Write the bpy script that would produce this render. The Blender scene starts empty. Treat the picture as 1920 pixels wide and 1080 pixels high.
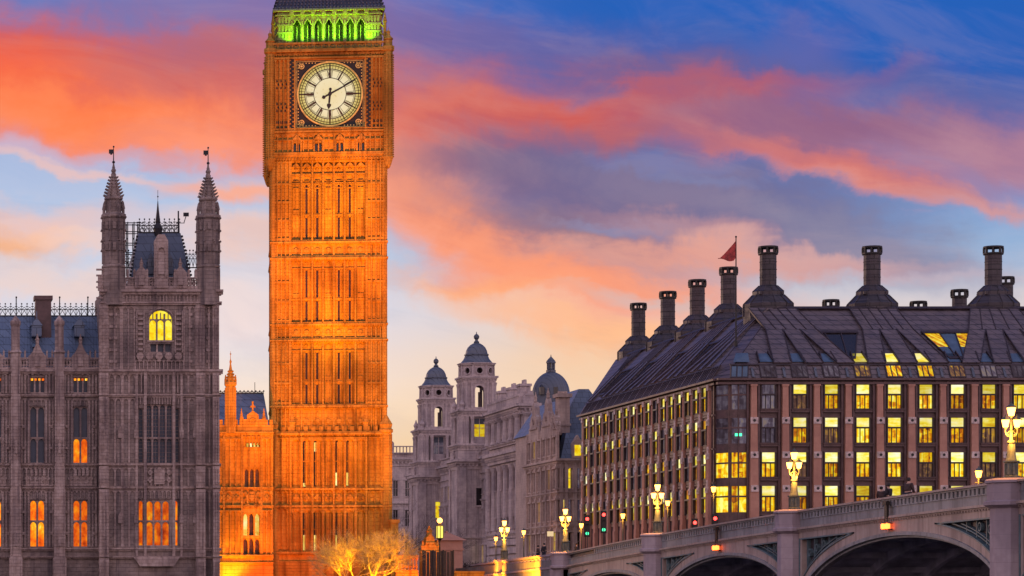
import bpy, math, random
from math import sin, cos, pi, radians, sqrt
from mathutils import Vector, Matrix
random.seed(7)
S = bpy.context.scene
C = S.collection

# ------------------------------------------------------------------ camera
FOC, VX, HY, CAMZ = 5450.0, -200.0, 1125.0, 1.5      # focal length in photo pixels, vanishing point, eye height
cd = bpy.data.cameras.new('camera'); cam = bpy.data.objects.new('camera', cd); C.objects.link(cam)
cd.sensor_width = 36.0; cd.lens = FOC / 1920.0 * 36.0
cd.shift_x = (960.0 - VX) / 1920.0; cd.shift_y = (HY - 540.0) / 1920.0
cd.clip_start = 0.5; cd.clip_end = 8000
cam.location = (0, 0, CAMZ); cam.rotation_euler = (radians(90), 0, 0)
S.camera = cam
S.view_settings.view_transform = 'Standard'; S.view_settings.look = 'None'
S.view_settings.exposure = 0.0; S.view_settings.gamma = 1.0
S.cycles.use_denoising = True
S.cycles.max_bounces = 5; S.cycles.diffuse_bounces = 3; S.cycles.glossy_bounces = 2
S.cycles.transmission_bounces = 2; S.cycles.transparent_max_bounces = 4
S.cycles.sample_clamp_indirect = 4.0; S.cycles.sample_clamp_direct = 0.0
S.cycles.caustics_reflective = False; S.cycles.caustics_refractive = False
S.cycles.use_light_tree = True

def lin(r, g, b):
    def f(c):
        c /= 255.0
        return c / 12.92 if c <= 0.04045 else ((c + 0.055) / 1.055) ** 2.4
    return (f(r), f(g), f(b), 1.0)

# ------------------------------------------------------------------ node helper
class N:
    def __init__(s, tree): s.t = tree; s.n = tree.nodes; s.l = tree.links
    def add(s, typ, **kw):
        nd = s.n.new(typ)
        for k, v in kw.items(): setattr(nd, k, v)
        return nd
    def set(s, sock, v):
        if isinstance(v, bpy.types.NodeSocket): s.l.new(v, sock)
        else: sock.default_value = v
    def math(s, op, a, b=None, c=None, clamp=False):
        nd = s.add('ShaderNodeMath', operation=op, use_clamp=clamp)
        s.set(nd.inputs[0], a)
        if b is not None: s.set(nd.inputs[1], b)
        if c is not None: s.set(nd.inputs[2], c)
        return nd.outputs[0]
    def vmath(s, op, a, b=None, scale=None):
        nd = s.add('ShaderNodeVectorMath', operation=op)
        s.set(nd.inputs[0], a)
        if b is not None: s.set(nd.inputs[1], b)
        if scale is not None: s.set(nd.inputs['Scale'], scale)
        return nd.outputs['Value'] if op in ('LENGTH', 'DOT_PRODUCT') else nd.outputs[0]
    def comb(s, x, y, z):
        nd = s.add('ShaderNodeCombineXYZ')
        for i, v in enumerate((x, y, z)): s.set(nd.inputs[i], v)
        return nd.outputs[0]
    def sep(s, v):
        nd = s.add('ShaderNodeSeparateXYZ'); s.set(nd.inputs[0], v); return nd.outputs
    def mix(s, f, a, b, blend='MIX'):
        nd = s.add('ShaderNodeMix', data_type='RGBA', blend_type=blend, clamp_factor=True)
        s.set(nd.inputs['Factor'], f); s.set(nd.inputs['A'] if False else nd.inputs[6], a); s.set(nd.inputs[7], b)
        return nd.outputs[2]
    def ramp(s, f, stops, interp='LINEAR'):
        nd = s.add('ShaderNodeValToRGB'); cr = nd.color_ramp; cr.interpolation = interp
        while len(cr.elements) < len(stops): cr.elements.new(0.5)
        for e, (p, c) in zip(cr.elements, stops):
            e.position = p; e.color = c if len(c) == 4 else (*c, 1)
        s.set(nd.inputs[0], f)
        return nd.outputs[0]
    def rng(s, v, a, b, c, d, smooth=True):
        nd = s.add('ShaderNodeMapRange', interpolation_type='SMOOTHSTEP' if smooth else 'LINEAR', clamp=True)
        for i, x in enumerate((v, a, b, c, d)): s.set(nd.inputs[i], x)
        return nd.outputs[0]
    def noise(s, vec, scale, detail=3, rough=0.55, dist=0.0, out=0, lac=2.0):
        nd = s.add('ShaderNodeTexNoise'); s.set(nd.inputs['Vector'], vec)
        nd.inputs['Scale'].default_value = scale; nd.inputs['Detail'].default_value = detail
        nd.inputs['Roughness'].default_value = rough; nd.inputs['Distortion'].default_value = dist
        nd.inputs['Lacunarity'].default_value = lac
        return nd.outputs[out]

# ------------------------------------------------------------------ dusk sky (world)
SUN_EL, SUN_AZ = radians(1.5), radians(-35)          # just down, to the left behind the palace
W = bpy.data.worlds.new('World'); S.world = W; W.use_nodes = True
wt = N(W.node_tree); W.node_tree.nodes.clear()
g = wt.add('ShaderNodeTexCoord').outputs['Generated']
dx, dy, dz = wt.sep(g)
ys = wt.math('MAXIMUM', dy, 0.03)
A = wt.math('MULTIPLY', wt.math('DIVIDE', dx, ys), 5.45)
B = wt.math('MULTIPLY', wt.math('DIVIDE', dz, ys), 5.45)
P0 = wt.comb(A, B, 0.0)
# wind-drawn streaks: noise stretched along the bands of cloud
st = wt.add('ShaderNodeMapping', vector_type='TEXTURE'); wt.set(st.inputs['Vector'], P0)
st.inputs['Rotation'].default_value = (0, 0, radians(-9)); st.inputs['Scale'].default_value = (2.6, 0.75, 1)
n1 = wt.noise(st.outputs[0], 3.6, 5, 0.6, 0.6, out=1)
n2 = wt.noise(P0, 7.0, 5, 0.6, 0.3, out=1)
warp = wt.vmath('ADD', wt.vmath('SCALE', wt.vmath('SUBTRACT', n1, (.5, .5, .5)), scale=0.15),
                wt.vmath('SCALE', wt.vmath('SUBTRACT', n2, (.5, .5, .5)), scale=0.12))
PW = wt.vmath('ADD', P0, warp)
_, BW, _ = wt.sep(PW)
bn = wt.math('DIVIDE', wt.math('ADD', B, wt.math('MULTIPLY', wt.math('SUBTRACT', BW, B), 0.5)), 1.4)
left = wt.ramp(bn, [(0.0, lin(252, 205, 140)), (.2, lin(252, 214, 164)), (.29, lin(243, 224, 212)), (.37, lin(222, 218, 230)), (.48, lin(186, 203, 230)),
                    (.60, lin(160, 180, 220)), (.72, lin(120, 130, 190)), (.82, lin(92, 112, 186)), (1.0, lin(60, 90, 170))])
right = wt.ramp(bn, [(0.0, lin(252, 205, 150)), (.2, lin(250, 214, 170)), (.32, lin(240, 205, 175)), (.40, lin(214, 204, 208)), (.48, lin(146, 176, 214)),
                     (.55, lin(108, 146, 206)), (.62, lin(80, 116, 190)), (.70, lin(20, 88, 178)), (.80, lin(0, 90, 184)), (1.0, lin(0, 70, 150))])
col = wt.mix(wt.rng(A, 0.7, 1.35, 0, 1), left, right)
def blob(x, y, rx, ry, ang, c, s, soft=(1.5, 0.12)):
    global col
    m = wt.add('ShaderNodeMapping', vector_type='TEXTURE'); wt.set(m.inputs['Vector'], PW)
    m.inputs['Location'].default_value = ((x - VX) / 1000, (HY - y) / 1000, 0)
    m.inputs['Rotation'].default_value = (0, 0, radians(-ang)); m.inputs['Scale'].default_value = (rx * 1.2 / 1000, ry * 1.2 / 1000, 1)
    f = wt.rng(wt.vmath('LENGTH', m.outputs[0]), soft[0], soft[1], 0.0, s)
    col = wt.mix(f, col, lin(*c))
BL = [
 # left of the clock tower
 (420, 70, 260, 70, 6, (138, 108, 160), .8), (60, 95, 520, 60, 7, (196, 88, 96), .95), (40, 160, 480, 84, 7, (246, 84, 38), 1.0),
 (380, 150, 240, 62, 6, (206, 98, 92), .75), (430, 110, 160, 30, 4, (170, 100, 124), .6), (180, 228, 520, 52, 5, (255, 128, 72), .95), (120, 195, 180, 20, 5, (255, 118, 60), .6), (430, 268, 200, 40, 4, (255, 146, 110), .85),
 (20, 282, 200, 18, 4, (205, 176, 200), .6), (240, 290, 130, 14, 4, (198, 160, 180), .6), (110, 320, 190, 13, 9, (250, 190, 170), .6), (460, 362, 150, 24, 2, (255, 166, 128), .85),
 (30, 440, 200, 36, -3, (255, 190, 160), .6), (10, 468, 100, 22, 0, (255, 176, 110), .75), (120, 520, 220, 26, 3, (252, 206, 180), .5), (150, 460, 120, 14, 3, (250, 205, 185), .5),
 (455, 450, 140, 36, 3, (255, 198, 168), .65), (455, 560, 140, 60, 2, (255, 220, 204), .5),
 # right of the clock tower
 (800, 95, 260, 70, 12, (150, 104, 152), .75), (1060, 125, 380, 70, 6, (92, 92, 160), .8), (1300, 140, 300, 30, -4, (112, 88, 142), .7),
 (850, 195, 430, 62, 7, (198, 96, 100), .9), (860, 240, 330, 52, 2, (226, 108, 84), .9),
 (1180, 190, 380, 26, -8, (208, 82, 74), .95), (1120, 240, 270, 26, -10, (198, 92, 88), .85), (1480, 205, 240, 36, 2, (146, 94, 134), .7), (1420, 245, 200, 26, 8, (176, 104, 124), .7),
 (1490, 68, 90, 36, -5, (106, 98, 168), .65), (1380, 60, 120, 24, 0, (60, 96, 176), .5), (1750, 160, 300, 40, 10, (92, 96, 160), .75),
 (780, 300, 200, 45, 10, (246, 138, 108), .9), (1660, 238, 420, 58, 8, (150, 94, 126), .85), (1880, 300, 200, 62, 5, (178, 124, 148), .85),
 (830, 385, 230, 55, 24, (255, 158, 116), .95), (960, 470, 300, 66, 26, (255, 148, 106), .95), (930, 530, 150, 24, 3, (255, 168, 118), .9),
 (1130, 510, 280, 42, 8, (250, 152, 116), .9), (1080, 605, 240, 30, 12, (255, 184, 138), .8), (1180, 640, 130, 40, 0, (255, 192, 140), .5),
 (990, 318, 210, 36, 6, (150, 104, 116), .95), (1200, 335, 350, 78, 5, (100, 92, 142), 1.0), (1170, 405, 280, 66, 8, (116, 98, 138), 1.0), (1080, 430, 150, 30, 12, (150, 112, 128), .7),
 (1420, 392, 340, 64, 13, (112, 106, 148), 1.0), (1620, 440, 200, 34, 14, (136, 132, 162), .8), (1240, 296, 110, 16, 4, (98, 120, 182), .5), (1330, 330, 90, 11, 10, (108, 126, 180), .45), (1160, 420, 110, 12, 4, (140, 142, 182), .6),
 (1600, 322, 210, 26, 17, (242, 130, 104), .9), (1760, 370, 220, 20, 13, (214, 140, 134), .75), (1560, 292, 260, 24, 14, (196, 106, 112), .7),
 (1380, 440, 230, 16, 10, (190, 138, 146), .6), (1310, 470, 260, 24, 3, (238, 160, 138), .8), (1250, 550, 150, 14, 2, (196, 188, 192), .6),
 (1540, 466, 220, 14, 4, (212, 166, 166), .55), (1740, 505, 180, 12, 3, (214, 186, 192), .45), (1850, 400, 130, 9, 8, (214, 150, 150), .5),
]
for b in BL: blob(*b)
# fine wisps
wisp = wt.noise(st.outputs[0], 6.0, 6, 0.62, 0.8)
col = wt.mix(wt.rng(wisp, .42, .66, 0.0, .13), col, wt.mix(0.5, col, lin(255, 205, 180)))
col = wt.mix(wt.rng(wisp, .52, .36, 0.0, .15), col, wt.mix(0.5, col, lin(80, 92, 150)))
# the eastern half and the zenith, behind and above the viewer: unseen, brightness set to light the facades
east = wt.ramp(dz, [(0.0, (1.24, .86, .88)), (.15, (1.38, .98, 1.04)), (.5, (.82, .70, .92)), (1.0, (.38, .40, .66))])
col = wt.mix(wt.rng(dy, 0.0, 0.45, 0, 1), east, col)
sky = wt.add('ShaderNodeTexSky', sky_type='NISHITA', sun_disc=False)
sky.sun_elevation = SUN_EL; sky.sun_rotation = SUN_AZ
tot = wt.mix(1.0, col, wt.vmath('SCALE', sky.outputs[0], scale=0.012), 'ADD')
bg = wt.add('ShaderNodeBackground'); wt.set(bg.inputs['Color'], tot); bg.inputs['Strength'].default_value = 1.0
W.cycles.sampling_method = 'NONE'
wo = wt.add('ShaderNodeOutputWorld'); wt.l.new(bg.outputs[0], wo.inputs[0])

sl = bpy.data.lights.new('sun', 'SUN'); so = bpy.data.objects.new('sun', sl); C.objects.link(so)
sl.energy = 0.5; sl.angle = radians(12); sl.color = (1.0, .62, .42)
so.rotation_euler = Vector((sin(SUN_AZ) * cos(SUN_EL + .1), cos(SUN_AZ) * cos(SUN_EL + .1), sin(SUN_EL + .1))).to_track_quat('Z', 'Y').to_euler()

# ------------------------------------------------------------------ materials
def new_mat(name):
    m = bpy.data.materials.new(name); m.use_nodes = True; m.node_tree.nodes.clear()
    return m, N(m.node_tree)
def finish(n, col, rough=0.85, metal=0.0, height=None, bump=0.3, dist=0.05, spec=0.3, em=None, ems=0.0):
    p = n.add('ShaderNodeBsdfPrincipled')
    n.set(p.inputs['Base Color'], col); n.set(p.inputs['Roughness'], rough); n.set(p.inputs['Metallic'], metal)
    p.inputs['Specular IOR Level'].default_value = spec
    if em is not None: n.set(p.inputs['Emission Color'], em); n.set(p.inputs['Emission Strength'], ems)
    if height is not None:
        b = n.add('ShaderNodeBump'); b.inputs['Strength'].default_value = bump; b.inputs['Distance'].default_value = dist
        n.set(b.inputs['Height'], height); n.l.new(b.outputs[0], p.inputs['Normal'])
    o = n.add('ShaderNodeOutputMaterial'); n.l.new(p.outputs[0], o.inputs[0])
def pos(n): return n.add('ShaderNodeTexCoord').outputs['Object']
def stone(name, c1, c2, c3, block=(0.9, 0.38), rough=.9, grime=.55, bump=.5):
    """weathered ashlar: two-tone mottling, course-by-course block tint, rain streaks, joints"""
    m, n = new_mat(name); p = pos(n)
    x, y, z = n.sep(p)
    h = n.math('ADD', x, n.math('MULTIPLY', y, 1.0))
    bv = n.comb(h, z, 0.0)
    br = n.add('ShaderNodeTexBrick'); n.set(br.inputs['Vector'], bv)
    br.inputs['Color1'].default_value = (0, 0, 0, 1); br.inputs['Color2'].default_value = (1, 1, 1, 1); br.inputs['Mortar'].default_value = (.5, .5, .5, 1)
    br.inputs['Scale'].default_value = 1.0; br.inputs['Brick Width'].default_value = block[0]; br.inputs['Row Height'].default_value = block[1]
    br.inputs['Mortar Size'].default_value = 0.012; br.inputs['Bias'].default_value = 0.0
    big = n.noise(p, .22, 4, .6); mid = n.noise(p, 1.7, 4, .6); fine = n.noise(p, 9.0, 3, .6)
    sv = n.add('ShaderNodeMapping'); n.set(sv.inputs['Vector'], p); sv.inputs['Scale'].default_value = (2.2, 2.2, .13)
    streak = n.noise(sv.outputs[0], 1.0, 4, .6)
    c = n.mix(n.rng(mid, .35, .68, 0, 1), c1, c2)
    c = n.mix(n.math('MULTIPLY', br.outputs['Color'], .45), c, c2)
    c = n.mix(n.rng(big, .42, .66, 0, .55), c, c3)
    c = n.mix(n.rng(streak, .46, .72, 0, grime), c, c3)
    c = n.mix(n.math('MULTIPLY', br.outputs['Fac'], .5), c, c3)
    hgt = n.math('ADD', n.math('MULTIPLY', fine, .5), n.math('SUBTRACT', mid, n.math('MULTIPLY', br.outputs['Fac'], .6)))
    finish(n, c, rough, 0, hgt, bump, .04, .2)
    return m
def plain(name, c, rough=.6, metal=0.0, var=.35, scale=3.0, spec=.4, bump=.15):
    m, n = new_mat(name); p = pos(n)
    a = n.noise(p, scale, 4, .6)
    d = tuple(v * (1 - var) for v in c[:3]) + (1,)
    u = tuple(min(1, v * (1 + var)) for v in c[:3]) + (1,)
    finish(n, n.mix(n.rng(a, .3, .7, 0, 1), d, u), n.rng(a, .2, .8, rough - .1, min(1, rough + .1)), metal, a, bump, .03, spec)
    return m
def tiled(name, c1, c2, w, h, rough=.45, metal=0.0, joint=.02, axis='xyz', spec=.5):
    """sheet-metal or slate roofing in courses"""
    m, n = new_mat(name); p = pos(n); x, y, z = n.sep(p)
    bv = n.comb(n.math('ADD', x, n.math('MULTIPLY', y, .97)), z, 0.0)
    br = n.add('ShaderNodeTexBrick'); n.set(br.inputs['Vector'], bv)
    br.inputs['Color1'].default_value = c1; br.inputs['Color2'].default_value = c2
    br.inputs['Mortar'].default_value = tuple(v * .35 for v in c1[:3]) + (1,)
    br.inputs['Scale'].default_value = 1.0; br.inputs['Brick Width'].default_value = w; br.inputs['Row Height'].default_value = h
    br.inputs['Mortar Size'].default_value = joint
    a = n.noise(p, .8, 4, .6)
    c = n.mix(n.rng(a, .4, .7, 0, .5), br.outputs['Color'], c2)
    finish(n, c, n.rng(a, .2, .8, rough - .12, rough + .15), metal, n.math('SUBTRACT', 1.0, br.outputs['Fac']), .4, .04, spec)
    return m
def lit_glass(name, stops, strength, stripe=3.2, zscale=.35, contrast=1.0, clutter=.45):
    """a lit room behind a window: blinds, furniture and partitions as vertical bands of light"""
    m, n = new_mat(name); p = pos(n)
    info = n.add('ShaderNodeObjectInfo').outputs['Random']
    off = n.math('MULTIPLY', info, 57.0)
    x, y, z = n.sep(p)
    v = n.comb(n.math('ADD', n.math('MULTIPLY', n.math('ADD', x, y), stripe), off), n.math('MULTIPLY', z, zscale), off)
    a = n.noise(v, 1.0, 3, .65); b = n.noise(p, 1.4, 2, .5)
    f = n.math('ADD', n.math('MULTIPLY', n.math('SUBTRACT', a, .5), 1.9 * contrast), n.math('ADD', .5, n.math('MULTIPLY', n.math('SUBTRACT', b, .5), .8)))
    vo = n.add('ShaderNodeTexVoronoi', feature='F1', distance='CHEBYCHEV'); n.set(vo.inputs['Vector'], n.comb(n.math('ADD', n.math('MULTIPLY', n.math('ADD', x, y), 2.2), off), n.math('MULTIPLY', z, 2.2), off)); vo.inputs['Scale'].default_value = 1.0
    clut = n.math('MULTIPLY', n.math('SUBTRACT', n.sep(vo.outputs['Color'])[0], .5), clutter)
    c = n.ramp(n.math('ADD', f, n.math('ADD', clut, n.math('MULTIPLY', n.math('SUBTRACT', info, .5), .35))), stops)
    s = n.math('MULTIPLY', n.math('ADD', .62, n.math('MULTIPLY', info, .6)), strength)
    finish(n, (.02, .015, .01, 1), .4, 0, None, spec=.08, em=c, ems=s)
    m.cycles.emission_sampling = 'NONE'
    return m
def glow(name, c, s, sample=True):
    m, n = new_mat(name)
    finish(n, (.05, .05, .05, 1), .4, 0, None, em=c, ems=s)
    if not sample: m.cycles.emission_sampling = 'NONE'
    return m
def dark_glass(name, c, rough=.08):
    m, n = new_mat(name); p = pos(n)
    a = n.noise(p, 1.1, 2, .5)
    finish(n, n.mix(a, c, tuple(v * .3 for v in c[:3]) + (1,)), rough, 0, n.noise(p, 2.5, 2), .03, .05, .6)
    return m

M = {}
M['palace'] = stone('palace_limestone', (.24, .178, .152, 1), (.35, .272, .245, 1), (.08, .063, .072, 1), (.8, .34), grime=.8, bump=.9)
M['palace_trim'] = stone('palace_trim_stone', (.34, .245, .21, 1), (.48, .37, .335, 1), (.12, .085, .09, 1), (.6, .3), grime=.75, bump=.9)
M['slate'] = tiled('blue_slate', (.085, .125, .20, 1), (.13, .18, .27, 1), .9, .75, .4, joint=.03)
M['slate_dark'] = tiled('dark_slate', (.055, .072, .11, 1), (.085, .11, .16, 1), .9, .75, .45, joint=.03)
M['iron'] = plain('dark_cast_iron', (.018, .017, .022, 1), .5, .3)
M['wood_dark'] = plain('dark_timber', (.03, .025, .03, 1), .7)
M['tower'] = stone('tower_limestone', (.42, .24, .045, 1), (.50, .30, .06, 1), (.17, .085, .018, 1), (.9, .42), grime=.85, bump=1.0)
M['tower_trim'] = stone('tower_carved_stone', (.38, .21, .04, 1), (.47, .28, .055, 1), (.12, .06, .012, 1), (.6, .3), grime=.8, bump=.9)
M['gilt'] = plain('gilded_trim', (.65, .42, .12, 1), .38, .7)
M['black'] = plain('black_painted_iron', (.012, .010, .010, 1), .5)
M['dialmetal'] = plain('dial_ironwork', (.03, .022, .008, 1), .55)
M['roofiron'] = tiled('cast_iron_roof_tiles', (.035, .045, .085, 1), (.06, .07, .125, 1), .35, .42, .45, .2, joint=.05)
M['belfry_inner'] = plain('shade_dark_belfry_wall', (.10, .10, .06, 1), .9)  # painted dark for the shade inside the belfry arches
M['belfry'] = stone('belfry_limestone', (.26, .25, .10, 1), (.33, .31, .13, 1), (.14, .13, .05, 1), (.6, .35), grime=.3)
M['bronze'] = plain('dark_bronze_cladding', (.11, .066, .064, 1), .5, .2, .3, 1.2)
M['bronze_roof'] = tiled('bronze_roof_sheets', (.10, .076, .082, 1), (.15, .115, .12, 1), 1.05, .62, .45, .2, joint=.06)
M['bronze_stack'] = tiled('backlit_bronze_chimney_sheets', (.035, .028, .034, 1), (.062, .048, .055, 1), 1.05, .62, .5, .2, joint=.05)  # darker copy of the roof bronze, backlit shade put into the colour
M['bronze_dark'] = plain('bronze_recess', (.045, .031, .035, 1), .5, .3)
M['sandstone'] = stone('pink_sandstone', (.44, .225, .165, 1), (.50, .27, .20, 1), (.32, .16, .125, 1), (1.2, .9), grime=.2, bump=.25)
M['node'] = plain('pale_stone_node', (.55, .43, .40, 1), .8)
M['white'] = stone('portland_stone', (.43, .345, .335, 1), (.56, .455, .43, 1), (.17, .14, .16, 1), (1.1, .5), grime=.55)
M['brickstone'] = stone('buff_stone', (.46, .345, .295, 1), (.57, .43, .36, 1), (.21, .155, .15, 1), (.9, .4), grime=.5)
M['lead'] = tiled('grey_lead', (.062, .075, .105, 1), (.10, .115, .15, 1), .7, 6.0, .45, joint=.04)
M['iron_sunset_cream'] = stone('sunset_tinted_bridge_iron', (.40, .30, .255, 1), (.46, .36, .31, 1), (.24, .18, .16, 1), (2.4, 6.0), .6, .85, .2)  # beige-pink of reflected sunset put into the colour of green-painted iron
M['iron_grey'] = stone('grey_green_bridge_iron', (.25, .245, .245, 1), (.31, .305, .31, 1), (.14, .135, .14, 1), (2.6, 6.0), .55, .8, .2)
M['iron_blue'] = plain('blue_green_bridge_iron', (.10, .15, .165, 1), .5, 0, .25, 2.0)
M['soffit'] = plain('grey_arch_ribs', (.42, .40, .46, 1), .8, 0, .3, .7)  # even grey-lilac, mottled at random
M['granite'] = stone('pier_granite', (.36, .285, .30, 1), (.44, .355, .37, 1), (.22, .175, .20, 1), (1.5, .75), grime=.35, bump=.3)
M['asphalt'] = plain('asphalt', (.05, .05, .055, 1), .9)
M['paving'] = stone('paving', (.22, .20, .2, 1), (.28, .26, .25, 1), (.14, .12, .12, 1), (1, 1))
M['earth'] = plain('lawn_and_earth', (.05, .055, .03, 1), .95)
M['bark'] = plain('pale_bark', (.50, .36, .14, 1), .9, 0, .3, 8.0)
M['bark_dark'] = plain('dark_bark', (.05, .035, .035, 1), .9)
M['lamp_green'] = plain('painted_lamp_iron', (.07, .085, .075, 1), .5, .1)
M['globe'] = glow('lit_lantern_glass', (1.0, .38, .065, 1), 10.0)
M['globe_small'] = glow('lit_globe_glass', (1.0, .33, .05, 1), 9.0)
M['red'] = glow('lit_red_lens', (1.0, .04, .03, 1), 7.0, False)
M['redor'] = glow('lit_orange_red_lens', (1.0, .13, .02, 1), 7.0, False)
M['green'] = glow('lit_green_lens', (.05, .8, .35, 1), 2.5, False)
Y = lambda a: (lin(90, 55, 10), lin(*a))
M['pane_office'] = lit_glass('lit_office_panes', [(0, lin(110, 55, 25)), (.3, lin(205, 112, 12)), (.52, lin(246, 180, 10)), (.76, lin(255, 222, 25)), (1, lin(255, 246, 130))], .95, 4.2, .25, 1.0)
M['pane_ceiling'] = lit_glass('lit_office_ceiling', [(0, lin(220, 170, 20)), (.35, lin(250, 225, 60)), (.6, lin(255, 240, 140)), (1, lin(255, 250, 215))], 1.05, .35, 1.6, 1.0, .12)
M['pane_dim'] = lit_glass('dim_office_panes', [(0, lin(70, 45, 45)), (.4, lin(120, 85, 70)), (.65, lin(175, 130, 70)), (.85, lin(225, 170, 30)), (1, lin(245, 205, 60))], .8, 4.0, .3)
M['pane_grey'] = lit_glass('grey_glow_panes', [(0, lin(62, 48, 62)), (.45, lin(98, 85, 104)), (.75, lin(130, 118, 135)), (1, lin(150, 130, 120))], .55, 3.6, .3)  # grey emission painted into panes with no lit room behind
M['pane_hall'] = lit_glass('lit_hall_panes', [(0, lin(150, 40, 5)), (.35, lin(235, 92, 8)), (.6, lin(255, 138, 14)), (.82, lin(255, 190, 40)), (1, lin(255, 238, 140))], 1.25, 1.6, .8, .75, .12)
M['pane_yellow'] = lit_glass('lit_yellow_leaded_panes', [(0, lin(225, 150, 10)), (.5, lin(250, 215, 20)), (1, lin(255, 240, 90))], 1.0, 1.0, 1.2, .8)
M['pane_cream'] = lit_glass('lit_cream_panes', [(0, lin(245, 175, 50)), (.5, lin(255, 225, 110)), (1, lin(255, 245, 180))], 1.05, 1.0, .8, .8)
M['glass_blue'] = dark_glass('dark_leaded_glass', (.035, .055, .10, 1), .45)
M['glass_sky'] = dark_glass('sky_reflecting_glass', (.10, .16, .24, 1), .06)
M['glass_black'] = dark_glass('dark_glass', (.02, .016, .018, 1), .2)
M['slitdark'] = plain('dark_slit_glass', (.05, .022, .006, 1), .3)

# ------------------------------------------------------------------ mesh building
class MB:
    def __init__(s): s.v = []; s.f = []
    def poly(s, pts):
        b = len(s.v); s.v += [tuple(p) for p in pts]; s.f.append(tuple(range(b, b + len(pts))))
    def hexa(s, p):                                            # 8 corners: bottom ring then top ring
        b = len(s.v); s.v += [tuple(q) for q in p]
        for f in ((3, 2, 1, 0), (4, 5, 6, 7), (0, 1, 5, 4), (1, 2, 6, 5), (2, 3, 7, 6), (3, 0, 4, 7)):
            s.f.append(tuple(b + i for i in f))
    def box(s, x0, x1, y0, y1, z0, z1):
        s.hexa([(x0, y0, z0), (x1, y0, z0), (x1, y1, z0), (x0, y1, z0), (x0, y0, z1), (x1, y0, z1), (x1, y1, z1), (x0, y1, z1)])
    def rings(s, rs, cap=True):                                # list of equal-length rings, skinned
        b = len(s.v); n = len(rs[0])
        for r in rs: s.v += [tuple(p) for p in r]
        for i in range(len(rs) - 1):
            for j in range(n):
                k = (j + 1) % n
                s.f.append((b + i * n + j, b + i * n + k, b + (i + 1) * n + k, b + (i + 1) * n + j))
        if cap:
            s.f.append(tuple(b + j for j in reversed(range(n)))); s.f.append(tuple(b + (len(rs) - 1) * n + j for j in range(n)))
    def lathe(s, cx, cy, prof, n=12, rot=0.0, sx=1.0, sy=1.0):
        s.rings([[(cx + sx * r * cos(rot + 2 * pi * j / n), cy + sy * r * sin(rot + 2 * pi * j / n), z) for j in range(n)] for r, z in prof])
    def sq(s, cx, cy, prof):                                   # square lathe: half-width, z
        s.rings([[(cx - r, cy - r, z), (cx + r, cy - r, z), (cx + r, cy + r, z), (cx - r, cy + r, z)] for r, z in prof])
    def tube(s, p, q, r0, r1=None, n=6):
        p = Vector(p); q = Vector(q); d = (q - p)
        if d.length < 1e-6: return
        r1 = r0 if r1 is None else r1
        a = d.orthogonal().normalized(); b = d.normalized().cross(a)
        s.rings([[p + (a * cos(2 * pi * j / n) + b * sin(2 * pi * j / n)) * r0 for j in range(n)],
                 [q + (a * cos(2 * pi * j / n) + b * sin(2 * pi * j / n)) * r1 for j in range(n)]])
    def ball(s, c, r, n=10, m=6, sz=1.0):
        s.lathe(c[0], c[1], [(max(.001, r * sin(pi * i / m)), c[2] - r * sz * cos(pi * i / m)) for i in range(m + 1)], n)
    def prism(s, pts, off):                                    # extrude a planar polygon by a vector
        b = len(s.v); n = len(pts); off = Vector(off)
        s.v += [tuple(p) for p in pts] + [tuple(Vector(p) + off) for p in pts]
        s.f.append(tuple(range(b, b + n))); s.f.append(tuple(b + n + j for j in reversed(range(n))))
        for j in range(n):
            k = (j + 1) % n; s.f.append((b + j, b + n + j, b + n + k, b + k))
    def build(s, name, mat, parent=None, at=None, smooth=False, label=None):
        base = Vector(at) if at is not None else (Vector(parent.get('_base', (0, 0, 0))) if parent else Vector((0, 0, 0)))
        me = bpy.data.meshes.new(name)
        me.from_pydata([(x - base.x, y - base.y, z - base.z) for x, y, z in s.v], [], s.f)
        me.materials.append(M[mat] if isinstance(mat, str) else mat)
        if smooth: me.polygons.foreach_set('use_smooth', [True] * len(me.polygons))
        me.update()
        o = bpy.data.objects.new(name, me); C.objects.link(o)
        if parent: o.parent = parent; o['_base'] = tuple(base)
        else: o.location = base
        if label: o['label'] = label
        return o
def thing(name, label, cat, loc=(0, 0, 0), group=None):
    o = bpy.data.objects.new(name, None); C.objects.link(o); o.location = loc
    o.empty_display_size = .5; o['_base'] = tuple(loc)
    o['label'] = label; o['category'] = cat
    if group: o['group'] = group
    return o
def tag(o, label, cat, group=None):
    o['label'] = label; o['category'] = cat
    if group: o['group'] = group
    return o
def copy_tree(o, parent=None, loc=None):
    c = o.copy(); C.objects.link(c); c.parent = parent
    if loc is not None: c.location = loc
    for ch in list(o.children): copy_tree(ch, c)
    return c

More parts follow.
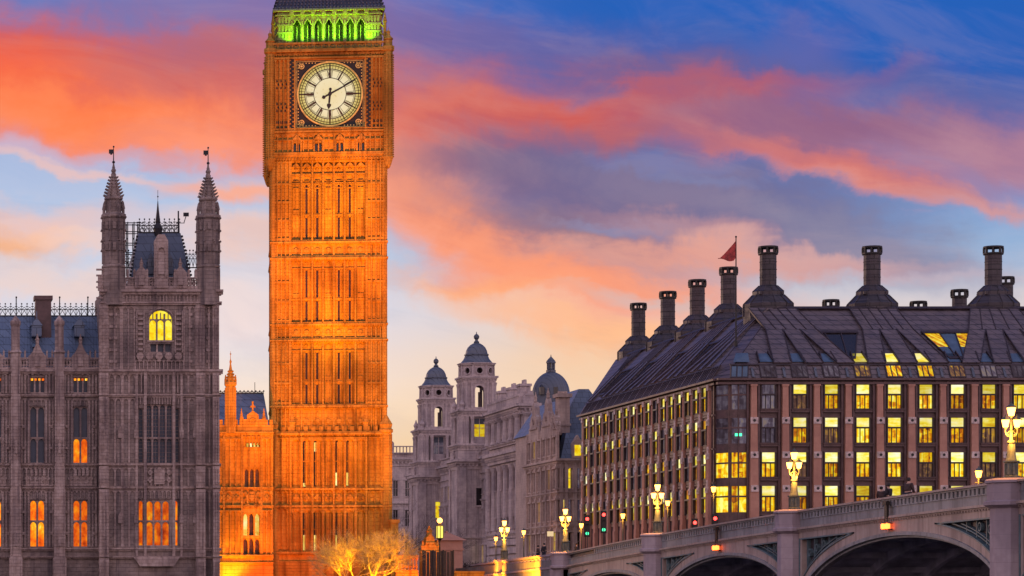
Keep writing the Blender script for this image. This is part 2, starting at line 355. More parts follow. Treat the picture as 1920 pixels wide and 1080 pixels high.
# a facade: u runs along it, v up, d into the wall (negative stands proud)
class Facade:
    cnt = 0
    def __init__(s, fn): s.P = fn
    def bar(s, m, u0, u1, v0, v1, d0, d1):
        P = s.P
        Facade.cnt += 1; j = .0005 + (Facade.cnt * .618034 % 1) * .004      # no two trims share a plane
        u0 -= j; u1 += j; v0 -= j; v1 += j; d0 -= j
        m.hexa([P(u0, v0, d0), P(u1, v0, d0), P(u1, v0, d1), P(u0, v0, d1), P(u0, v1, d0), P(u1, v1, d0), P(u1, v1, d1), P(u0, v1, d1)])
    def quad(s, m, u0, u1, v0, v1, d): m.poly([s.P(u0, v0, d), s.P(u1, v0, d), s.P(u1, v1, d), s.P(u0, v1, d)])
    def slab(s, m, pts, d0, d1):
        a = [Vector(s.P(u, v, d0)) for u, v in pts]; b = [Vector(s.P(u, v, d1)) for u, v in pts]
        n = len(pts); k = len(m.v); m.v += [tuple(p) for p in a + b]
        m.f.append(tuple(range(k, k + n))); m.f.append(tuple(k + n + j for j in reversed(range(n))))
        for j in range(n): t = (j + 1) % n; m.f.append((k + j, k + n + j, k + n + t, k + t))
    def flat(s, m, pts, d): m.poly([s.P(u, v, d) for u, v in pts])
    def disc(s, m, u, v, r, d0, d1, n=12, rot=0): s.slab(m, [(u + r * cos(rot + 2 * pi * j / n), v + r * sin(rot + 2 * pi * j / n)) for j in range(n)], d0, d1)
    def ring(s, m, u, v, r0, r1, d0, d1, n=48):
        for j in range(n):
            a, b = 2 * pi * j / n, 2 * pi * (j + 1) / n
            s.slab(m, [(u + r0 * cos(a), v + r0 * sin(a)), (u + r1 * cos(a), v + r1 * sin(a)), (u + r1 * cos(b), v + r1 * sin(b)), (u + r0 * cos(b), v + r0 * sin(b))], d0, d1)
    def sheet(s, m, u0, u1, v0, v1, holes=(), depth=.4, d=0.0):
        """front skin with rectangular holes (u0,u1,v0,v1) and their reveals"""
        us = sorted({u0, u1, *[h[0] for h in holes], *[h[1] for h in holes]}); vs = sorted({v0, v1, *[h[2] for h in holes], *[h[3] for h in holes]})
        us = [u for u in us if u0 <= u <= u1]; vs = [v for v in vs if v0 <= v <= v1]
        for j in range(len(vs) - 1):
            run = None
            for i in range(len(us) - 1):
                cu, cv = (us[i] + us[i + 1]) / 2, (vs[j] + vs[j + 1]) / 2
                inh = any(h[0] < cu < h[1] and h[2] < cv < h[3] for h in holes)
                if not inh: run = us[i] if run is None else run
                if run is not None and (inh or i == len(us) - 2):
                    s.quad(m, run, us[i] if inh else us[i + 1], vs[j], vs[j + 1], d); run = None
        for a, b, c, e in holes:
            P = s.P
            for q in (((a, c), (a, e)), ((b, c), (b, e)), ((a, c), (b, c)), ((a, e), (b, e))):
                (p, r), (t, w) = q
                m.poly([P(p, r, d), P(t, w, d), P(t, w, d + depth), P(p, r, d + depth)])
def arch_pts(u0, u1, vs, rise, n=5, kind='gothic'):
    """points of an arch from (u0,vs) up and over to (u1,vs)"""
    c = (u0 + u1) / 2; w = (u1 - u0) / 2; out = []
    if kind == 'round':
        return [(c - w * cos(pi * i / (2 * n)), vs + rise * sin(pi * i / (2 * n))) for i in range(2 * n + 1)]
    for i in range(n + 1):
        t = i / n; out.append((u0 + w * (t ** 1.55), vs + rise * (1 - (1 - t) ** 1.75) ** .9))
    return out + [(2 * c - u, v) for u, v in reversed(out[:-1])]
def head(F, m, u0, u1, vs, top, rise, d0, d1, n=4, kind='gothic'):
    """spandrel block between an arch and a level line above it"""
    F.slab(m, arch_pts(u0, u1, vs, rise, n, kind) + [(u1, top), (u0, top)], d0, d1)
def lancet(F, m, u0, u1, v0, v1, d, n=4, kind='gothic', rise=None):
    r = rise if rise is not None else (u1 - u0) * .7
    F.flat(m, [(u0, v0)] + arch_pts(u0, u1, v1 - r, r, n, kind) + [(u1, v0)], d)
RELIEF = [1.7]
def tracery(F, m, u0, u1, v0, v1, n, d0, d1, w=.08, rise=None, foot=False):
    """blind panelling: n narrow panels with ribs and pointed heads"""
    p = (u1 - u0) / n; d0 = d0 * RELIEF[0]
    for i in range(n + 1):
        u = u0 + i * p; F.bar(m, u - w / 2, u + w / 2, v0, v1, d0, d1)
    for i in range(n):
        a, b = u0 + i * p + w / 2, u0 + (i + 1) * p - w / 2
        r = rise or (b - a) * .8
        head(F, m, a, b, v1 - r * 1.15, v1 + .001, r, d0 + .02, d1, 3)
        if foot: F.bar(m, a, b, v0, v0 + .1, d0 + .02, d1)
def quatrefoil(F, m, u, v, r, d0, d1):
    for k in range(4):
        F.disc(m, u + r * .5 * cos(k * pi / 2), v + r * .5 * sin(k * pi / 2), r * .48, d0, d1, 6)
def pinnacle(m, x, y, z0, h, w, n=4):
    """crocketed pinnacle: shaft, gablets, spirelet, finial"""
    rot = pi / 4 if n == 4 else pi / 8; q = w * (.7071 if n == 4 else .54)
    m.lathe(x, y, [(q, z0), (q, z0 + h * .42), (q * 1.3, z0 + h * .44), (q * 1.3, z0 + h * .48), (q * .8, z0 + h * .5), (q * .12, z0 + h * .92)], n, rot)
    for i in range(4):
        zz = z0 + h * (.55 + .09 * i); rr = q * (.8 - .68 * (i * .09 + .05) / .42) * 1.15
        for k in range(4): m.ball((x + rr * cos(rot + k * pi / 2), y + rr * sin(rot + k * pi / 2), zz), w * .11, 5, 3)
    m.ball((x, y, z0 + h * .93), w * .22, 6, 4); m.ball((x, y, z0 + h * .985), w * .12, 5, 3)
def front(Yp): return Facade(lambda u, v, d: (u, Yp + d, v))
def scale_of(Yp):
    k = Yp / FOC
    return (lambda px: (px - VX) * k), (lambda py: CAMZ + (HY - py) * k), k

# ------------------------------------------------------------------ ground, river, road
def sheet(name, x0, x1, y0, y1, z, mat):
    m = MB(); m.poly([(x0, y0, z), (x1, y0, z), (x1, y1, z), (x0, y1, z)])
    o = m.build(name, mat); o['kind'] = 'structure'; return o
sheet('ground', -3000, 3000, 249, 6000, 0.0, 'earth')
sheet('east_bank', -3000, 3000, -400, 6, -0.15, 'paving')
wm, wn = new_mat('river_water'); wp = pos(wn)
wmap = wn.add('ShaderNodeMapping'); wn.set(wmap.inputs['Vector'], wp); wmap.inputs['Scale'].default_value = (.35, .9, 1)
finish(wn, (.03, .035, .045, 1), .12, 0, wn.noise(wmap.outputs[0], 1.0, 5, .6), .35, .2, .5)
M['water'] = wm
sheet('river_water', -3000, 3000, 5.5, 250, -4.0, 'water')
m = MB(); m.box(-600, 58.5, 249.0, 250.2, -6, 1.1); m.box(-600, 58.5, 248.85, 250.35, 1.1, 1.35)
tag(m.build('embankment_wall', 'granite'), 'long granite river wall below the palace terrace', 'river wall')
m = MB()
def road_z(y): return 5.0 - max(0, min(1, (y - 262) / 160)) * 1.0
ys_ = [262, 300, 340, 380, 420, 470, 700]
for a, b in zip(ys_, ys_[1:]):
    m.hexa([(62, a, -.5), (90, a, -.5), (90, b, -.5), (62, b, -.5), (62, a, road_z(a)), (90, a, road_z(a)), (90, b, road_z(b)), (62, b, road_z(b))])
o = m.build('approach_road', 'asphalt'); o['kind'] = 'structure'
m = MB()
for a, b in zip(ys_, ys_[1:]):
    m.hexa([(59.6, a, -.5), (61.99, a, -.5), (61.99, b, -.5), (59.6, b, -.5), (59.6, a, road_z(a) + .13), (61.99, a, road_z(a) + .13), (61.99, b, road_z(b) + .13), (59.6, b, road_z(b) + .13)])
o = m.build('pavement', 'paving'); o['kind'] = 'structure'

# ------------------------------------------------------------------ the clock tower
KT = 303 / FOC
tu = lambda px: (px - 617) * KT
tv = lambda py: CAMZ + (HY - py) * KT
TX = (617 - VX) * KT
tower = thing('clock_tower', 'tall floodlit orange stone clock tower with a round white dial', 'clock tower', (TX + .67, 309.0, 0))
tower.rotation_euler = (0, 0, radians(-6.5)); tower['_base'] = (0, 0, 0)
H = 5.78
FT = {'front': Facade(lambda u, v, d: (u, -H + d, v)), 'left': Facade(lambda u, v, d: (-H + d, -u, v)), 'right': Facade(lambda u, v, d: (H - d, u, v))}
PAN = [556, 575.6, 595.6, 616, 635.6, 656, 675.6]; PP = 20.05 * KT
pc = [tu(p) for p in PAN]; PU0, PU1 = pc[0] - PP / 2, pc[-1] + PP / 2
core = MB()
core.box(-H + .9, H - .9, -H + .9, H - .9, 0, tv(95))
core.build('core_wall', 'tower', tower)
shaft = MB(); trim = MB(); slits = []
tiers = [(300, 452, [(345, 398), (406, 450)], 305, 343), (482, 606, [(505, 556), (563, 604)], 484, 503), (636, 760, [(660, 710), (720, 758)], 638, 657)]
for side, F in FT.items():
    for t0, t1, sl_, h0, h1 in tiers:
        vt, vb = tv(t0), tv(t1)
        holes = []
        for i in (1, 2, 4, 5):
            for a, b in sl_: holes.append((pc[i] - .12, pc[i] + .12, tv(b), tv(a)))
        F.sheet(shaft, -H, H, vb, vt, holes, .5, .32)
        if side != 'right':
            for hh in holes: slits.append((F, hh))
        # ribs between panels, panel heads, little gablets
        for i in range(8):
            u = PU0 + i * PP
            F.bar(trim, u - .10, u + .10, vb, vt, -.08, .34); F.bar(trim, u - .045, u + .045, vb, vt, -.2, -.06)
        for i in range(7):
            a, b = PU0 + i * PP + .10, PU0 + (i + 1) * PP - .10
            F.bar(trim, a + .10, a + .16, vb, tv(h1), .2, .34); F.bar(trim, b - .16, b - .10, vb, tv(h1), .2, .34)
            if i in (0, 3, 6):
                F.bar(trim, pc[i] - .05, pc[i] + .05, vb, tv(h1), .22, .34)
            head(F, trim, a, b, tv(h1) + .25, tv(h1) + 1.05, .7, .1, .34, 3)
            F.bar(trim, a, b, tv(h1), tv(h1) + .1, .14, .34)
            if t0 == 300:
                for q in (0.0, .38, .76):
                    F.bar(trim, a + .2, b - .2, tv(h1) - .2 + q - .3, tv(h1) - .12 + q - .3, .16, .34)
                F.slab(trim, [(a, tv(312)), (b, tv(312)), ((a + b) / 2, tv(303))], .0, .34)
            quatrefoil(F, trim, pc[i], tv(h1) + .55 + (0.9 if t0 == 300 else .0), .2, .2, .34)
        # slit surrounds and mid transoms
        for i in (1, 2, 4, 5):
            for a, b in sl_:
                for s_ in (-1, 1): F.bar(trim, pc[i] + s_ * .17 - .05, pc[i] + s_ * .17 + .05, tv(b), tv(a), .22, .34)
        mid = (sl_[0][1] + sl_[1][0]) / 2
        for i in range(7):
            F.bar(trim, pc[i] - .42, pc[i] + .42, tv(mid) - .09, tv(mid) + .09, .2, .34)
            if i in (0, 3, 6):
                F.bar(trim, pc[i] - .3, pc[i] + .3, tv(mid) + .15, tv(mid) + .55, .18, .34)
        # corner piers: clasping buttress with its own panels
        for s_ in (-1, 1):
            ua, ub = (H, PU1 + .1) if s_ > 0 else (-H, PU0 - .1)
            a, b = min(ua, ub), max(ua, ub)
            F.bar(shaft, a, b, vb, vt, -.02, .33)
            n = 4; w = (b - a) / n
            for i in range(n + 1):
                F.bar(trim, a + i * w - .07, a + i * w + .07, vb, vt, -.24, .0)
            rows = int((vt - vb) / 1.85)
            for r in range(rows + 1):
                vv = vt - .5 - r * (vt - vb - .8) / max(1, rows)
                for i in range(n):
                    c = a + (i + .5) * w
                    if r == 0: head(F, trim, c - w / 2 + .07, c + w / 2 - .07, vv, vv + .45, .3, -.2, 0, 3)
                    else: F.bar(trim, c - .15, c + .15, vv - .12, vv + .1, -.2, 0)
    # panelled bands with shields between string courses
    for b0, b1 in ((452, 482), (606, 636), (760, 813)):
        vt, vb = tv(b0), tv(b1)
        F.sheet(shaft, -H, H, vb, vt, (), .3, .18)
        for vv, hh, pr in ((vt - .18, .34, .30), (vb - .18, .34, .32)):
            F.bar(trim, -H - pr, H + pr, vv, vv + hh * .5, -pr, .3); F.bar(trim, -H - pr * .5, H + pr * .5, vv + hh * .5, vv + hh, -pr * .5, .3)
            k = 48
            for j in range(k):
                u = -H + (j + .5) * 2 * H / k; F.bar(trim, u - .06, u + .06, vv - .13, vv, -pr + .05, .25)
        hgt = vt - vb
        for i in range(7):
            a, b = PU0 + i * PP, PU0 + (i + 1) * PP
            F.bar(trim, a - .09, a + .09, vb + .15, vt - .15, -.02, .2)
            head(F, trim, a + .09, b - .09, vt - .62, vt - .15, .35, .0, .2, 3)
            F.disc(trim, pc[i], vb + hgt * .45, .28, .02, .2, 6, pi / 6)
            if hgt > 2: F.bar(trim, pc[i] - .05, pc[i] + .05, vb + .2, vt - .6, .08, .2); F.disc(trim, pc[i], vb + hgt * .2, .2, .04, .2, 6)
        F.bar(trim, PU1 - .09, PU1 + .09, vb + .15, vt - .15, -.02, .2)
        for s_ in (-1, 1):
            a, b = (PU1 + .1, H) if s_ > 0 else (-H, PU0 - .1)
            tracery(F, trim, a, b, vb + .14, vt - .14, 4, -.06, .2, .12)
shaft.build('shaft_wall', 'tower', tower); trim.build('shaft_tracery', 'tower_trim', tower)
for k, (F, (a, b, c, e)) in enumerate(slits):
    m = MB(); F.quad(m, a - .02, b + .02, c - .02, e + .02, .62); m.build('slit_window', 'slitdark', tower)
# corner shafts running the whole height
for sx_ in (-1, 1):
    m = MB()
    for sy_ in (-1, 1): m.lathe(sx_ * (H - .05), sy_ * (H - .05), [(.30, tv(813)), (.30, tv(300))], 8, pi / 8)
    m.build('corner_shaft', 'tower_trim', tower)

# base
HB = 5.98
FB = [Facade(lambda u, v, d: (u, -HB + d, v)), Facade(lambda u, v, d: (-HB + d, -u, v)), Facade(lambda u, v, d: (HB - d, u, v))]
base = MB(); btrim = MB(); bw = []
BUT = [571.4, 591.6, 631.5, 651.8]
for n_, F in enumerate(FB):
    holes = []
    for p in BUT:
        holes.append((tu(p) - .13, tu(p) + .13, tv(1034), tv(962))); holes.append((tu(p) - .13, tu(p) + .13, tv(912), tv(826)))
    F.sheet(base, -HB, HB, 0, tv(813), holes, .6, .0)
    if n_ == 0: bw = [(F, h_) for h_ in holes]
    for vv in (tv(813), tv(917), tv(949), tv(1036)):
        F.bar(btrim, -HB - .42, HB + .42, vv - .12, vv + .1, -.42, .1); F.bar(btrim, -HB - .2, HB + .2, vv + .1, vv + .24, -.2, .1)
        for j in range(44):
            u = -HB + (j + .5) * 2 * HB / 44
            if vv < tv(1000) or j % 2: F.bar(btrim, u - .07, u + .07, vv - .3, vv - .12, -.32, .05)
    for i in range(8):
        u = PU0 + i * PP
        F.bar(btrim, u - .10, u + .10, tv(1034), tv(820), -.36, .02)
    for i in range(7):
        a, b = PU0 + i * PP + .09, PU0 + (i + 1) * PP - .09
        for (v0, v1) in ((tv(910), tv(820)), (tv(1032), tv(953))):
            head(F, btrim, a, b, v1 - .7, v1, .5, -.26, .02, 3)
            for q in (.28, .72):
                uu = a + (b - a) * q
                if i in (0, 3, 6) or True: F.bar(btrim, uu - .035, uu + .035, v0, v1 - .5, -.2, .02)
            F.bar(btrim, a, b, (v0 + v1) / 2 - .06, (v0 + v1) / 2 + .06, -.1, .02)
        quatrefoil(F, btrim, pc[i], tv(933), .36, -.26, .02); F.disc(btrim, pc[i], tv(933), .13, -.2, .02, 6)
    for s_ in (-1, 1):
        a, b = (PU1 + .3, HB) if s_ > 0 else (-HB, PU0 - .3)
        for z0, z1 in ((tv(1030), tv(953)), (tv(945), tv(921)), (tv(913), tv(820))): tracery(F, btrim, a, b, z0, z1, 3, -.14, .02, .12)
    F.bar(btrim, -HB - .3, HB + .3, 0, tv(1052), -.3, .02)
    k = 15
    for j in range(k):
        u = -HB + (j + .5) * 2 * HB / k; F.bar(btrim, u - .22, u + .22, tv(813) + .24, tv(813) + .75, -.05, .2)
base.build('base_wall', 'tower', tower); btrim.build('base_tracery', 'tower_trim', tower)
for k, (F, (a, b, c, e)) in enumerate(bw):
    wnd = MB(); F.quad(wnd, a - .02, b + .02, c - .02, e + .02, .5); w = wnd.build('window', 'slitdark', tower)
    px = k // 2
    lit = None
    if k % 2 == 0 and px != 3: lit = (tv(1032), tv(1003))
    if k == 3: lit = (tv(846), tv(829))
    if k in (5, 7): lit = (tv(910), tv(886))
    if k == 1: lit = (tv(912), tv(905))
    if lit:
        q = MB(); F.quad(q, a + .01, b - .01, lit[0], lit[1], .45); q.build('lit_pane', 'pane_cream', w)
# octagonal buttresses on the base corners with gabled pinnacles
for sx_, sy_ in ((-1, -1), (1, -1), (1, 1), (-1, 1)):
    m = MB(); x, y = sx_ * (HB - .1), sy_ * (HB - .1)
    m.lathe(x, y, [(.8, 0), (.8, tv(1040)), (.62, tv(1034)), (.62, tv(813)), (.76, tv(811)), (.76, tv(806)), (.6, tv(804)), (.7, tv(796)), (.1, tv(778))], 8, pi / 8)
    for k in range(8): m.tube((x + .62 * cos(k * pi / 4 + pi / 8), y + .62 * sin(k * pi / 4 + pi / 8), tv(1034)), (x + .62 * cos(k * pi / 4 + pi / 8), y + .62 * sin(k * pi / 4 + pi / 8), tv(815)), .07, n=4)
    pinnacle(m, x, y, tv(800), tv(776) - tv(800), .5)
    m.build('corner_buttress', 'tower_trim', tower)
    m = MB(); x, y = sx_ * (HB - 2.2), sy_ * (HB - .25)
    pinnacle(m, x, y, tv(811), 2.4, .5)
    m.build('pinnacle', 'tower_trim', tower)

# clock stage
HC = 6.08; VC0, VC1 = tv(298), tv(95)
FC = [Facade(lambda u, v, d: (u, -HC + d, v)), Facade(lambda u, v, d: (-HC + d, -u, v)), Facade(lambda u, v, d: (HC - d, u, v))]
cw = MB(); ct = MB(); lats = []; 
DV = tv(175.5); DU = tu(619); DR = 3.67
wins = []
for n_, F in enumerate(FC):
    holes = [(DU - DR, DU + DR, DV - 3.6, DV + 3.6)]
    wl = []; lat = MB(); lat2 = MB(); lats += [lat, lat2]
    for p in (557, 597.3, 637.2, 677):
        for s_ in (-1, 1): wl.append((tu(p) + s_ * .19 - .16, tu(p) + s_ * .19 + .16, tv(283), tv(267)))
    F.sheet(cw, -HC, HC, VC0, VC1, holes + wl, .55, .1)
    if n_ == 0: wins = [(F, q) for q in wl]
    # corbelling under the stage
    for j, (py, pr) in enumerate(((303, -.25), (299, -.1), (295, .05), (291, .18))):
        F.bar(ct, -H - .3 - pr, H + .3 + pr, tv(py), tv(py) + .23, -pr + .0, .5)
    for j in range(40):
        u = -HC + (j + .5) * 2 * HC / 40; F.bar(ct, u - .07, u + .07, tv(300), tv(296), -.12, .1)
    for py, h_, pr in ((287, .2, .2), (262, .12, .12), (246, .2, .25), (241, .14, .16), (108, .16, .2), (100, .12, .12), (95, .26, .42)):
        F.bar(ct, -HC - pr, HC + pr, tv(py) - h_ / 2, tv(py) + h_ / 2, -pr, .15)
    # trefoil arcade rows
    for j in range(22):
        a = -HC + .25 + j * (2 * HC - .5) / 22; b = a + (2 * HC - .5) / 22
        head(F, ct, a + .05, b - .05, tv(258), tv(249), .32, -.08, .12, 3); F.bar(ct, a - .05, a + .05, tv(285), tv(249), -.1, .12)
        head(F, ct, a + .05, b - .05, tv(106.5), tv(101), .22, -.08, .12, 3); F.disc(ct, (a + b) / 2, tv(98), .12, -.1, .1, 6)
    for p in (557, 597.3, 637.2, 677):
        F.bar(ct, tu(p) - .05, tu(p) + .05, tv(284), tv(264), -.05, .2)
        for s_ in (-1, 1):
            F.bar(ct, tu(p) + s_ * .45 - .07, tu(p) + s_ * .45 + .07, tv(286), tv(262), -.14, .2)
            c = tu(p) + s_ * .19; head(F, ct, c - .16, c + .16, tv(272), tv(264), .3, -.02, .2, 3)
        F.slab(ct, [(tu(p) - .5, tv(262)), (tu(p) + .5, tv(262)), (tu(p), tv(251))], -.16, .1)
    # dark diaper strips beside the dial and orange panelled piers beyond
    for s_ in (-1, 1):
        lat = lats[-2] if s_ < 0 else lats[-1]
        a, b = DU + s_ * DR, DU + s_ * (DR + .58); a, b = min(a, b), max(a, b)
        F.bar(lat, a + .03, b - .03, tv(244), tv(107), -.02, .12)
        for r in range(17):
            vv = tv(243) + (r + .5) * (tv(108) - tv(243)) / 17
            for t in (-.15, .15): F.disc(ct, (a + b) / 2 + t, vv + (0.0 if t < 0 else .2), .1, -.09, .0, 4)
        for e in (a, b): F.bar(ct, e - .05, e + .05, tv(246), tv(104), -.16, .12)
        e0, e1 = (b + .1, HC - .15) if s_ > 0 else (-HC + .15, a - .1)
        tracery(F, ct, e0, e1, tv(240), tv(110), 4, -.12, .12, .1)
        for r in range(14):
            vv = tv(236) + r * (tv(120) - tv(236)) / 14
        for py in (157, 200):
            for i in range(4):
                for t in range(3):
                    c = e0 + (i + .5) * (e1 - e0) / 4
                    F.disc(lat, c + (.1 if t == 1 else -.1), tv(py) + (t - 1) * .36, .13, .02, .12, 4)
        for py in (238, 228):
            for i in range(8):
                c = e0 + (i + .5) * (e1 - e0) / 8; F.bar(lat, c - .07, c + .07, tv(py) - .12, tv(py) + .12, .05, .12)
cw.build('clock_stage_wall', 'tower', tower); ct.build('clock_stage_tracery', 'tower_trim', tower); [q.build('diaper_panel', 'black', tower) for q in lats if q.v]
for F, (a, b, c, e) in wins:
    m = MB(); F.quad(m, a - .02, b + .02, c - .02, e + .02, .5); m.build('small_window', 'glass_black', tower)
# angle turrets of the clock stage
for sx_, sy_ in ((-1, -1), (1, -1), (1, 1), (-1, 1)):
    m = MB(); x, y = sx_ * (HC + .02), sy_ * (HC + .02)
    m.lathe(x, y, [(.12, tv(318)), (.3, tv(312)), (.55, tv(298)), (.5, tv(290)), (.5, tv(100)), (.66, tv(97)), (.66, tv(90)), (.45, tv(88)), (.45, tv(78)), (.55, tv(76)), (.25, tv(70)), (.08, tv(60))], 8, pi / 8)
    for r in range(46):
        zz = tv(296) + r * (tv(102) - tv(296)) / 46
        for k in range(8): m.ball((x + .52 * cos(k * pi / 4), y + .52 * sin(k * pi / 4), zz), .10, 4, 3)
    m.ball((x, y, tv(63)), .22, 6, 4); m.tube((x, y, tv(62)), (x, y, tv(54)), .05, .02, 5)
    m.build('angle_turret', 'tower_trim', tower)

# the dial
dm, dn = new_mat('lit_opal_dial'); dp = pos(dn)
dx_, dy_, dz_ = dn.sep(dp)
rr = dn.math('SQRT', dn.math('ADD', dn.math('POWER', dn.math('SUBTRACT', dx_, DU), 2.0), dn.math('POWER', dn.math('SUBTRACT', dz_, DV), 2.0)))
spk = dn.noise(dp, 3.2, 4, .7)
dc = dn.ramp(dn.rng(rr, .2, 3.3, 0, 1, False), [(0, lin(252, 232, 172)), (.5, lin(254, 240, 194)), (.74, lin(250, 234, 178)), (.82, lin(226, 206, 115)), (1, lin(206, 182, 80))])
dc = dn.mix(dn.rng(spk, .56, .70, 0, .8), dc, lin(214, 190, 105))
finish(dn, (.05, .05, .05, 1), .4, 0, None, em=dc, ems=.80); dm.cycles.emission_sampling = 'NONE'
F = FC[0]
m = MB(); F.bar(m, DU - DR, DU + DR, DV - 3.6, DV + 3.6, .42, .6); fr = m.build('dial_surround', 'black', tower)
m = MB()
for r_, w_ in ((3.62, .07), (3.45, .05)):
    for (a, b, c, e) in ((-r_, r_, r_ - w_, r_), (-r_, r_, -r_, -r_ + w_), (-r_, -r_ + w_, -r_, r_), (r_ - w_, r_, -r_, r_)): F.bar(m, DU + a, DU + b, DV + c, DV + e, .3, .44)
F.ring(m, DU, DV, 3.27, 3.40, .22, .44, 64)
for sx_ in (-1, 1):
    for sz_ in (-1, 1):
        cx_, cz_ = DU + sx_ * 2.93, DV + sz_ * 2.93
        F.ring(m, cx_, cz_, .2, .3, .3, .44, 12); F.disc(m, cx_, cz_, .13, .3, .44, 8)
        for k in range(6):
            t = k / 5; F.disc(m, DU + sx_ * (1.5 + 1.6 * t), DV + sz_ * 3.27, .07, .34, .44, 5); F.disc(m, DU + sx_ * 3.27, DV + sz_ * (1.5 + 1.6 * t), .07, .34, .44, 5)
m.build('dial_frame', 'gilt', tower)
dial = MB(); F.disc(dial, DU, DV, 3.28, .30, .42, 64); dial = dial.build('clock_dial', dm, tower)
m = MB()
for r0, r1 in ((3.14, 3.23), (2.92, 2.99), (2.55, 2.64), (2.44, 2.48), (1.64, 1.71)): F.ring(m, DU, DV, r0, r1, .25, .31, 64)
for k in range(60):
    a = k * pi / 30; F.slab(m, [(DU + r * sin(a + s_ * w), DV + r * cos(a + s_ * w)) for r, s_, w in ((2.6, -1, .008), (3.18, -1, .008), (3.18, 1, .008), (2.6, 1, .008))], .26, .31)
for k in range(12):
    a = k * pi / 6; w = .085 if k % 3 else .11
    ux, uy = sin(a), cos(a); px_, py_ = uy, -ux
    def Q(r, t): return (DU + ux * r + px_ * t, DV + uy * r + py_ * t)
    F.slab(m, [Q(1.68, -w * 1.1), Q(3.2, -w * .55), Q(3.2, w * .55), Q(1.68, w * 1.1)], .25, .31)
    for t in (-.26, .26): F.slab(m, [Q(1.7, t * .75 - .02), Q(2.46, t - .02), Q(2.46, t + .02), Q(1.7, t * .75 + .02)], .27, .31)
ROM = ['XII', 'I', 'II', 'III', 'IIII', 'V', 'VI', 'VII', 'VIII', 'IX', 'X', 'XI']
for k, rn in enumerate(ROM):
    a = k * pi / 6; ux, uy = sin(a), cos(a); px_, py_ = uy, -ux
    def Q(r, t): return (DU + ux * r + px_ * t, DV + uy * r + py_ * t)
    wid = {'I': .13, 'V': .24, 'X': .26}; tw = sum(wid[c] for c in rn); t = -tw / 2
    def stroke(r0, t0, r1, t1, w=.026): F.slab(m, [Q(r0, t0 - w), Q(r1, t1 - w), Q(r1, t1 + w), Q(r0, t0 + w)], .255, .31)
    for c in rn:
        w = wid[c]
        if c == 'I': stroke(1.78, t + w / 2, 2.4, t + w / 2)
        if c == 'V': stroke(2.4, t + .03, 1.78, t + w / 2); stroke(2.4, t + w - .03, 1.78, t + w / 2)
        if c == 'X': stroke(2.4, t + .03, 1.78, t + w - .03); stroke(2.4, t + w - .03, 1.78, t + .03)
        t += w
m.build('dial_tracery', 'dialmetal', dial)
def hand(ang, prof, tail, name, d):
    m = MB(); ux, uy = sin(ang), cos(ang); px_, py_ = uy, -ux
    pts = [(r, w) for r, w in prof]; out = [(DU + ux * r + px_ * w, DV + uy * r + py_ * w) for r, w in pts] + [(DU + ux * r - px_ * w, DV + uy * r - py_ * w) for r, w in reversed(pts)]
    F.slab(m, out, d, d + .05)
    for r, q in tail: F.disc(m, DU + ux * r, DV + uy * r, q, d, d + .05, 8)
    F.disc(m, DU, DV, .2, d - .03, d + .05, 12)
    m.build(name, 'black', dial)
hand(radians(62), [(-.55, .09), (0, .10), (1.2, .085), (2.95, .03)], [(-.72, .2)], 'minute_hand', .14)
hand(radians(185), [(-.4, .09), (0, .11), (.9, .10), (1.0, .06), (1.05, .2), (1.25, .22), (1.6, .02)], [(-.5, .16)], 'hour_hand', .19)

# balustrade and belfry
m = MB()
HR = HC + .25
FR = [Facade(lambda u, v, d: (u, -HR + d, v)), Facade(lambda u, v, d: (-HR + d, -u, v)), Facade(lambda u, v, d: (HR - d, u, v))]
for F in FR:
    F.bar(m, -HR, HR, tv(93.5), tv(91.5), 0, .2); F.bar(m, -HR, HR, tv(83), tv(79.5), -.05, .22)
    n = 16
    for i in range(n + 1):
        u = -HR + .3 + i * (2 * HR - .6) / n; F.bar(m, u - .06, u + .06, tv(92), tv(82), .02, .18)
        if i < n:
            c = u + (2 * HR - .6) / n / 2; w = (2 * HR - .6) / n / 2
            for q in range(2):
                sg = 1 if q else -1
                F.slab(m, [(c - w, tv(87.3) - sg * .25 - .04), (c + w, tv(87.3) + sg * .25 - .04), (c + w, tv(87.3) + sg * .25 + .04), (c - w, tv(87.3) - sg * .25 + .04)], .05, .15)
m.build('balustrade', 'tower_trim', tower)
HL = 5.35; LV0, LV1 = tv(93), tv(25)
bel = MB(); bcore = MB()
AC = [tu(558 + 19.78 * i) for i in range(7)]; AP = 19.78 * KT
FL = [Facade(lambda u, v, d: (u, -HL + d, v)), Facade(lambda u, v, d: (-HL + d, -u, v)), Facade(lambda u, v, d: (HL - d, u, v)), Facade(lambda u, v, d: (-u, HL - d, v))]
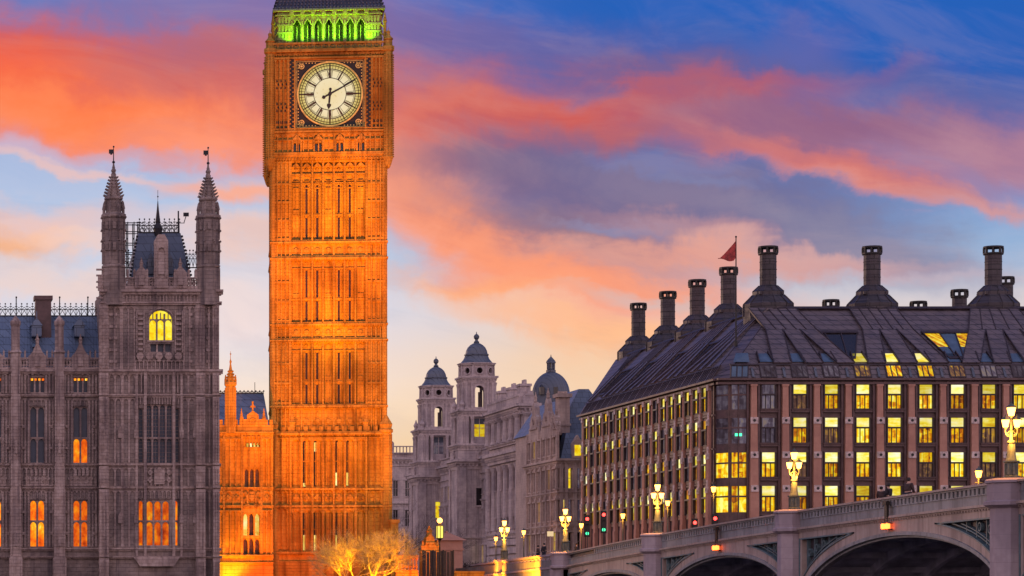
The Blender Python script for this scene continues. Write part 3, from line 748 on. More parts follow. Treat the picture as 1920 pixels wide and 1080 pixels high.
for F in FL:
    c0 = AC[0] - AP / 2; c1 = AC[-1] + AP / 2
    F.bar(bel, -HL, c0, LV0, LV1, 0, .7); F.bar(bel, c1, HL, LV0, LV1, 0, .7)
    for s_, a, b in ((-1, -HL, c0), (1, c1, HL)):
        for i in range(4):
            u = a + .25 + i * (b - a - .5) / 3; F.bar(bel, u - .12, u + .12, LV0, LV1 - .2, -.14, .02)
        for zz in (tv(58), tv(44), tv(70)): F.bar(bel, a, b, zz - .1, zz + .1, -.2, .02)
    for i in range(8):
        u = c0 + i * AP; F.bar(bel, u - .16, u + .16, LV0, LV1, .0, .7); F.bar(bel, u - .06, u + .06, LV0, tv(36), -.1, .02)
    for i in range(7):
        a, b = c0 + i * AP + .16, c0 + (i + 1) * AP - .16
        head(F, bel, a, b, tv(44), LV1, .75, .05, .65, 5)
        F.slab(bel, [(a - .1, tv(44)), ((a + b) / 2, tv(29)), (b + .1, tv(44)), (b, tv(44)), ((a + b) / 2, tv(33)), (a, tv(44))], -.12, .06)
        F.bar(bel, a, b, tv(80), tv(77), .1, .6); F.bar(bel, a, b, LV0, tv(80), .25, .5)
        cc = (a + b) / 2; F.bar(bel, cc - .04, cc + .04, tv(77), tv(44), .25, .4)
    F.bar(bel, -HL - .2, HL + .2, tv(26), tv(24), -.2, .6); F.bar(bel, -HL - .4, HL + .4, tv(18.5), tv(16), -.4, .6)
    F.bar(bel, -HL, HL, tv(24), tv(18.5), -.02, .6)
    for i in range(8):
        u = c0 + i * AP; F.bar(bel, u - .22, u + .22, tv(24.5), tv(17.5), -.3, .0); F.disc(bel, u, tv(21), .14, -.38, 0, 6)
bel.build('belfry_arcade', 'belfry', tower)
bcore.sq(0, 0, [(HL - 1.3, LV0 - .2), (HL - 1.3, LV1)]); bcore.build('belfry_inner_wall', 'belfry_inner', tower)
m = MB(); m.sq(0, 0, [(HR - .1, tv(94.5)), (HR - .1, tv(93))]); m.build('belfry_floor', 'tower', tower)
for sx_, sy_ in ((-1, -1), (1, -1), (1, 1), (-1, 1)):
    m = MB(); x, y = sx_ * (HL + .42), sy_ * (HL + .42)
    m.lathe(x, y, [(.16, tv(93)), (.16, tv(44)), (.24, tv(42)), (.2, tv(40)), (.03, tv(24))], 6)
    for k in range(5): m.ball((x, y, tv(40 - 3 * k)), .2 - .025 * k, 5, 3)
    m.tube((x, y, tv(55)), (sx_ * HL, sy_ * HL, tv(44)), .09, n=5); m.tube((x, y, tv(70)), (sx_ * HL, sy_ * HL, tv(60)), .09, n=5)
    m.build('flying_pinnacle', 'tower_trim', tower)
# iron roof (its upper part rises out of the picture)
m = MB(); zr = tv(16)
m.sq(0, 0, [(HL + .35, zr), (HL - .05, zr + .9), (HL - .35, zr + 2.2), (3.4, zr + 9.5), (3.4, zr + 9.8)])
roof = m.build('roof', 'roofiron', tower)
m = MB()
for F in FL:
    for r in range(7):
        vv = zr + .25 + r * .36; e = HL + .35 - r * .11
        for i in range(30):
            u = -e + (i + .5) * 2 * e / 30; F.disc(m, u, vv, .075, -.44 + r * .11, -.2 + r * .11, 5)
    F.bar(m, -HL - .45, HL + .45, zr - .02, zr + .12, -.46, -.1)
m.build('roof_studs', 'lead', roof)
m = MB(); m.sq(0, 0, [(2.8, zr + 9.8), (2.8, zr + 14)]); m.sq(0, 0, [(3.3, zr + 14), (3.1, zr + 14.5), (.9, zr + 24), (.1, zr + 31)]); m.build('lantern_roof', 'roofiron', tower)

# floodlights on the tower
def spot(name, loc, target, power, color, size=40, blend=.6, rad=.4):
    l = bpy.data.lights.new(name, 'SPOT'); o = bpy.data.objects.new(name, l); C.objects.link(o)
    l.energy = power; l.color = color; l.spot_size = radians(size); l.spot_blend = blend; l.shadow_soft_size = rad
    o.location = loc; o.rotation_euler = (Vector(target) - Vector(loc)).to_track_quat('-Z', 'Y').to_euler(); return o
def lamp(name, loc, power, color, rad=.2):
    l = bpy.data.lights.new(name, 'POINT'); o = bpy.data.objects.new(name, l); C.objects.link(o)
    l.energy = power; l.color = color; l.shadow_soft_size = rad; o.location = loc; return o
AMB = (1.0, .23, .0); AMB2 = (1.0, .14, .0); YEL = (1.0, .40, .0)
spot('tower_floodlight', (TX - 14, 272, 9), (TX, 303, 26), 74648, AMB, 50, .8)
spot('tower_floodlight', (TX + 14, 272, 9), (TX, 303, 26), 31304, AMB, 50, .8)
spot('tower_floodlight', (TX - 9, 268, 10), (TX, 303, 38), 144480, AMB, 28, .9)
spot('tower_floodlight', (TX + 9, 268, 10), (TX, 303, 42), 102339, AMB, 28, .9)
spot('tower_floodlight', (TX, 268, 8), (TX, 303, 43.5), 179550, YEL, 13, 1.0)
spot('tower_floodlight', (TX, 270, 8), (TX, 303, 29), 99750, YEL, 12, 1.0)
spot('tower_floodlight', (TX - 7.5, 292, 1), (TX - 3, 303, 12), 8187, AMB2, 95, .8)
spot('tower_floodlight', (TX + 7.5, 292, 1), (TX + 3, 303, 12), 8187, AMB2, 95, .8)
spot('tower_floodlight', (TX - 2, 266, 8), (TX, 303, 55), 128659, AMB2, 16, .7)
tm = Matrix.Rotation(radians(-6.5), 4, 'Z')
def tloc(x, y, z): v = tm @ Vector((x, y, z)); return (TX + .67 + v.x, 309 + v.y, v.z)
for x in (-4.1, -2.5, -.85, .85, 2.5, 4.1): spot('belfry_floodlight', tloc(x, -HL - 1.05, tv(76.5)), tloc(x, -HL, tv(36)), 620, (.28, 1.0, .0), 120, .8, .12)
for x in (-2.6, 0, 2.6): lamp('belfry_floodlight', tloc(x, -HL + .95, tv(88)), 60, (.0, 1.0, .03), .2)

# ------------------------------------------------------------------ the palace: river wing and corner pavilion
YP = 262.0
RELIEF[0] = 1.05
PX, PZ, KP = scale_of(YP)
def gothic_window(F, root, u0, u1, v0, v1, lights, mat, d=.42, trans=None, stone='palace_trim', label=None, half=None, bw=.15, arch=True, leaded=False, top_mat=None):
    """mullioned window: stone frame with cusped heads in front of one pane"""
    fr = MB(); w = (u1 - u0) / lights
    for i in range(lights + 1):
        u = u0 + i * w; F.bar(fr, u - bw / 2, u + bw / 2, v0, v1, d - .28, d)
    rows = [v0] + ([trans] if trans else []) + [v1]
    for a, b in zip(rows, rows[1:]):
        for i in range(lights):
            c0, c1 = u0 + i * w + bw / 2, u0 + (i + 1) * w - bw / 2
            if arch: head(F, fr, c0, c1, b - w * .62, b, w * .5, d - .24, d, 4)
        F.bar(fr, u0 - bw / 2, u1 + bw / 2, a - .07, a + .07, d - .3, d)
    F.bar(fr, u0 - bw / 2, u1 + bw / 2, v1, v1 + .12, d - .34, d)
    if leaded:
        n = int((u1 - u0) / .28)
        for i in range(1, n): F.bar(fr, u0 + i * (u1 - u0) / n - .012, u0 + i * (u1 - u0) / n + .012, v0, v1, d - .03, d - .005)
        n = int((v1 - v0) / .32)
        for i in range(1, n): F.bar(fr, u0, u1, v0 + i * (v1 - v0) / n - .012, v0 + i * (v1 - v0) / n + .012, d - .03, d - .005)
    wd = fr.build('window', stone, root, label=label)
    if half is None:
        p = MB(); F.quad(p, u0, u1, v0, v1, d); p.build('pane', mat, wd)
    else:
        p = MB(); F.quad(p, u0, u1, v0, half, d); p.build('pane', mat, wd)
        p = MB(); F.quad(p, u0, u1, half, v1, d); p.build('pane', top_mat or 'glass_blue', wd)
    return wd
def string(F, m, u0, u1, v, h, pr, d=.12, studs=None):
    F.bar(m, u0, u1, v - h * .5, v, -pr * .55, d); F.bar(m, u0, u1, v, v + h * .5, -pr, d)
    if studs:
        n = max(1, int((u1 - u0) / studs))
        for j in range(n):
            c = u0 + (j + .5) * (u1 - u0) / n; F.bar(m, c - studs * .2, c + studs * .2, v - h * .5 - .1, v - h * .5, -pr * .4, d)
def battlement(F, m, u0, u1, v0, v1, n, d0=-.05, d1=.25):
    """pierced parapet with crests"""
    F.bar(m, u0, u1, v0, v0 + .12, d0, d1)
    mid = v0 + (v1 - v0) * .62
    F.bar(m, u0, u1, mid - .06, mid + .06, d0 - .04, d1)
    w = (u1 - u0) / n
    for i in range(n):
        c = u0 + (i + .5) * w
        F.bar(m, u0 + i * w - .04, u0 + i * w + .04, v0, mid, d0, d1)
        F.ring(m, c, (v0 + .1 + mid) / 2, (mid - v0) * .22, (mid - v0) * .34, d0 + .04, d1 - .06, 8)
        for s_ in (-1, 1): F.slab(m, [(c + s_ * w * .5, v0 + .1), (c + s_ * w * .5, mid), (c + s_ * w * .28, mid)], d0 + .06, d1 - .08)
        if i % 2 == 0: F.bar(m, c - w * .3, c + w * .3, mid, v1, d0, d1); F.slab(m, [(c - w * .36, v1), (c + w * .36, v1), (c, v1 + .22)], d0 - .03, d1)
def cresting(m, x0, x1, y, z, h, pitch=.55, r=.035):
    n = int((x1 - x0) / pitch)
    m.box(x0, x1, y - .05, y + .05, z, z + .10); m.box(x0, x1, y - .035, y + .035, z + h * .5, z + h * .5 + .07)
    for i in range(n + 1):
        x = x0 + i * (x1 - x0) / n
        m.tube((x, y, z), (x, y, z + h), r, r * .5, 4); m.ball((x, y, z + h), .085, 5, 3)
        m.box(x - .12, x + .12, y - .025, y + .025, z + h * .76, z + h * .82)
        if i < n:
            xm = x + (x1 - x0) / n / 2; q = (x1 - x0) / n * .5
            m.tube((x, y, z + h * .08), (x1 if False else xm, y, z + h * .48), r * .8, n=4); m.tube((x + 2 * q, y, z + h * .08), (xm, y, z + h * .48), r * .8, n=4)
            m.tube((x, y, z + h * .52), (xm, y, z + h * .74), r * .7, n=4); m.tube((x + 2 * q, y, z + h * .52), (xm, y, z + h * .74), r * .7, n=4)

wing = thing('palace_wing', 'dark gothic palace range with blue slate roof and lit paired windows', 'palace range', (PX(60), YP + 6, 0)); 
FP = front(YP)
x0, x1 = PX(-215), PX(191)
wall = MB(); tr = MB()
BAYX = [190, 111, 29, -52, -133, -214]
WIN = [(151, 'b'), (70, 'a'), (-11, 'c'), (-92, 'a'), (-173, 'a')]
ww = 14.5 * KP
holes = []
for p, k in WIN:
    c = PX(p)
    holes += [(c - ww, c + ww, PZ(1026), PZ(937)), (c - ww, c + ww, PZ(869), PZ(762)), (c - ww, c + ww, PZ(737), PZ(707))]
FP.sheet(wall, x0, x1, 0, PZ(690), holes, .5)
wall.box(x0, x1, YP + .6, YP + 11, 0, PZ(692))
for (py, h_, pr, st_) in ((697, .42, .42, .5), (742, .26, .25, None), (872, .24, .22, None), (915, .24, .22, None), (1030, .26, .26, None), (1045, .22, .36, None)):
    string(FP, tr, x0, x1, PZ(py), h_, pr, .1, st_)
for p, k in WIN:
    c = PX(p); b0, b1 = c - 40.5 * KP + .55, c + 40.5 * KP - .55
    # blind panels either side of each window, tier by tier
    for z0, z1 in ((PZ(1026), PZ(922)), (PZ(868), PZ(750)), (PZ(738), PZ(702))):
        tracery(FP, tr, b0, c - ww - .1, z0, z1, 2, -.12, .02, .16)
        tracery(FP, tr, c + ww + .1, b1, z0, z1, 2, -.12, .02, .16)
    for z0, z1 in ((PZ(934), PZ(920)), (PZ(760), PZ(749))): tracery(FP, tr, c - ww, c + ww, z0, z1, 4, -.1, .02, .07)
    tracery(FP, tr, b0, b1, PZ(911), PZ(877), 7, -.14, .02, .10, foot=True)
    for i in range(5): quatrefoil(FP, tr, b0 + (i + 1) * (b1 - b0) / 6, PZ(897), .24, -.12, .02)
    FP.bar(tr, c - ww - .25, c + ww + .25, PZ(910), PZ(893), -.06, .02)
    for i in range(4): FP.bar(tr, c - ww + .1 + i * .36, c - ww + .34 + i * .36, PZ(892), PZ(880), -.2, .02)
    # small carved bosses dotting the walls
    for py in (800, 840, 960, 1000):
        for s_ in (-1, 1): FP.bar(tr, c + s_ * (ww + .55) - .14, c + s_ * (ww + .55) + .14, PZ(py) - .12, PZ(py) + .12, -.2, .02)
    # parapet with a gablet over the window
    battlement(FP, tr, b0 - .3, c - .75, PZ(691), PZ(660), 4); battlement(FP, tr, c + .75, b1 + .3, PZ(691), PZ(660), 4)
    FP.slab(tr, [(c - .8, PZ(691)), (c + .8, PZ(691)), (c + .8, PZ(668)), (c + .45, PZ(660)), (c, PZ(640)), (c - .45, PZ(660)), (c - .8, PZ(668))], -.12, .3)
    FP.slab(tr, [(c - .22, PZ(687)), (c + .22, PZ(687)), (c + .22, PZ(668)), (c, PZ(661)), (c - .22, PZ(668))], -.24, -.1)
    pinnacle(tr, c, YP + .1, PZ(645), .9, .3)
    FP.bar(tr, b0 - .3, b1 + .3, PZ(692), PZ(690), -.2, .3)
wall.build('wall', 'palace', wing); tr.build('tracery', 'palace_trim', wing)
for p, k in WIN:
    c = PX(p)
    gothic_window(FP, wing, c - ww, c + ww, PZ(1026), PZ(937), 2, 'pane_hall', trans=PZ(977))
    if k == 'b': gothic_window(FP, wing, c - ww, c + ww, PZ(869), PZ(762), 2, 'pane_hall', trans=PZ(821), half=PZ(822), label='leaded window lit only in its lower half')
    elif k == 'c': gothic_window(FP, wing, c - ww, c + ww, PZ(869), PZ(762), 2, 'glass_blue', trans=PZ(821), half=PZ(806), top_mat='pane_cream' if False else 'glass_blue')
    else: gothic_window(FP, wing, c - ww, c + ww, PZ(869), PZ(762), 2, 'glass_blue', trans=PZ(821))
    w = gothic_window(FP, wing, c - ww, c + ww, PZ(737), PZ(707), 3, 'glass_blue')
    for i in range(4): m = MB(); FP.quad(m, c - ww + .12 + i * .33, c - ww + .32 + i * .33, PZ(713.5), PZ(709.5), .1); m.build('lit_top_light', 'pane_hall', w)
for p in BAYX[1:]:
    m = MB(); c = PX(p); b = .46
    for z0, z1, pr, bb in ((0, PZ(1045), 1.0, .6), (PZ(1045), PZ(915), .85, .5), (PZ(915), PZ(872), .75, .46), (PZ(872), PZ(742), .65, .44), (PZ(742), PZ(697), .55, .42)):
        FP.bar(m, c - bb, c + bb, z0, z1 - .15, -pr, .05); FP.slab(m, [(c - bb, z1 - .15), (c + bb, z1 - .15), (c + bb * .8, z1 + .1), (c - bb * .8, z1 + .1)], -pr, .05)
        for s_ in (-1, 1): FP.bar(m, c + s_ * bb * .8 - .05, c + s_ * bb * .8 + .05, z0 + .2, z1 - .3, -pr - .07, -pr + .01)
        if z1 - z0 > 3: lancet(FP, m, c - .2, c + .2, z0 + .8, z0 + 2.6, -pr - .02); FP.bar(m, c - .12, c + .12, z0 + 1.0, z0 + 2.2, -pr - .2, -pr)
    m.lathe(c, YP - .1, [(.5, PZ(697)), (.5, PZ(664)), (.6, PZ(661)), (.42, PZ(656)), (.42, PZ(612)), (.5, PZ(609)), (.5, PZ(603)), (.36, PZ(600)), (.05, PZ(592))], 8, pi / 8)
    m.build('buttress', 'palace_trim', wing)
# slate roof
m = MB(); ze, zr = PZ(690), PZ(592) * 1.0 + .6
ridge = PZ(592) + (PZ(592) - CAMZ) * 4.6 / YP
m.rings([[(x0, YP + .5, ze - .4), (x0, YP + 5.2, ridge), (x0, YP + 10.5, ze - .4)], [(x1, YP + .5, ze - .4), (x1, YP + 5.2, ridge), (x1, YP + 10.5, ze - .4)]])
rf = m.build('roof', 'slate', wing)
m = MB(); cresting(m, x0, x1, YP + 5.2, ridge, 1.15, .5, .045)
for p in (35, 118, 172, -48): m.tube((PX(p), YP + 5.2, ridge), (PX(p), YP + 5.2, ridge + 1.75), .05, n=5); m.ball((PX(p), YP + 5.2, ridge + 1.75), .1, 5, 3)
m.build('ridge_cresting', 'iron', rf)
m = MB()
for i in range(70):
    xx = x0 + .3 + i * (x1 - x0 - .6) / 69
    m.tube((xx, YP + .62, ze - .25), (xx, YP + 5.15, ridge - .02), .035, n=4)
m.build('roof_rolls', 'slate', rf)
for p, yy in ((152, 612), (71, 612)):
    m = MB(); c = PX(p); z = PZ(yy) + .3; m.box(c - .45, c + .45, YP + 2.2, YP + 4.4, z - 1.0, z); m.rings([[(c - .55, YP + 2.1, z), (c, YP + 2.1, z + .7), (c + .55, YP + 2.1, z)], [(c - .55, YP + 4.9, z), (c, YP + 4.9, z + .7), (c + .55, YP + 4.9, z)]])
    m.tube((c, YP + 2.1, z + .7), (c, YP + 2.1, z + 1.3), .05, n=4); m.build('dormer', 'slate', rf)
m = MB(); c = PX(85) * 1.0; z = PZ(562) + .6
m.box(c - .72, c + .72, YP + 3.4, YP + 5.0, ze + 1.5, z); m.box(c - .85, c + .85, YP + 3.25, YP + 5.15, z - .25, z + .12)
m.build('chimney', 'bronze', rf)
sk = MB(); sk.hexa([(PX(62), YP + 1.9, PZ(647)), (PX(74), YP + 1.9, PZ(647)), (PX(74), YP + 2.3, PZ(647)), (PX(62), YP + 2.3, PZ(647)), (PX(62), YP + 2.2, PZ(640)), (PX(74), YP + 2.2, PZ(640)), (PX(74), YP + 2.6, PZ(640)), (PX(62), YP + 2.6, PZ(640))])
sk.build('skylight', 'glass_sky', rf)

# corner pavilion tower
YV = 260.6
VXp, VZ, KV = scale_of(YV)
pav = thing('palace_pavilion', 'dark gothic tower with two spiked turrets and one bright yellow window', 'palace tower', (VXp(300), YV + 4.5, 0))
FV = front(YV)
a0, a1 = VXp(191), VXp(409); yb = YV + 9
wall = MB(); tr = MB()
WINL = [(261, 268), (273.5, 287.5), (289.5, 301.5), (304, 317.5), (325, 333)]
holes = [(VXp(280), VXp(323), VZ(638), VZ(581)), (VXp(273), VXp(324), VZ(869), VZ(758)), (VXp(259), VXp(269.5), VZ(868), VZ(765)), (VXp(327.5), VXp(337), VZ(868), VZ(765)),
         (VXp(259), VXp(335), VZ(1024), VZ(936)), (VXp(281), VXp(322), VZ(661), VZ(645))]
FV.sheet(wall, a0, a1, 0, VZ(545), holes, .5)
wall.box(a0, a1, YV + .6, yb, 0, VZ(546))
FS = Facade(lambda u, v, d: (a1 - d, u, v))
for (py, h_, pr, st_) in ((548, .42, .42, .5), (569, .3, .3, None), (697, .4, .4, .5), (742, .26, .25, None), (872, .26, .24, None), (915, .24, .22, None), (1030, .26, .26, None), (1045, .22, .36, None)):
    string(FV, tr, a0 - pr * .6, a1 + pr, VZ(py), h_, pr, .1, st_); string(FS, tr, YV, yb, VZ(py), h_, pr, .1)
# tall ribs and panelling
def panels(segs, tiers_, n=2, w=.09, pr=.12):
    for s0, s1, n_ in segs:
        for z0, z1 in tiers_: tracery(FV, tr, VXp(s0), VXp(s1), VZ(z0), VZ(z1), n_, -pr, .02, w)
panels([(203, 226, 2), (229, 252, 2), (345, 366, 2), (382, 401, 2)], [(694, 575)], w=.14, pr=.1)
panels([(203, 228, 2), (230, 254, 2), (340, 366, 2), (383, 402, 2)], [(738, 702), (868, 747), (911, 877), (1026, 920)], w=.15)
for py in (590, 612, 634, 656, 678):
    for px_ in (208, 216, 357, 390): FV.bar(tr, VXp(px_) - .16, VXp(px_) + .16, VZ(py) - .13, VZ(py) + .13, -.14, .02)
for px_ in (263, 335):
    for z in range(8): FV.bar(tr, VXp(px_) - .22, VXp(px_) + .22, VZ(655 - z * 9.5) - .1, VZ(655 - z * 9.5) + .1, -.16, .02)
    for e in (-.32, .32): FV.bar(tr, VXp(px_) + e - .05, VXp(px_) + e + .05, VZ(662), VZ(583), -.2, .02)
tracery(FV, tr, VXp(257), VXp(343), VZ(567), VZ(551), 14, -.1, .02, .07)
tracery(FV, tr, VXp(203), VXp(255), VZ(567), VZ(551), 9, -.1, .02, .07); tracery(FV, tr, VXp(345), VXp(402), VZ(567), VZ(551), 9, -.1, .02, .07)
for i in range(5): FV.disc(tr, VXp(262 + i * 18), VZ(668), .34, -.25, .02, 8); FV.bar(tr, VXp(262 + i * 18) - .16, VXp(262 + i * 18) + .16, VZ(678), VZ(672), -.2, .02)
tracery(FV, tr, VXp(254), VXp(344), VZ(694), VZ(676), 12, -.12, .02, .09)
tracery(FV, tr, VXp(275), VXp(323), VZ(737), VZ(702), 6, -.16, .02, .10); tracery(FV, tr, VXp(257), VXp(273), VZ(737), VZ(702), 2, -.16, .02, .1); tracery(FV, tr, VXp(325), VXp(341), VZ(737), VZ(702), 2, -.16, .02, .1)
tracery(FV, tr, VXp(258), VXp(340), VZ(758), VZ(745), 16, -.14, .02, .07)
tracery(FV, tr, VXp(275), VXp(323), VZ(911), VZ(877), 6, -.14, .02, .09)
for i in range(4):
    for j in range(2): quatrefoil(FV, tr, VXp(281 + i * 12), VZ(886 + j * 14), .26, -.2, .02)
FV.bar(tr, VXp(289), VXp(308), VZ(908), VZ(880), -.24, .02); FV.disc(tr, VXp(298.5), VZ(880), .2, -.3, .02, 8)
for px_ in (272, 325.5): FV.bar(tr, VXp(px_) - .12, VXp(px_) + .12, VZ(1045), VZ(697), -.32, .02)
for px_ in (256, 340): FV.bar(tr, VXp(px_) - .1, VXp(px_) + .1, VZ(1045), VZ(697), -.22, .02)
tracery(FV, tr, VXp(259), VXp(335), VZ(934), VZ(920), 10, -.1, .02, .07)
FV.slab(tr, [(VXp(250), VZ(1045)), (VXp(336), VZ(1045)), (VXp(325), VZ(1062)), (VXp(262), VZ(1062))], -.5, .02)
for px_ in (255, 340, 225, 365):
    for py in (815, 975): FV.bar(tr, VXp(px_) - .17, VXp(px_) + .17, VZ(py) - .3, VZ(py) + .3, -.3, .02); FV.slab(tr, [(VXp(px_) - .2, VZ(py) + .3), (VXp(px_) + .2, VZ(py) + .3), (VXp(px_), VZ(py) + .75)], -.3, .02)
wall.build('wall', 'palace', pav); tr.build('tracery', 'palace_trim', pav)
# side wall towards the clock tower
m = MB()
for z0, z1 in ((694, 575), (868, 747), (911, 877), (1026, 920)): tracery(FS, m, YV + 1.2, yb - .3, VZ(z0), VZ(z1), 6, -.12, .02, .1)
m.build('side_tracery', 'palace_trim', pav)
# windows
u0, u1 = VXp(280), VXp(323)
fr = MB(); w = (u1 - u0) / 3
head(FV, fr, u0, u1, VZ(600), VZ(581), (VZ(581) - VZ(600)) * .96, .05, .42, 6)
for i in (1, 2): FV.bar(fr, u0 + i * w - .07, u0 + i * w + .07, VZ(638), VZ(588), .15, .42)
for i in range(3): head(FV, fr, u0 + i * w + .06, u0 + (i + 1) * w - .06, VZ(606), VZ(598), .3, .17, .42, 4); FV.bar(fr, u0 + (i + .5) * w - .035, u0 + (i + .5) * w + .035, VZ(600), VZ(586), .18, .42)
FV.bar(fr, u0 - .2, u1 + .2, VZ(641), VZ(638), -.1, .42)
for s_ in range(9):
    a, b = arch_pts(u0 - .14, u1 + .14, VZ(600), VZ(579) - VZ(600), 4)[s_:s_ + 2] if s_ < 8 else (None, None)
    if a: FV.slab(fr, [a, b, (b[0], b[1] + .12), (a[0], a[1] + .12)], -.1, .1)
wd = fr.build('arched_window', 'palace_trim', pav, label='arched traceried window glowing bright yellow'); p = MB(); FV.quad(p, u0, u1, VZ(638), VZ(581), .43); p.build('pane', 'pane_yellow', wd)
gothic_window(FV, pav, VXp(281), VXp(322), VZ(661), VZ(645), 3, 'glass_blue', arch=False)
gothic_window(FV, pav, VXp(273), VXp(324), VZ(869), VZ(758), 4, 'glass_blue', trans=VZ(821), arch=True, leaded=True)
gothic_window(FV, pav, VXp(259), VXp(269.5), VZ(868), VZ(765), 1, 'glass_blue', trans=VZ(821), leaded=True); gothic_window(FV, pav, VXp(327.5), VXp(337), VZ(868), VZ(765), 1, 'glass_blue', trans=VZ(821), leaded=True)
gothic_window(FV, pav, VXp(259), VXp(269.5), VZ(1024), VZ(938), 1, 'pane_hall', trans=VZ(977)); gothic_window(FV, pav, VXp(325), VXp(335), VZ(1024), VZ(938), 1, 'pane_hall', trans=VZ(977))
gothic_window(FV, pav, VXp(273), VXp(318.5), VZ(1024), VZ(938), 3, 'pane_hall', trans=VZ(977), bw=.14)
for q0, q1 in ((269.5, 273), (318.5, 325)): m = MB(); FV.bar(m, VXp(q0), VXp(q1), VZ(1024), VZ(936), 0, .4); m.build('mullion', 'palace_trim', pav)
# clasping buttresses at both edges
for px_ in (194, 375, 404):
    m = MB(); c = VXp(px_); bb = .42 if px_ != 404 else .3
    for z0, z1, pr in ((0, 1045, .9), (1045, 915, .75), (915, 872, .62), (872, 742, .55), (742, 697, .45), (697, 569, .25)):
        zz0 = 0 if z0 == 0 else VZ(z0)
        FV.bar(m, c - bb, c + bb, zz0, VZ(z1) - .12, -pr, .05)
        for e in (-.7, 0, .7): FV.bar(m, c + e * bb - .05, c + e * bb + .05, zz0 + .3, VZ(z1) - .4, -pr - .08, -pr + .01)
    m.build('buttress', 'palace_trim', pav)
# parapet between the turrets
m = MB()
battlement(FV, m, VXp(236), VXp(268), VZ(543), VZ(508), 5); battlement(FV, m, VXp(272), VXp(294), VZ(543), VZ(508), 3); battlement(FV, m, VXp(310), VXp(332), VZ(543), VZ(508), 3); battlement(FV, m, VXp(338), VXp(370), VZ(543), VZ(508), 5)
FV.bar(m, VXp(230), VXp(375), VZ(546), VZ(536), -.1, .3)
for px_, tp in ((265, 492), (338, 492)):
    c = VXp(px_)
    FV.slab(m, [(c - .6, VZ(540)), (c + .6, VZ(540)), (c + .6, VZ(512)), (c, VZ(498)), (c - .6, VZ(512))], -.2, .35); lancet(FV, m, c - .3, c + .3, VZ(536), VZ(514), -.22)
    FV.bar(m, c - .22, c + .22, VZ(535), VZ(517), -.34, -.2); pinnacle(m, c, YV, VZ(503), .95, .28)
c = VXp(302)
FV.slab(m, [(c - .62, VZ(540)), (c + .62, VZ(540)), (c + .62, VZ(452)), (c + .3, VZ(440)), (c - .3, VZ(440)), (c - .62, VZ(452))], -.25, .45)
FV.bar(m, c - .3, c + .3, VZ(515), VZ(475), -.36, -.2); head(FV, m, c - .35, c + .35, VZ(475), VZ(460), .5, -.4, -.2, 4); FV.bar(m, c - .45, c - .35, VZ(520), VZ(460), -.4, -.2); FV.bar(m, c + .35, c + .45, VZ(520), VZ(460), -.4, -.2)
m.build('parapet', 'palace_trim', pav)
# steep roof with cresting
m = MB()
zb, zt = VZ(520), VZ(443) + .7
lo0, lo1, hi0, hi1 = VXp(246), VXp(360), VXp(265), VXp(345)
m.rings([[(lo0, YV + .9, zb), (lo1, YV + .9, zb), (lo1, yb - 1, zb), (lo0, yb - 1, zb)], [(hi0, YV + 3.2, zt), (hi1, YV + 3.2, zt), (hi1, YV + 5.5, zt), (hi0, YV + 5.5, zt)]])
rf = m.build('roof', 'slate_dark', pav)
m = MB()
cresting(m, hi0 + .1, hi1 - .1, YV + 3.2, zt, 1.25, .42, .04); m.build('ridge_cresting', 'iron', rf); m = MB(); cresting(m, hi0 + .1, hi1 - .1, YV + 5.5, zt, 1.25, .5, .04); m.build('ridge_cresting', 'iron', rf)
for e0, e1, s_ in ((lo0, hi0, -1), (lo1, hi1, 1)):
    m = MB()
    for k in range(13):
        t = k / 13; xx, yy, zz = e0 + (e1 - e0) * t, YV + .9 + 2.3 * t, zb + (zt - zb) * t; m.ball((xx + s_ * .06, yy, zz), .13, 5, 3)
    m.build('hip_crockets', 'iron', rf)
m = MB(); xx = VXp(302); yy = YV + 1.4
m.lathe(xx, YV + 3.2, [(.34, zt - .3), (.42, zt + .4), (.2, zt + .9), (.22, zt + 1.1), (.1, zt + 2.1), (.03, zt + 2.9)], 8); m.tube((xx, YV + 3.2, zt + 2.8), (xx, YV + 3.2, zt + 3.9), .025, n=4); m.ball((xx, YV + 3.2, zt + 3.3), .08, 5, 3)
m.build('roof_finial', 'iron', rf)
m = MB(); xx = VXp(341); m.tube((xx, YV + 3.2, zt), (xx, YV + 3.2, zt + 2.0), .07, n=5); m.tube((xx, YV + 3.2, zt + .9), (xx + .55, YV + 3.2, zt + .9), .04, n=4); m.tube((xx + .5, YV + 3.2, zt + .9), (xx + .75, YV + 3.2, zt + 1.7), .05, n=4);
m.box(xx + .45, xx + .95, YV + 3.17, YV + 3.23, zt + 1.5, zt + 1.85); m.build('weather_vane', 'iron', rf)
for p in (285, 320):
    m = MB(); xx = VXp(p); m.box(xx - .3, xx + .3, YV + 1.0, YV + 2.4, zb + .4, zb + 1.5); m.rings([[(xx - .36, YV + .95, zb + 1.5), (xx, YV + .95, zb + 2.4), (xx + .36, YV + .95, zb + 1.5)], [(xx - .36, YV + 2.4, zb + 1.5), (xx, YV + 2.6, zb + 2.4), (xx + .36, YV + 2.4, zb + 1.5)]]); m.tube((xx, YV + .95, zb + 2.4), (xx, YV + .95, zb + 3.0), .05, n=4); m.build('dormer', 'slate_dark', rf)
# iron gutter railings between roof and turrets
m = MB(); cresting(m, VXp(234), VXp(252), YV + 1.2, VZ(500), 1.6, .3, .035); m.build('gutter_railing', 'iron', pav); m = MB(); cresting(m, VXp(352), VXp(371), YV + 1.2, VZ(500), 1.6, .3, .035); m.build('gutter_railing', 'iron', pav)
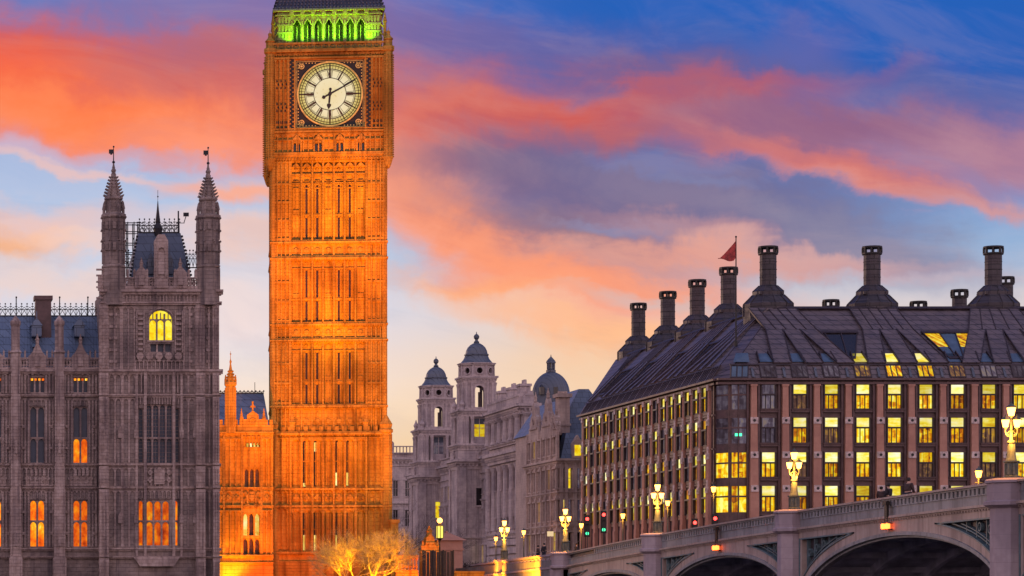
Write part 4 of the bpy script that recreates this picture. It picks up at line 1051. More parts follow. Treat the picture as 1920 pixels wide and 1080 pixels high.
# turrets
def turret(px_, top):
    x, y = VXp(px_), YV + .35; m = MB(); dz = (top - 283) * -KV
    Z = lambda py: VZ(py) + dz
    R = 21 * KV * 1.04
    m.lathe(x, y, [(R, VZ(572)), (R, VZ(503)), (R * 1.08, VZ(501)), (R * 1.08, VZ(498)), (R * .95, VZ(496)), (R * .95, Z(410)), (R * 1.12, Z(406)), (R * 1.12, Z(402)), (R * .70, Z(398)), (R * .68, Z(376)), (R * .84, Z(373)), (R * .84, Z(370)), (R * .62, Z(366)), (R * .34, Z(340)), (R * .17, Z(322)), (R * .24, Z(319)), (R * .12, Z(314)), (R * .05, Z(303))], 8, pi / 8)
    for k in range(8):
        a = pi / 8 + k * pi / 4
        for (z0, z1, q) in ((543, 503, 1.0), (494, 452, .98), (448, 410, .98), (394, 376, .8)):
            m.tube((x + R * q * cos(a), y + R * q * sin(a), VZ(z0) if z0 > 495 else Z(z0)), (x + R * q * cos(a), y + R * q * sin(a), VZ(z1) if z1 > 495 else Z(z1)), .085, n=5)
        b = k * pi / 4
        for z in (470, 430): m.box(x + R * .9 * cos(b) - .14, x + R * .9 * cos(b) + .14, y + R * .9 * sin(b) - .14, y + R * .9 * sin(b) + .14, Z(z), Z(z - 14))
        for z in (470, 452, 432, 408): m.tube((x + R * .95 * cos(a), y + R * .95 * sin(a), Z(z)), (x + R * 1.16 * cos(a), y + R * 1.16 * sin(a), Z(z) + .06), .13, .09, 5)
        for q in range(7):
            t = q / 7; r = R * (.66 - .44 * t); zz = Z(368 - 42 * t); w = .30 * (1 - .55 * t); m.tube((x + r * cos(a), y + r * sin(a), zz), (x + (r + w) * cos(a), y + (r + w) * sin(a), zz + w * .5), .10, .05, 5)
        m.lathe(x + R * .9 * cos(a), y + R * .9 * sin(a), [(.10, Z(402)), (.10, Z(392)), (.15, Z(391)), (.02, Z(378))], 4)
    for q in range(4): m.ball((x, y, Z(334 - q * 7)), .3 - q * .05, 6, 4)
    t_ = m.build('turret', 'palace', pav)  # darker stone puts the turret's backlit shade into its colour
    m = MB(); m.tube((x, y, Z(305)), (x, y, Z(273)), .055, .03, 5); m.ball((x, y, Z(274)), .1, 5, 3); m.ball((x, y, Z(303)), .14, 6, 4)
    m.box(x - .42, x - .03, y - .025, y + .025, Z(287), Z(279)); m.box(x - .30, x - .12, y - .04, y + .04, Z(289), Z(287)); m.build('weather_vane', 'iron', t_)
turret(213.5, 283); turret(391, 285)
m = MB()
for z in (540, 530, 518, 507, 560): m.box(a0 - .5, a0 + .1, YV - .15, YV + .15, VZ(z), VZ(z - 3))
m.box(a0 - .35, a0 + .05, YV - .12, YV + .2, VZ(545), VZ(515)); m.build('gargoyle', 'palace_trim', pav)
# scaffold on the pavilion roof
sc = MB(); y = YV + 6.0
XS = [VXp(243) * 1.015, VXp(255) * 1.015, VXp(265) * 1.015]
for yy in (y, y + 1.5):
    for xx in XS: sc.tube((xx, yy, VZ(500)), (xx, yy, VZ(411) + .55), .05, n=5)
    for z in (413, 430, 452, 470, 488): sc.tube((XS[0] - .2, yy, VZ(z) + .55), (XS[-1] + .2, yy, VZ(z) + .55), .045, n=5)
for xx in XS: sc.tube((xx, y, VZ(430)), (xx, y + 1.5, VZ(430)), .045, n=5)
tag(sc.build('scaffold', 'iron', at=(XS[1], y, VZ(500))), 'small tubular scaffold standing beside the steep pavilion roof', 'scaffold')

# ------------------------------------------------------------------ floodlit low wing between palace and clock tower
YN = 298.0
RELIEF[0] = 1.7
NX, NZ, KN = scale_of(YN)
nw = thing('floodlit_wing', 'low battlemented stone wing floodlit orange and yellow beside the clock tower', 'palace wing', (NX(455), YN + 5, 0))
FN = front(YN); n0, n1 = NX(392), NX(512)
wall = MB(); tr = MB()
holes = [(NX(457.5), NX(487.5), NZ(913), NZ(878)), (NX(455), NX(488), NZ(1004), NZ(962)), (NX(455), NX(488), NZ(1041), NZ(1009)), (NX(461), NX(490), NZ(838), NZ(830))]
FN.sheet(wall, n0, n1, 0, NZ(800), holes, .5); wall.box(n0, n1, YN + .6, YN + 12, 0, NZ(800))
for py, h_, pr, st_ in ((813, .36, .34, .5), (916, .26, .25, None), (950, .26, .25, None), (1043, .3, .35, .5), (1056, .22, .25, None)): string(FN, tr, n0, n1, NZ(py), h_, pr, .1, st_)
for z0, z1 in ((912, 822), (1040, 957)):
    tracery(FN, tr, NX(421), NX(452), NZ(z0), NZ(z1), 3, -.14, .02, .12); tracery(FN, tr, NX(491), NX(508), NZ(z0), NZ(z1), 2, -.14, .02, .12); tracery(FN, tr, NX(405), NX(418), NZ(z0), NZ(z1), 1, -.14, .02, .12)
tracery(FN, tr, NX(455), NX(490), NZ(876), NZ(838), 3, -.1, .02, .12); tracery(FN, tr, NX(455), NX(490), NZ(835), NZ(818), 6, -.14, .02, .08)
for s0, s1, n in ((405, 418, 1), (421, 452, 2), (491, 509, 1)): tracery(FN, tr, NX(s0), NX(s1), NZ(946), NZ(920), n, -.12, .02, .1)
for px_, n in ((412, 1), (427, 1), (443, 1), (500, 1)): quatrefoil(FN, tr, NX(px_), NZ(933), .3, -.14, .02)
# carved arms over the lower window: shield, supporters and crown in relief
c, v = NX(471.5), NZ(933)
FN.bar(tr, c - 1.0, c + 1.0, v - .85, v + .85, .02, .06)
FN.slab(tr, [(c - .25, v + .3), (c + .25, v + .3), (c + .25, v - .1), (c, v - .42), (c - .25, v - .1)], -.25, .02); FN.bar(tr, c - .22, c + .22, v + .36, v + .62, -.24, .02)
for s_ in (-1, 1):
    FN.slab(tr, [(c + s_ * .34, v - .6), (c + s_ * .5, v - .6), (c + s_ * .6, v + .1), (c + s_ * .85, v + .45), (c + s_ * .62, v + .65), (c + s_ * .36, v + .3)], -.22, .02)
    FN.slab(tr, [(c + s_ * .6, v - .05), (c + s_ * .95, v - .3), (c + s_ * .85, v - .7), (c + s_ * .7, v - .65), (c + s_ * .72, v - .35)], -.18, .02)
    FN.bar(tr, c + s_ * .45 - .2, c + s_ * .45 + .2, v - .78, v - .66, -.2, .02)
for px_ in (419.5, 453.5, 489.5): FN.bar(tr, NX(px_) - .1, NX(px_) + .1, NZ(1043), NZ(813), -.22, .02)
# battlements and gablet
for i in range(13):
    u = n0 + .2 + i * (n1 - n0 - .4) / 12; FN.bar(tr, u - .17, u + .17, NZ(800), NZ(787), -.05, .25)
FN.bar(tr, n0, n1, NZ(812), NZ(797), -.08, .3)
c = NX(474); FN.slab(tr, [(c - 1.0, NZ(800)), (c + 1.0, NZ(800)), (c + 1.0, NZ(786)), (c + .6, NZ(786)), (c + .6, NZ(778)), (c, NZ(770)), (c - .6, NZ(778)), (c - .6, NZ(786)), (c - 1.0, NZ(786))], -.12, .3)
FN.ring(tr, c, NZ(790), .22, .36, -.22, -.1, 10); FN.bar(tr, c - .08, c + .08, NZ(772), NZ(755), 0, .16); FN.bar(tr, c - .26, c + .26, NZ(764), NZ(761), 0, .16); tr.ball((c, YN + .08, NZ(754)), .13, 6, 4)
for px_ in (453, 495): pinnacle(tr, NX(px_), YN + .1, NZ(800), NZ(765) - NZ(800), .32)
wall.build('wall', 'tower', nw); tr.build('tracery', 'tower_trim', nw)
def wing_window(p0, p1, z0, z1, mats):
    u0, u1 = NX(p0), NX(p1); fr = MB(); w = (u1 - u0) / 3
    for i in range(4): FN.bar(fr, u0 + i * w - .08, u0 + i * w + .08, NZ(z0), NZ(z1), .05, .42)
    for i in range(3): head(FN, fr, u0 + i * w + .08, u0 + (i + 1) * w - .08, NZ(z1) - .5, NZ(z1) + .02, .42, .08, .42, 4)
    wd = fr.build('window', 'tower_trim', nw)
    for i, k in enumerate(mats): p = MB(); FN.quad(p, u0 + i * w, u0 + (i + 1) * w, NZ(z0), NZ(z1), .44); p.build('pane', k, wd)
wing_window(457.5, 487.5, 913, 878, ['slitdark'] * 3); wing_window(455, 488, 1004, 962, ['pane_cream', 'slitdark', 'pane_cream']); wing_window(455, 488, 1041, 1009, ['slitdark'] * 3)
for i in range(4): p = MB(); FN.quad(p, NX(463 + i * 6.5), NX(466.5 + i * 6.5), NZ(838), NZ(831), .3); p.build('lit_top_light', 'pane_cream', nw)
m = MB(); x, y = NX(432), YN - .1; R = 9.6 * KN
m.lathe(x, y, [(R, NZ(813)), (R, NZ(725)), (R * 1.25, NZ(722)), (R * 1.25, NZ(717)), (R * .8, NZ(714)), (R * .3, NZ(692)), (R * .14, NZ(682)), (R * .2, NZ(680)), (R * .05, NZ(672))], 8, pi / 8)
for k in range(8):
    a = pi / 8 + k * pi / 4; m.tube((x + R * cos(a), y + R * sin(a), NZ(800)), (x + R * cos(a), y + R * sin(a), NZ(727)), .08, n=5)
    for q in range(4): t = q / 4; r = R * (.9 - .6 * t); m.ball((x + r * cos(a), y + r * sin(a), NZ(713 - 22 * t)), .11, 5, 3)
    m.lathe(x + R * 1.05 * cos(a), y + R * 1.05 * sin(a), [(.1, NZ(720)), (.1, NZ(712)), (.02, NZ(703))], 4)
t_ = m.build('turret', 'tower_trim', nw); m = MB(); m.tube((x, y, NZ(680)), (x, y, NZ(659)), .04, .02, 5); m.ball((x, y, NZ(664)), .09, 5, 3); m.ball((x, y, NZ(678)), .14, 5, 3); m.build('finial', 'tower_trim', t_)
m = MB(); rz = NZ(737) + .5
m.rings([[(n0, YN + 3, NZ(800)), (n0, YN + 8, rz), (n0, YN + 13, NZ(800))], [(NX(513), YN + 3, NZ(800)), (NX(513), YN + 8, rz), (NX(513), YN + 13, NZ(800))]])
rf = m.build('roof', 'slate', nw); m = MB(); cresting(m, n0, NX(513), YN + 8, rz, .3, .4, .03); m.tube((NX(496), YN + 8, rz), (NX(496), YN + 8, rz + 1.2), .04, n=4); m.build('ridge_cresting', 'iron', rf)
spot('wing_floodlight', (NX(429), YN - 2.0, 2.2), (NX(429), YN, 7), 4200, (1, .40, .005), 95, .9)
spot('wing_floodlight', (NX(450), YN - 9, 1.5), (NX(455), YN, 13), 11000, (1, .22, .0), 75, .8)
spot('wing_floodlight', (NX(440), YN - 12, 1.5), (NX(432), YN, 20), 6500, (1, .17, .0), 40, .8)

# ------------------------------------------------------------------ office building with bronze roof and chimneys
YO = 324.0; XO = 92.0
OX, OZ, KO = scale_of(YO)
off = thing('office_building', 'long brown office block with lit yellow windows and tall bronze chimneys', 'office building', (110, 345, 0))
FE = front(YO); FSO = Facade(lambda u, v, d: (XO + d, u, v))
COLX = [OX(1413) + 3.514 * i for i in range(11)]
COLY = [327.7 + 3.514 * i for i in range(18)]
ROWS = [(721, 738, 741, 767), (783, 800, 803, 831), (848, 866, 869, 895), (911, 929, 932, 960)]
NODES = [788.5, 853, 916, 978]
ZEAVE = 26.1
m = MB()
fp = [(XO + .9, 389.3), (XO + .9, 326.9), (XO + 1.9, 325.2), (153, 324.9), (153, 396), (100.4, 396)]
m.prism([(x, y, 0) for x, y in fp], (0, 0, ZEAVE)); m.build('body', 'bronze_dark', off)
# bronze skins with window openings
wall = MB(); holesE = []; holesS = []
WE = []; WS = []
for i in range(9):
    c = (COLX[i] + COLX[i + 1]) / 2
    for r in ROWS: holesE.append((c - .86, c + .86, OZ(r[3]), OZ(r[0]))); WE.append((i, ROWS.index(r), c))
for j in range(17):
    c = (COLY[j] + COLY[j + 1]) / 2
    for r in ROWS: holesS.append((c - .98, c + .98, OZ(r[3]) + .0, OZ(r[0]))); WS.append((j, ROWS.index(r), c))
FE.sheet(wall, OX(1404), 153, 0, ZEAVE, holesE, .3, .38); FSO.sheet(wall, 326.4, 389.3, 0, ZEAVE, holesS, .3, .16)
wall.build('wall', 'bronze', off)
trim = MB()
def dress(F, cols, cmid, hw_):
    for c in cmid:
        for r in ROWS:
            F.bar(trim, c - hw_ - .12, c + hw_ + .12, OZ(r[3]) - .35, OZ(r[3]) - .06, .05, .4); F.bar(trim, c - hw_ - .2, c + hw_ + .2, OZ(r[3]) - .06, OZ(r[3]) + .04, -.08 if F is FE else .0, .4)
            F.bar(trim, c - hw_ - .05, c + hw_ + .05, OZ(r[0]), OZ(r[0]) + .12, .15, .4)
    for c in cols:
        for s_ in (-1, 1): F.bar(trim, c + s_ * .62 - .11, c + s_ * .62 + .11, 0, ZEAVE - .2, .08, .4)
dress(FE, COLX, [(a + b) / 2 for a, b in zip(COLX, COLX[1:])][:9], .86); dress(FSO, COLY, [(a + b) / 2 for a, b in zip(COLY, COLY[1:])], .98)
FE.bar(trim, OX(1345), 153, ZEAVE - .1, ZEAVE + .12, -.35, .5); FSO.bar(trim, 324.6, 389.6, ZEAVE - .1, ZEAVE + .12, -.45, .5)
FE.bar(trim, OX(1345), 153, ZEAVE - .55, ZEAVE - .3, -.1, .5); FSO.bar(trim, 325.5, 389.4, ZEAVE - .5, ZEAVE - .3, -.15, .5)
for z in (OZ(776), OZ(840), OZ(904), OZ(966)): FSO.bar(trim, 326.5, 389.3, z - .1, z + .1, .02, .4)
trim.build('bronze_frame', 'bronze', off)
# tapering stone piers with pale joints
def pier(F, c, deep, e=0.0):
    m = MB(); zs = [OZ(724)] + [OZ(n) for n in NODES] + [0]; hw = [.33, .38, .44, .49, .53]
    for k in range(5):
        F.slab(m, [(c - hw[k] + .02, zs[k]), (c + hw[k] - .02, zs[k]), (c + hw[k] + .02, zs[k + 1]), (c - hw[k] - .02, zs[k + 1])], deep - .06 * k, .4)
    F.bar(m, c - .38, c + .38, zs[0], zs[0] + .2, deep - .06, .4)
    p = m.build('pier', 'sandstone', off)
    for k in range(4):
        n = MB(); h = MB(); z = zs[k + 1]; F.bar(n, c - .42, c + .42, z - .36, z + .36, deep - .16 - .06 * k, deep); F.disc(h, c, z, .17, deep - .17 - .06 * k, deep - .1 - .06 * k, 8)
        if e: F.bar(n, c - .3, c + .3, z + .36, z + 1.1, deep - .05 - .06 * k, deep)
        if k < 3 or F is FE: n.build('joint_block', 'node', p); h.build('tie_socket', 'black', p)
    if e: n = MB(); F.bar(n, c - .36, c + .36, ZEAVE - 1.0, ZEAVE - .35, deep - .15, deep + .2); n.build('capital', 'node', p)
for c in COLX[:10]: pier(FE, c, -.22)
for c in COLY: pier(FSO, c, -.12, 1)
# windows
LIT = ['gdLLLLLLL', 'gLdLLLLdL', 'LdLLLdLdL', 'LLLLLLLLL']; UP = ['gLLLLLLLL', 'gLLLLLLLL', 'LLLLLdLLL', 'LLLLLLLLL']
MATL = {'L': 'pane_office', 'd': 'pane_dim', 'g': 'pane_grey'}; MATU = {'L': 'pane_ceiling', 'd': 'pane_office', 'g': 'pane_grey'}
def owin(F, c, r, hw_, low, up, nm=3, sh=0.0):
    F0 = F; F = Facade(lambda u, v, d: F0.P(u, v, d - sh))
    r0, r1, r2, r3 = [OZ(q) for q in ROWS[r]]
    f = MB()
    F.bar(f, c - hw_ - .06, c + hw_ + .06, r2, r1, .22, .62)
    for s_ in (-1, 1): F.bar(f, c + s_ * hw_ - .07, c + s_ * hw_ + .07, r3, r0, .25, .62)
    for i in range(1, nm): u = c - hw_ + i * 2 * hw_ / nm; F.bar(f, u - .035, u + .035, r3, r2, .45, .62)
    F.bar(f, c - hw_, c + hw_, r3, r3 + .1, .4, .62)
    w = f.build('window', 'bronze_dark', off)
    p = MB(); F.quad(p, c - hw_, c + hw_, r3, r2, .6); p.build('lower_pane', low, w)
    p = MB(); F.quad(p, c - hw_, c + hw_, r1, r0, .52); p.build('upper_pane', up, w)
for i, r, c in WE: owin(FE, c, r, .80, MATL[LIT[r][i]], MATU[UP[r][i]])
rs = random.Random(11)
SL = ['LLdLLLgLdLLLgdLLL', 'dLLgLgLgLLgdLLdgL', 'LLgLgdLdggLgdLgdL', 'LLdgLLLLLLLLdgdLL']
for j, r, c in WS:
    k = SL[r][j]; owin(FSO, c, r, .95, MATL[k], MATU[k], 2, .42)
# glazed corner bay
m = MB(); CB = [(XO + .35, 326.6), (XO + 1.35, 324.6), (OX(1404), 324.45)]
def seg(i): 
    (xa, ya), (xb, yb_) = CB[i], CB[i + 1]; L = sqrt((xb - xa) ** 2 + (yb_ - ya) ** 2); tx, ty = (xb - xa) / L, (yb_ - ya) / L
    return L, Facade(lambda u, v, d: (xa + tx * u - ty * d, ya + ty * u + tx * d, v))
for i in (0, 1):
    L, F = seg(i)
    for k, r in enumerate(ROWS):
        nxt = OZ(ROWS[k + 1][0]) if k < 3 else 0
        F.bar(m, 0, L, nxt, OZ(r[3]), -.02, .3); F.bar(m, 0, L, OZ(r[2]), OZ(r[1]), -.05, .3)
    F.bar(m, 0, L, OZ(ROWS[0][0]), ZEAVE, -.02, .3)
    for u in ([0, L] if i == 0 else [0, L / 2, L]): F.bar(m, u - .07, u + .07, 0, ZEAVE, -.08, .3)
cbay = m.build('corner_bay', 'bronze', off)
for i in (0, 1):
    L, F = seg(i)
    for k, r in enumerate(ROWS):
        for h0, h1 in (((0, L),) if i == 0 else ((0, L / 2), (L / 2, L))):
            lit = k >= 2
            p = MB(); F.quad(p, h0 + .05, h1 - .05, OZ(r[3]), OZ(r[2]), .12); F.quad(p, h0 + .05, h1 - .05, OZ(r[1]), OZ(r[0]), .12)
            p.build('corner_pane', 'pane_office' if lit else 'pane_grey', cbay)
L, F = seg(1)
for q in (.65, 1.1): p = MB(); F.bar(p, q, q + .3, OZ(817), OZ(812), .08, .1); p.build('green_light', 'green', cbay)

# roof
ZA, ZR = 27.9, 34.9
r0 = [(XO - .1, 390), (XO - .1, 326.4), (XO + 1.2, 324.1), (153, 323.9)]; r1 = [(XO + 1, 390), (XO + 1, 327), (XO + 2.1, 325.1), (153, 325)]; r2 = [(100.4, 397), (100.4, 335), (101.2, 334), (153, 334)]
m = MB()
for z0, z1, A_, B_ in ((ZEAVE + .12, ZA, r0, r1), (ZA, ZR, r1, r2)):
    for k in range(3): m.poly([(*A_[k], z0), (*A_[k + 1], z0), (*B_[k + 1], z1), (*B_[k], z1)])
m.poly([(XO - .1, 390, ZEAVE + .12), (XO + 1, 390, ZA), (100.4, 397, ZR), (100.4, 404, ZR), (100.4, 404, ZEAVE), (100.4, 397, ZEAVE)])
m.poly([(100.4, 404, ZR), (100.4, 335, ZR), (101.2, 334, ZR), (153, 334, ZR), (153, 346, ZR - .1), (110, 346, ZR - .1), (110, 404, ZR - .1)])
roof = m.build('roof', 'bronze_roof', off)
a = sqrt(81 + 49); b = sqrt(7.4 ** 2 + 49)
SE = Facade(lambda u, v, d: (u, 325 + 9 * v + d * 7 / a, ZA + 7 * v - d * 9 / a))
SS = Facade(lambda u, v, d: (XO + 1 + 7.4 * v + d * 7 / b, u, ZA + 7 * v - d * 7.4 / b))
AE = Facade(lambda u, v, d: (u, 324 + v + d, ZEAVE + .12 + 1.66 * v)); AS = Facade(lambda u, v, d: (XO + v + d, u, ZEAVE + .12 + 1.66 * v))
CHX = [112.46, 126.4, 140.4]; CHY = [349.4, 363.0, 376.8, 391.7]
def fan(F, centres, cols):
    for ch in centres:
        strips = MB(); ribs = MB()
        mine = [c for c in cols if abs(c - ch) < 7.1 and min(centres, key=lambda q: abs(q - c)) == ch]
        for c in mine:
            ct_ = ch + (c - ch) * .55
            F.slab(strips, [(c - 1.02, 0.0), (c + 1.02, 0.0), (ct_ + .95, .60), (ct_ - .95, .60)], -.22, .02)
            for e in (-1, 1):
                for k in range(1): F.slab(ribs, [(c + e * 1.02 - .05, 0.0), (c + e * 1.02 + .05, 0.0), (ct_ + e * .95 + .05, .60), (ct_ + e * .95 - .05, .60)], -.30, -.2)
        if mine:
            l_, r_ = ch + (min(mine) - ch) * .55 - .95, ch + (max(mine) - ch) * .55 + .95
            F.slab(strips, [(l_, .60), (r_, .60), (ch + 2.7, 1.0), (ch - 2.7, 1.0)], -.22, .02)
            for k in range(6):
                t = k / 5; F.slab(ribs, [(l_ + (r_ - l_) * t - .05, .6), (l_ + (r_ - l_) * t + .05, .6), (ch - 2.7 + 5.4 * t + .05, 1.0), (ch - 2.7 + 5.4 * t - .05, 1.0)], -.28, -.2)
            strips.build('roof_strip', 'bronze_roof', roof); ribs.build('roof_rib', 'bronze_dark', roof)
fan(SE, [100.9] + CHX, COLX[1:]); fan(SS, [336.0] + CHY, COLY)
m = MB()
AE.bar(m, XO + 1.5, 153, .93, 1.02, -.1, .1); AS.bar(m, 326.8, 390, .93, 1.02, -.1, .1)
SE.bar(m, 101, 153, .985, 1.02, -.25, .3); SS.bar(m, 335, 397, .985, 1.02, -.25, .3)
for c in COLY:
    for s_ in (-1.2, -.4, .4, 1.2): AS.bar(m, c + s_ - .07, c + s_ + .07, 0, .95, -.16, .05)
# hip rolls at the corner
for A_, B_ in ((r1[1], r2[1]), (r1[2], r2[2])): m.tube((*A_, ZA), (*B_, ZR), .06, .05, 5)
m.build('roof_flashing', 'bronze_dark', roof)
for c in COLX: m = MB(); AE.bar(m, c - .13, c + .13, .1, .75, -.12, .05); m.build('vent_slot', 'lead', roof)
# attic windows in pairs: upright one below, sloping one above
ATT = 'gggdLLdgg'; SLO = 'ssmLLLsss'
for i in range(9):
    c = (COLX[i] + COLX[i + 1]) / 2
    f = MB(); AE.bar(f, c - .92, c + .92, .06, .14, -.1, .1); AE.bar(f, c - .92, c + .92, .88, .98, -.1, .1)
    for e in (-.86, -.3, .3, .86): AE.bar(f, c + e - .06, c + e + .06, .1, .9, -.1, .1)
    SE.slab(f, [(c - .88, .02), (c - .76, .02), (c - .56, .2), (c - .68, .2)], -.3, .02); SE.slab(f, [(c + .76, .02), (c + .88, .02), (c + .68, .2), (c + .56, .2)], -.3, .02)
    w = f.build('attic_window', 'bronze_dark', off)
    p = MB(); AE.quad(p, c - .84, c + .84, .1, .92, -.04); p.build('pane', {'g': 'pane_grey', 'd': 'pane_dim', 'L': 'pane_office'}[ATT[i]], w)
    p = MB(); SE.flat(p, [(c - .76, .03), (c + .76, .03), (c + .56, .18), (c - .56, .18)], -.06); p.build('sloping_pane', {'s': 'glass_sky', 'm': 'glass_sky', 'L': 'pane_ceiling'}[SLO[i]], w)
# corner attic window
f = MB(); L = sqrt(1.3 ** 2 + 2.3 ** 2); xa, ya = r0[1]; xb, yb_ = r0[2]
CAX = Facade(lambda u, v, d: (XO + 1.25 + u + .35 * v, 324.05 + 1.0 * v + d, ZEAVE + .12 + 1.66 * v))
for e in (.1, .75, 1.35, 2.0): CAX.bar(f, e - .05, e + .05, .08, .92, -.1, .12)
CAX.bar(f, .05, 2.05, .04, .12, -.1, .12); CAX.bar(f, .05, 2.05, .88, .96, -.1, .12)
w = f.build('attic_window', 'bronze_dark', off); p = MB(); CAX.quad(p, .1, 2.0, .1, .9, -.02); p.build('pane', 'glass_sky', w)
p = MB(); m_ = [(XO + 1.9, 325.15, ZA + .1), (XO + 3.7, 325.05, ZA + .1), (XO + 3.9, 326.3, ZA + 1.2), (XO + 2.6, 326.5, ZA + 1.2)]
p.poly([(x, y - .15, z + .12) for x, y, z in m_]); p.build('sloping_pane', 'glass_sky', w)
# trapezoid roof lights between the fans
def rooflight(F, c, lit, ms):
    f = MB()
    top, bot, vt, vb = 2.75, 1.25, .54, .10
    F.slab(f, [(c - top - .15, vt), (c + top + .15, vt), (c + top + .15, vt + .04), (c - top - .15, vt + .04)], -.2, .02)
    for e in (-1, -.33, .33, 1): F.slab(f, [(c + e * bot - .06, vb), (c + e * bot + .06, vb), (c + e * top + .06, vt), (c + e * top - .06, vt)], -.16, .02)
    F.slab(f, [(c - bot, vb - .02), (c + bot, vb - .02), (c + bot, vb + .02), (c - bot, vb + .02)], -.16, .02)
    w = f.build('roof_light', 'bronze_dark', roof)
    for k, mt in enumerate(ms):
        e0, e1 = (-1, -.33, .33, 1)[k:k + 2]
        if mt == 'x':
            p = MB(); F.flat(p, [(c + e0 * bot, vb), (c + e1 * bot, vb), (c + e1 * top, vt), (c + e0 * top, vt)], -.06); p.build('pane', 'glass_black', w)
        else:
            vm = vb + .2; bm = bot + (top - bot) * .2 / (vt - vb)
            p = MB(); F.flat(p, [(c + e0 * bot, vb), (c + e1 * bot, vb), (c + e1 * bm, vm), (c + e0 * bm, vm)], -.06); p.build('pane', 'glass_sky', w)
            p = MB(); F.flat(p, [(c + e0 * bm, vm), (c + e1 * bm, vm), (c + e1 * top, vt), (c + e0 * top, vt)], -.06); p.build('pane', 'pane_office' if mt == 'L' else 'glass_sky', w)
rooflight(SE, 119.6, 1, 'LsL'); rooflight(SE, 106.6, 0, 'xxx'); rooflight(SE, 133.4, 0, 'xxx')
for c in (342.6, 356.2, 370.0, 384.0): rooflight(SS, c, 0, 'sxx' if c in (356.2, 370.0) else 'xxx')
# chimneys
def chimney(x, y, short=None):
    m = MB(); n = 12
    ring = [(2.85, ZR - 1.6), (2.85, ZR + .8), (1.82, ZR + 1.85), (1.82, ZR + 2.25), (1.06, ZR + 2.95), (.96, ZR + 3.05), (.96, ZR + 6.75)]
    if short: ring = [(.85, ZR - 3), (.85, short - .8)]
    m.lathe(x, y, ring, n)
    if not short:
        for k in range(12):
            t = k * pi / 6; m.tube((x + 2.88 * cos(t), y + 2.88 * sin(t), ZR - .6), (x + 2.88 * cos(t), y + 2.88 * sin(t), ZR + .82), .06, n=4); m.tube((x + 2.88 * cos(t), y + 2.88 * sin(t), ZR + .82), (x + 1.85 * cos(t), y + 1.85 * sin(t), ZR + 1.88), .06, n=4); m.tube((x + 1.82 * cos(t), y + 1.82 * sin(t), ZR + 2.28), (x + 1.06 * cos(t), y + 1.06 * sin(t), ZR + 2.98), .05, n=4)
        for zz in (3.9, 4.8, 5.7): m.lathe(x, y, [(.96, ZR + zz), (1.0, ZR + zz + .02), (1.0, ZR + zz + .07), (.96, ZR + zz + .09)], n)
        for k in range(4):
            t = k * pi / 2 + pi / 4; m.box(x + 1.8 * cos(t) - .15, x + 1.8 * cos(t) + .15, y + 1.8 * sin(t) - .15, y + 1.8 * sin(t) + .15, ZR + 1.9, ZR + 2.2)
    c = m.build('chimney', 'bronze_stack', off)
    m = MB(); zt = short if short else ZR + 7.55; q = .88 if short else 1.0
    m.lathe(x, y, [(1.12 * q, zt - .98), (1.14 * q, zt - .93), (1.14 * q, zt - .78), (1.12 * q, zt - .76)], 12); m.lathe(x, y, [(1.12 * q, zt - .24), (1.15 * q, zt - .2), (1.15 * q, zt - .04), (1.1 * q, zt)], 12)
    for k in range(8):
        t = k * pi / 4 + pi / 8 + (.0); m.tube((x + 1.03 * q * cos(t), y + 1.03 * q * sin(t), zt - .8), (x + 1.03 * q * cos(t), y + 1.03 * q * sin(t), zt - .2), .13, n=6)
    m.build('chimney_cap', 'black', c)
chimney(101.3, 336.6)
for x in CHX[:2]: chimney(x * 336.6 / 334, 336.6)
for y in CHY: chimney(102.8, y * 102.8 / 100.4)
for px_, Yc, py in ((1558, 352, 562), (1722, 352, 565), (1799, 345, 543), (1886, 356, 519)): chimney((px_ - VX) * Yc / FOC, Yc, CAMZ + (HY - py) * Yc / FOC)
# flagpole and flag
Yf = 329.2; fx = (1380 - VX) * Yf / FOC; fz = lambda py: CAMZ + (HY - py) * Yf / FOC
m = MB(); m.lathe(fx, Yf, [(.18, 30.2), (.18, 30.8), (.10, 30.9), (.06, fz(445))], 8); m.ball((fx, Yf, fz(444)), .12, 8, 5)
tag(m.build('flagpole', 'black', at=(fx, Yf, 30.2)), 'thin dark flagpole rising from the corner of the bronze roof', 'flagpole')
m = MB(); n = 10; pts = []
for i in range(n + 1):
    t = i / n; x = fx - .08 - 1.95 * t; yy = Yf - .1 + .22 * sin(t * 7) * t
    zt = fz(452) - (fz(452) - fz(487)) * (t ** .9); zb = fz(486) - .1 - .15 * sin(t * 5)
    if i == 0: zt, zb = fz(452), fz(484)
    pts.append((x, yy, max(zt, zb + .08), zb))
for off_ in (0, .02):
    for (x, y, t, b_), (x2, y2, t2, b2) in zip(pts, pts[1:]): m.poly([(x, y + off_, b_), (x2, y2 + off_, b2), (x2, y2 + off_, t2), (x, y + off_, t)])
M['flagred'] = plain('dark_red_flag_cloth', (.34, .05, .045, 1), .8, 0, .5, 1.6)
tag(m.build('flag', 'flagred', at=(fx, Yf, fz(484))), 'dark red flag drooping in the wind from the roof pole', 'flag')

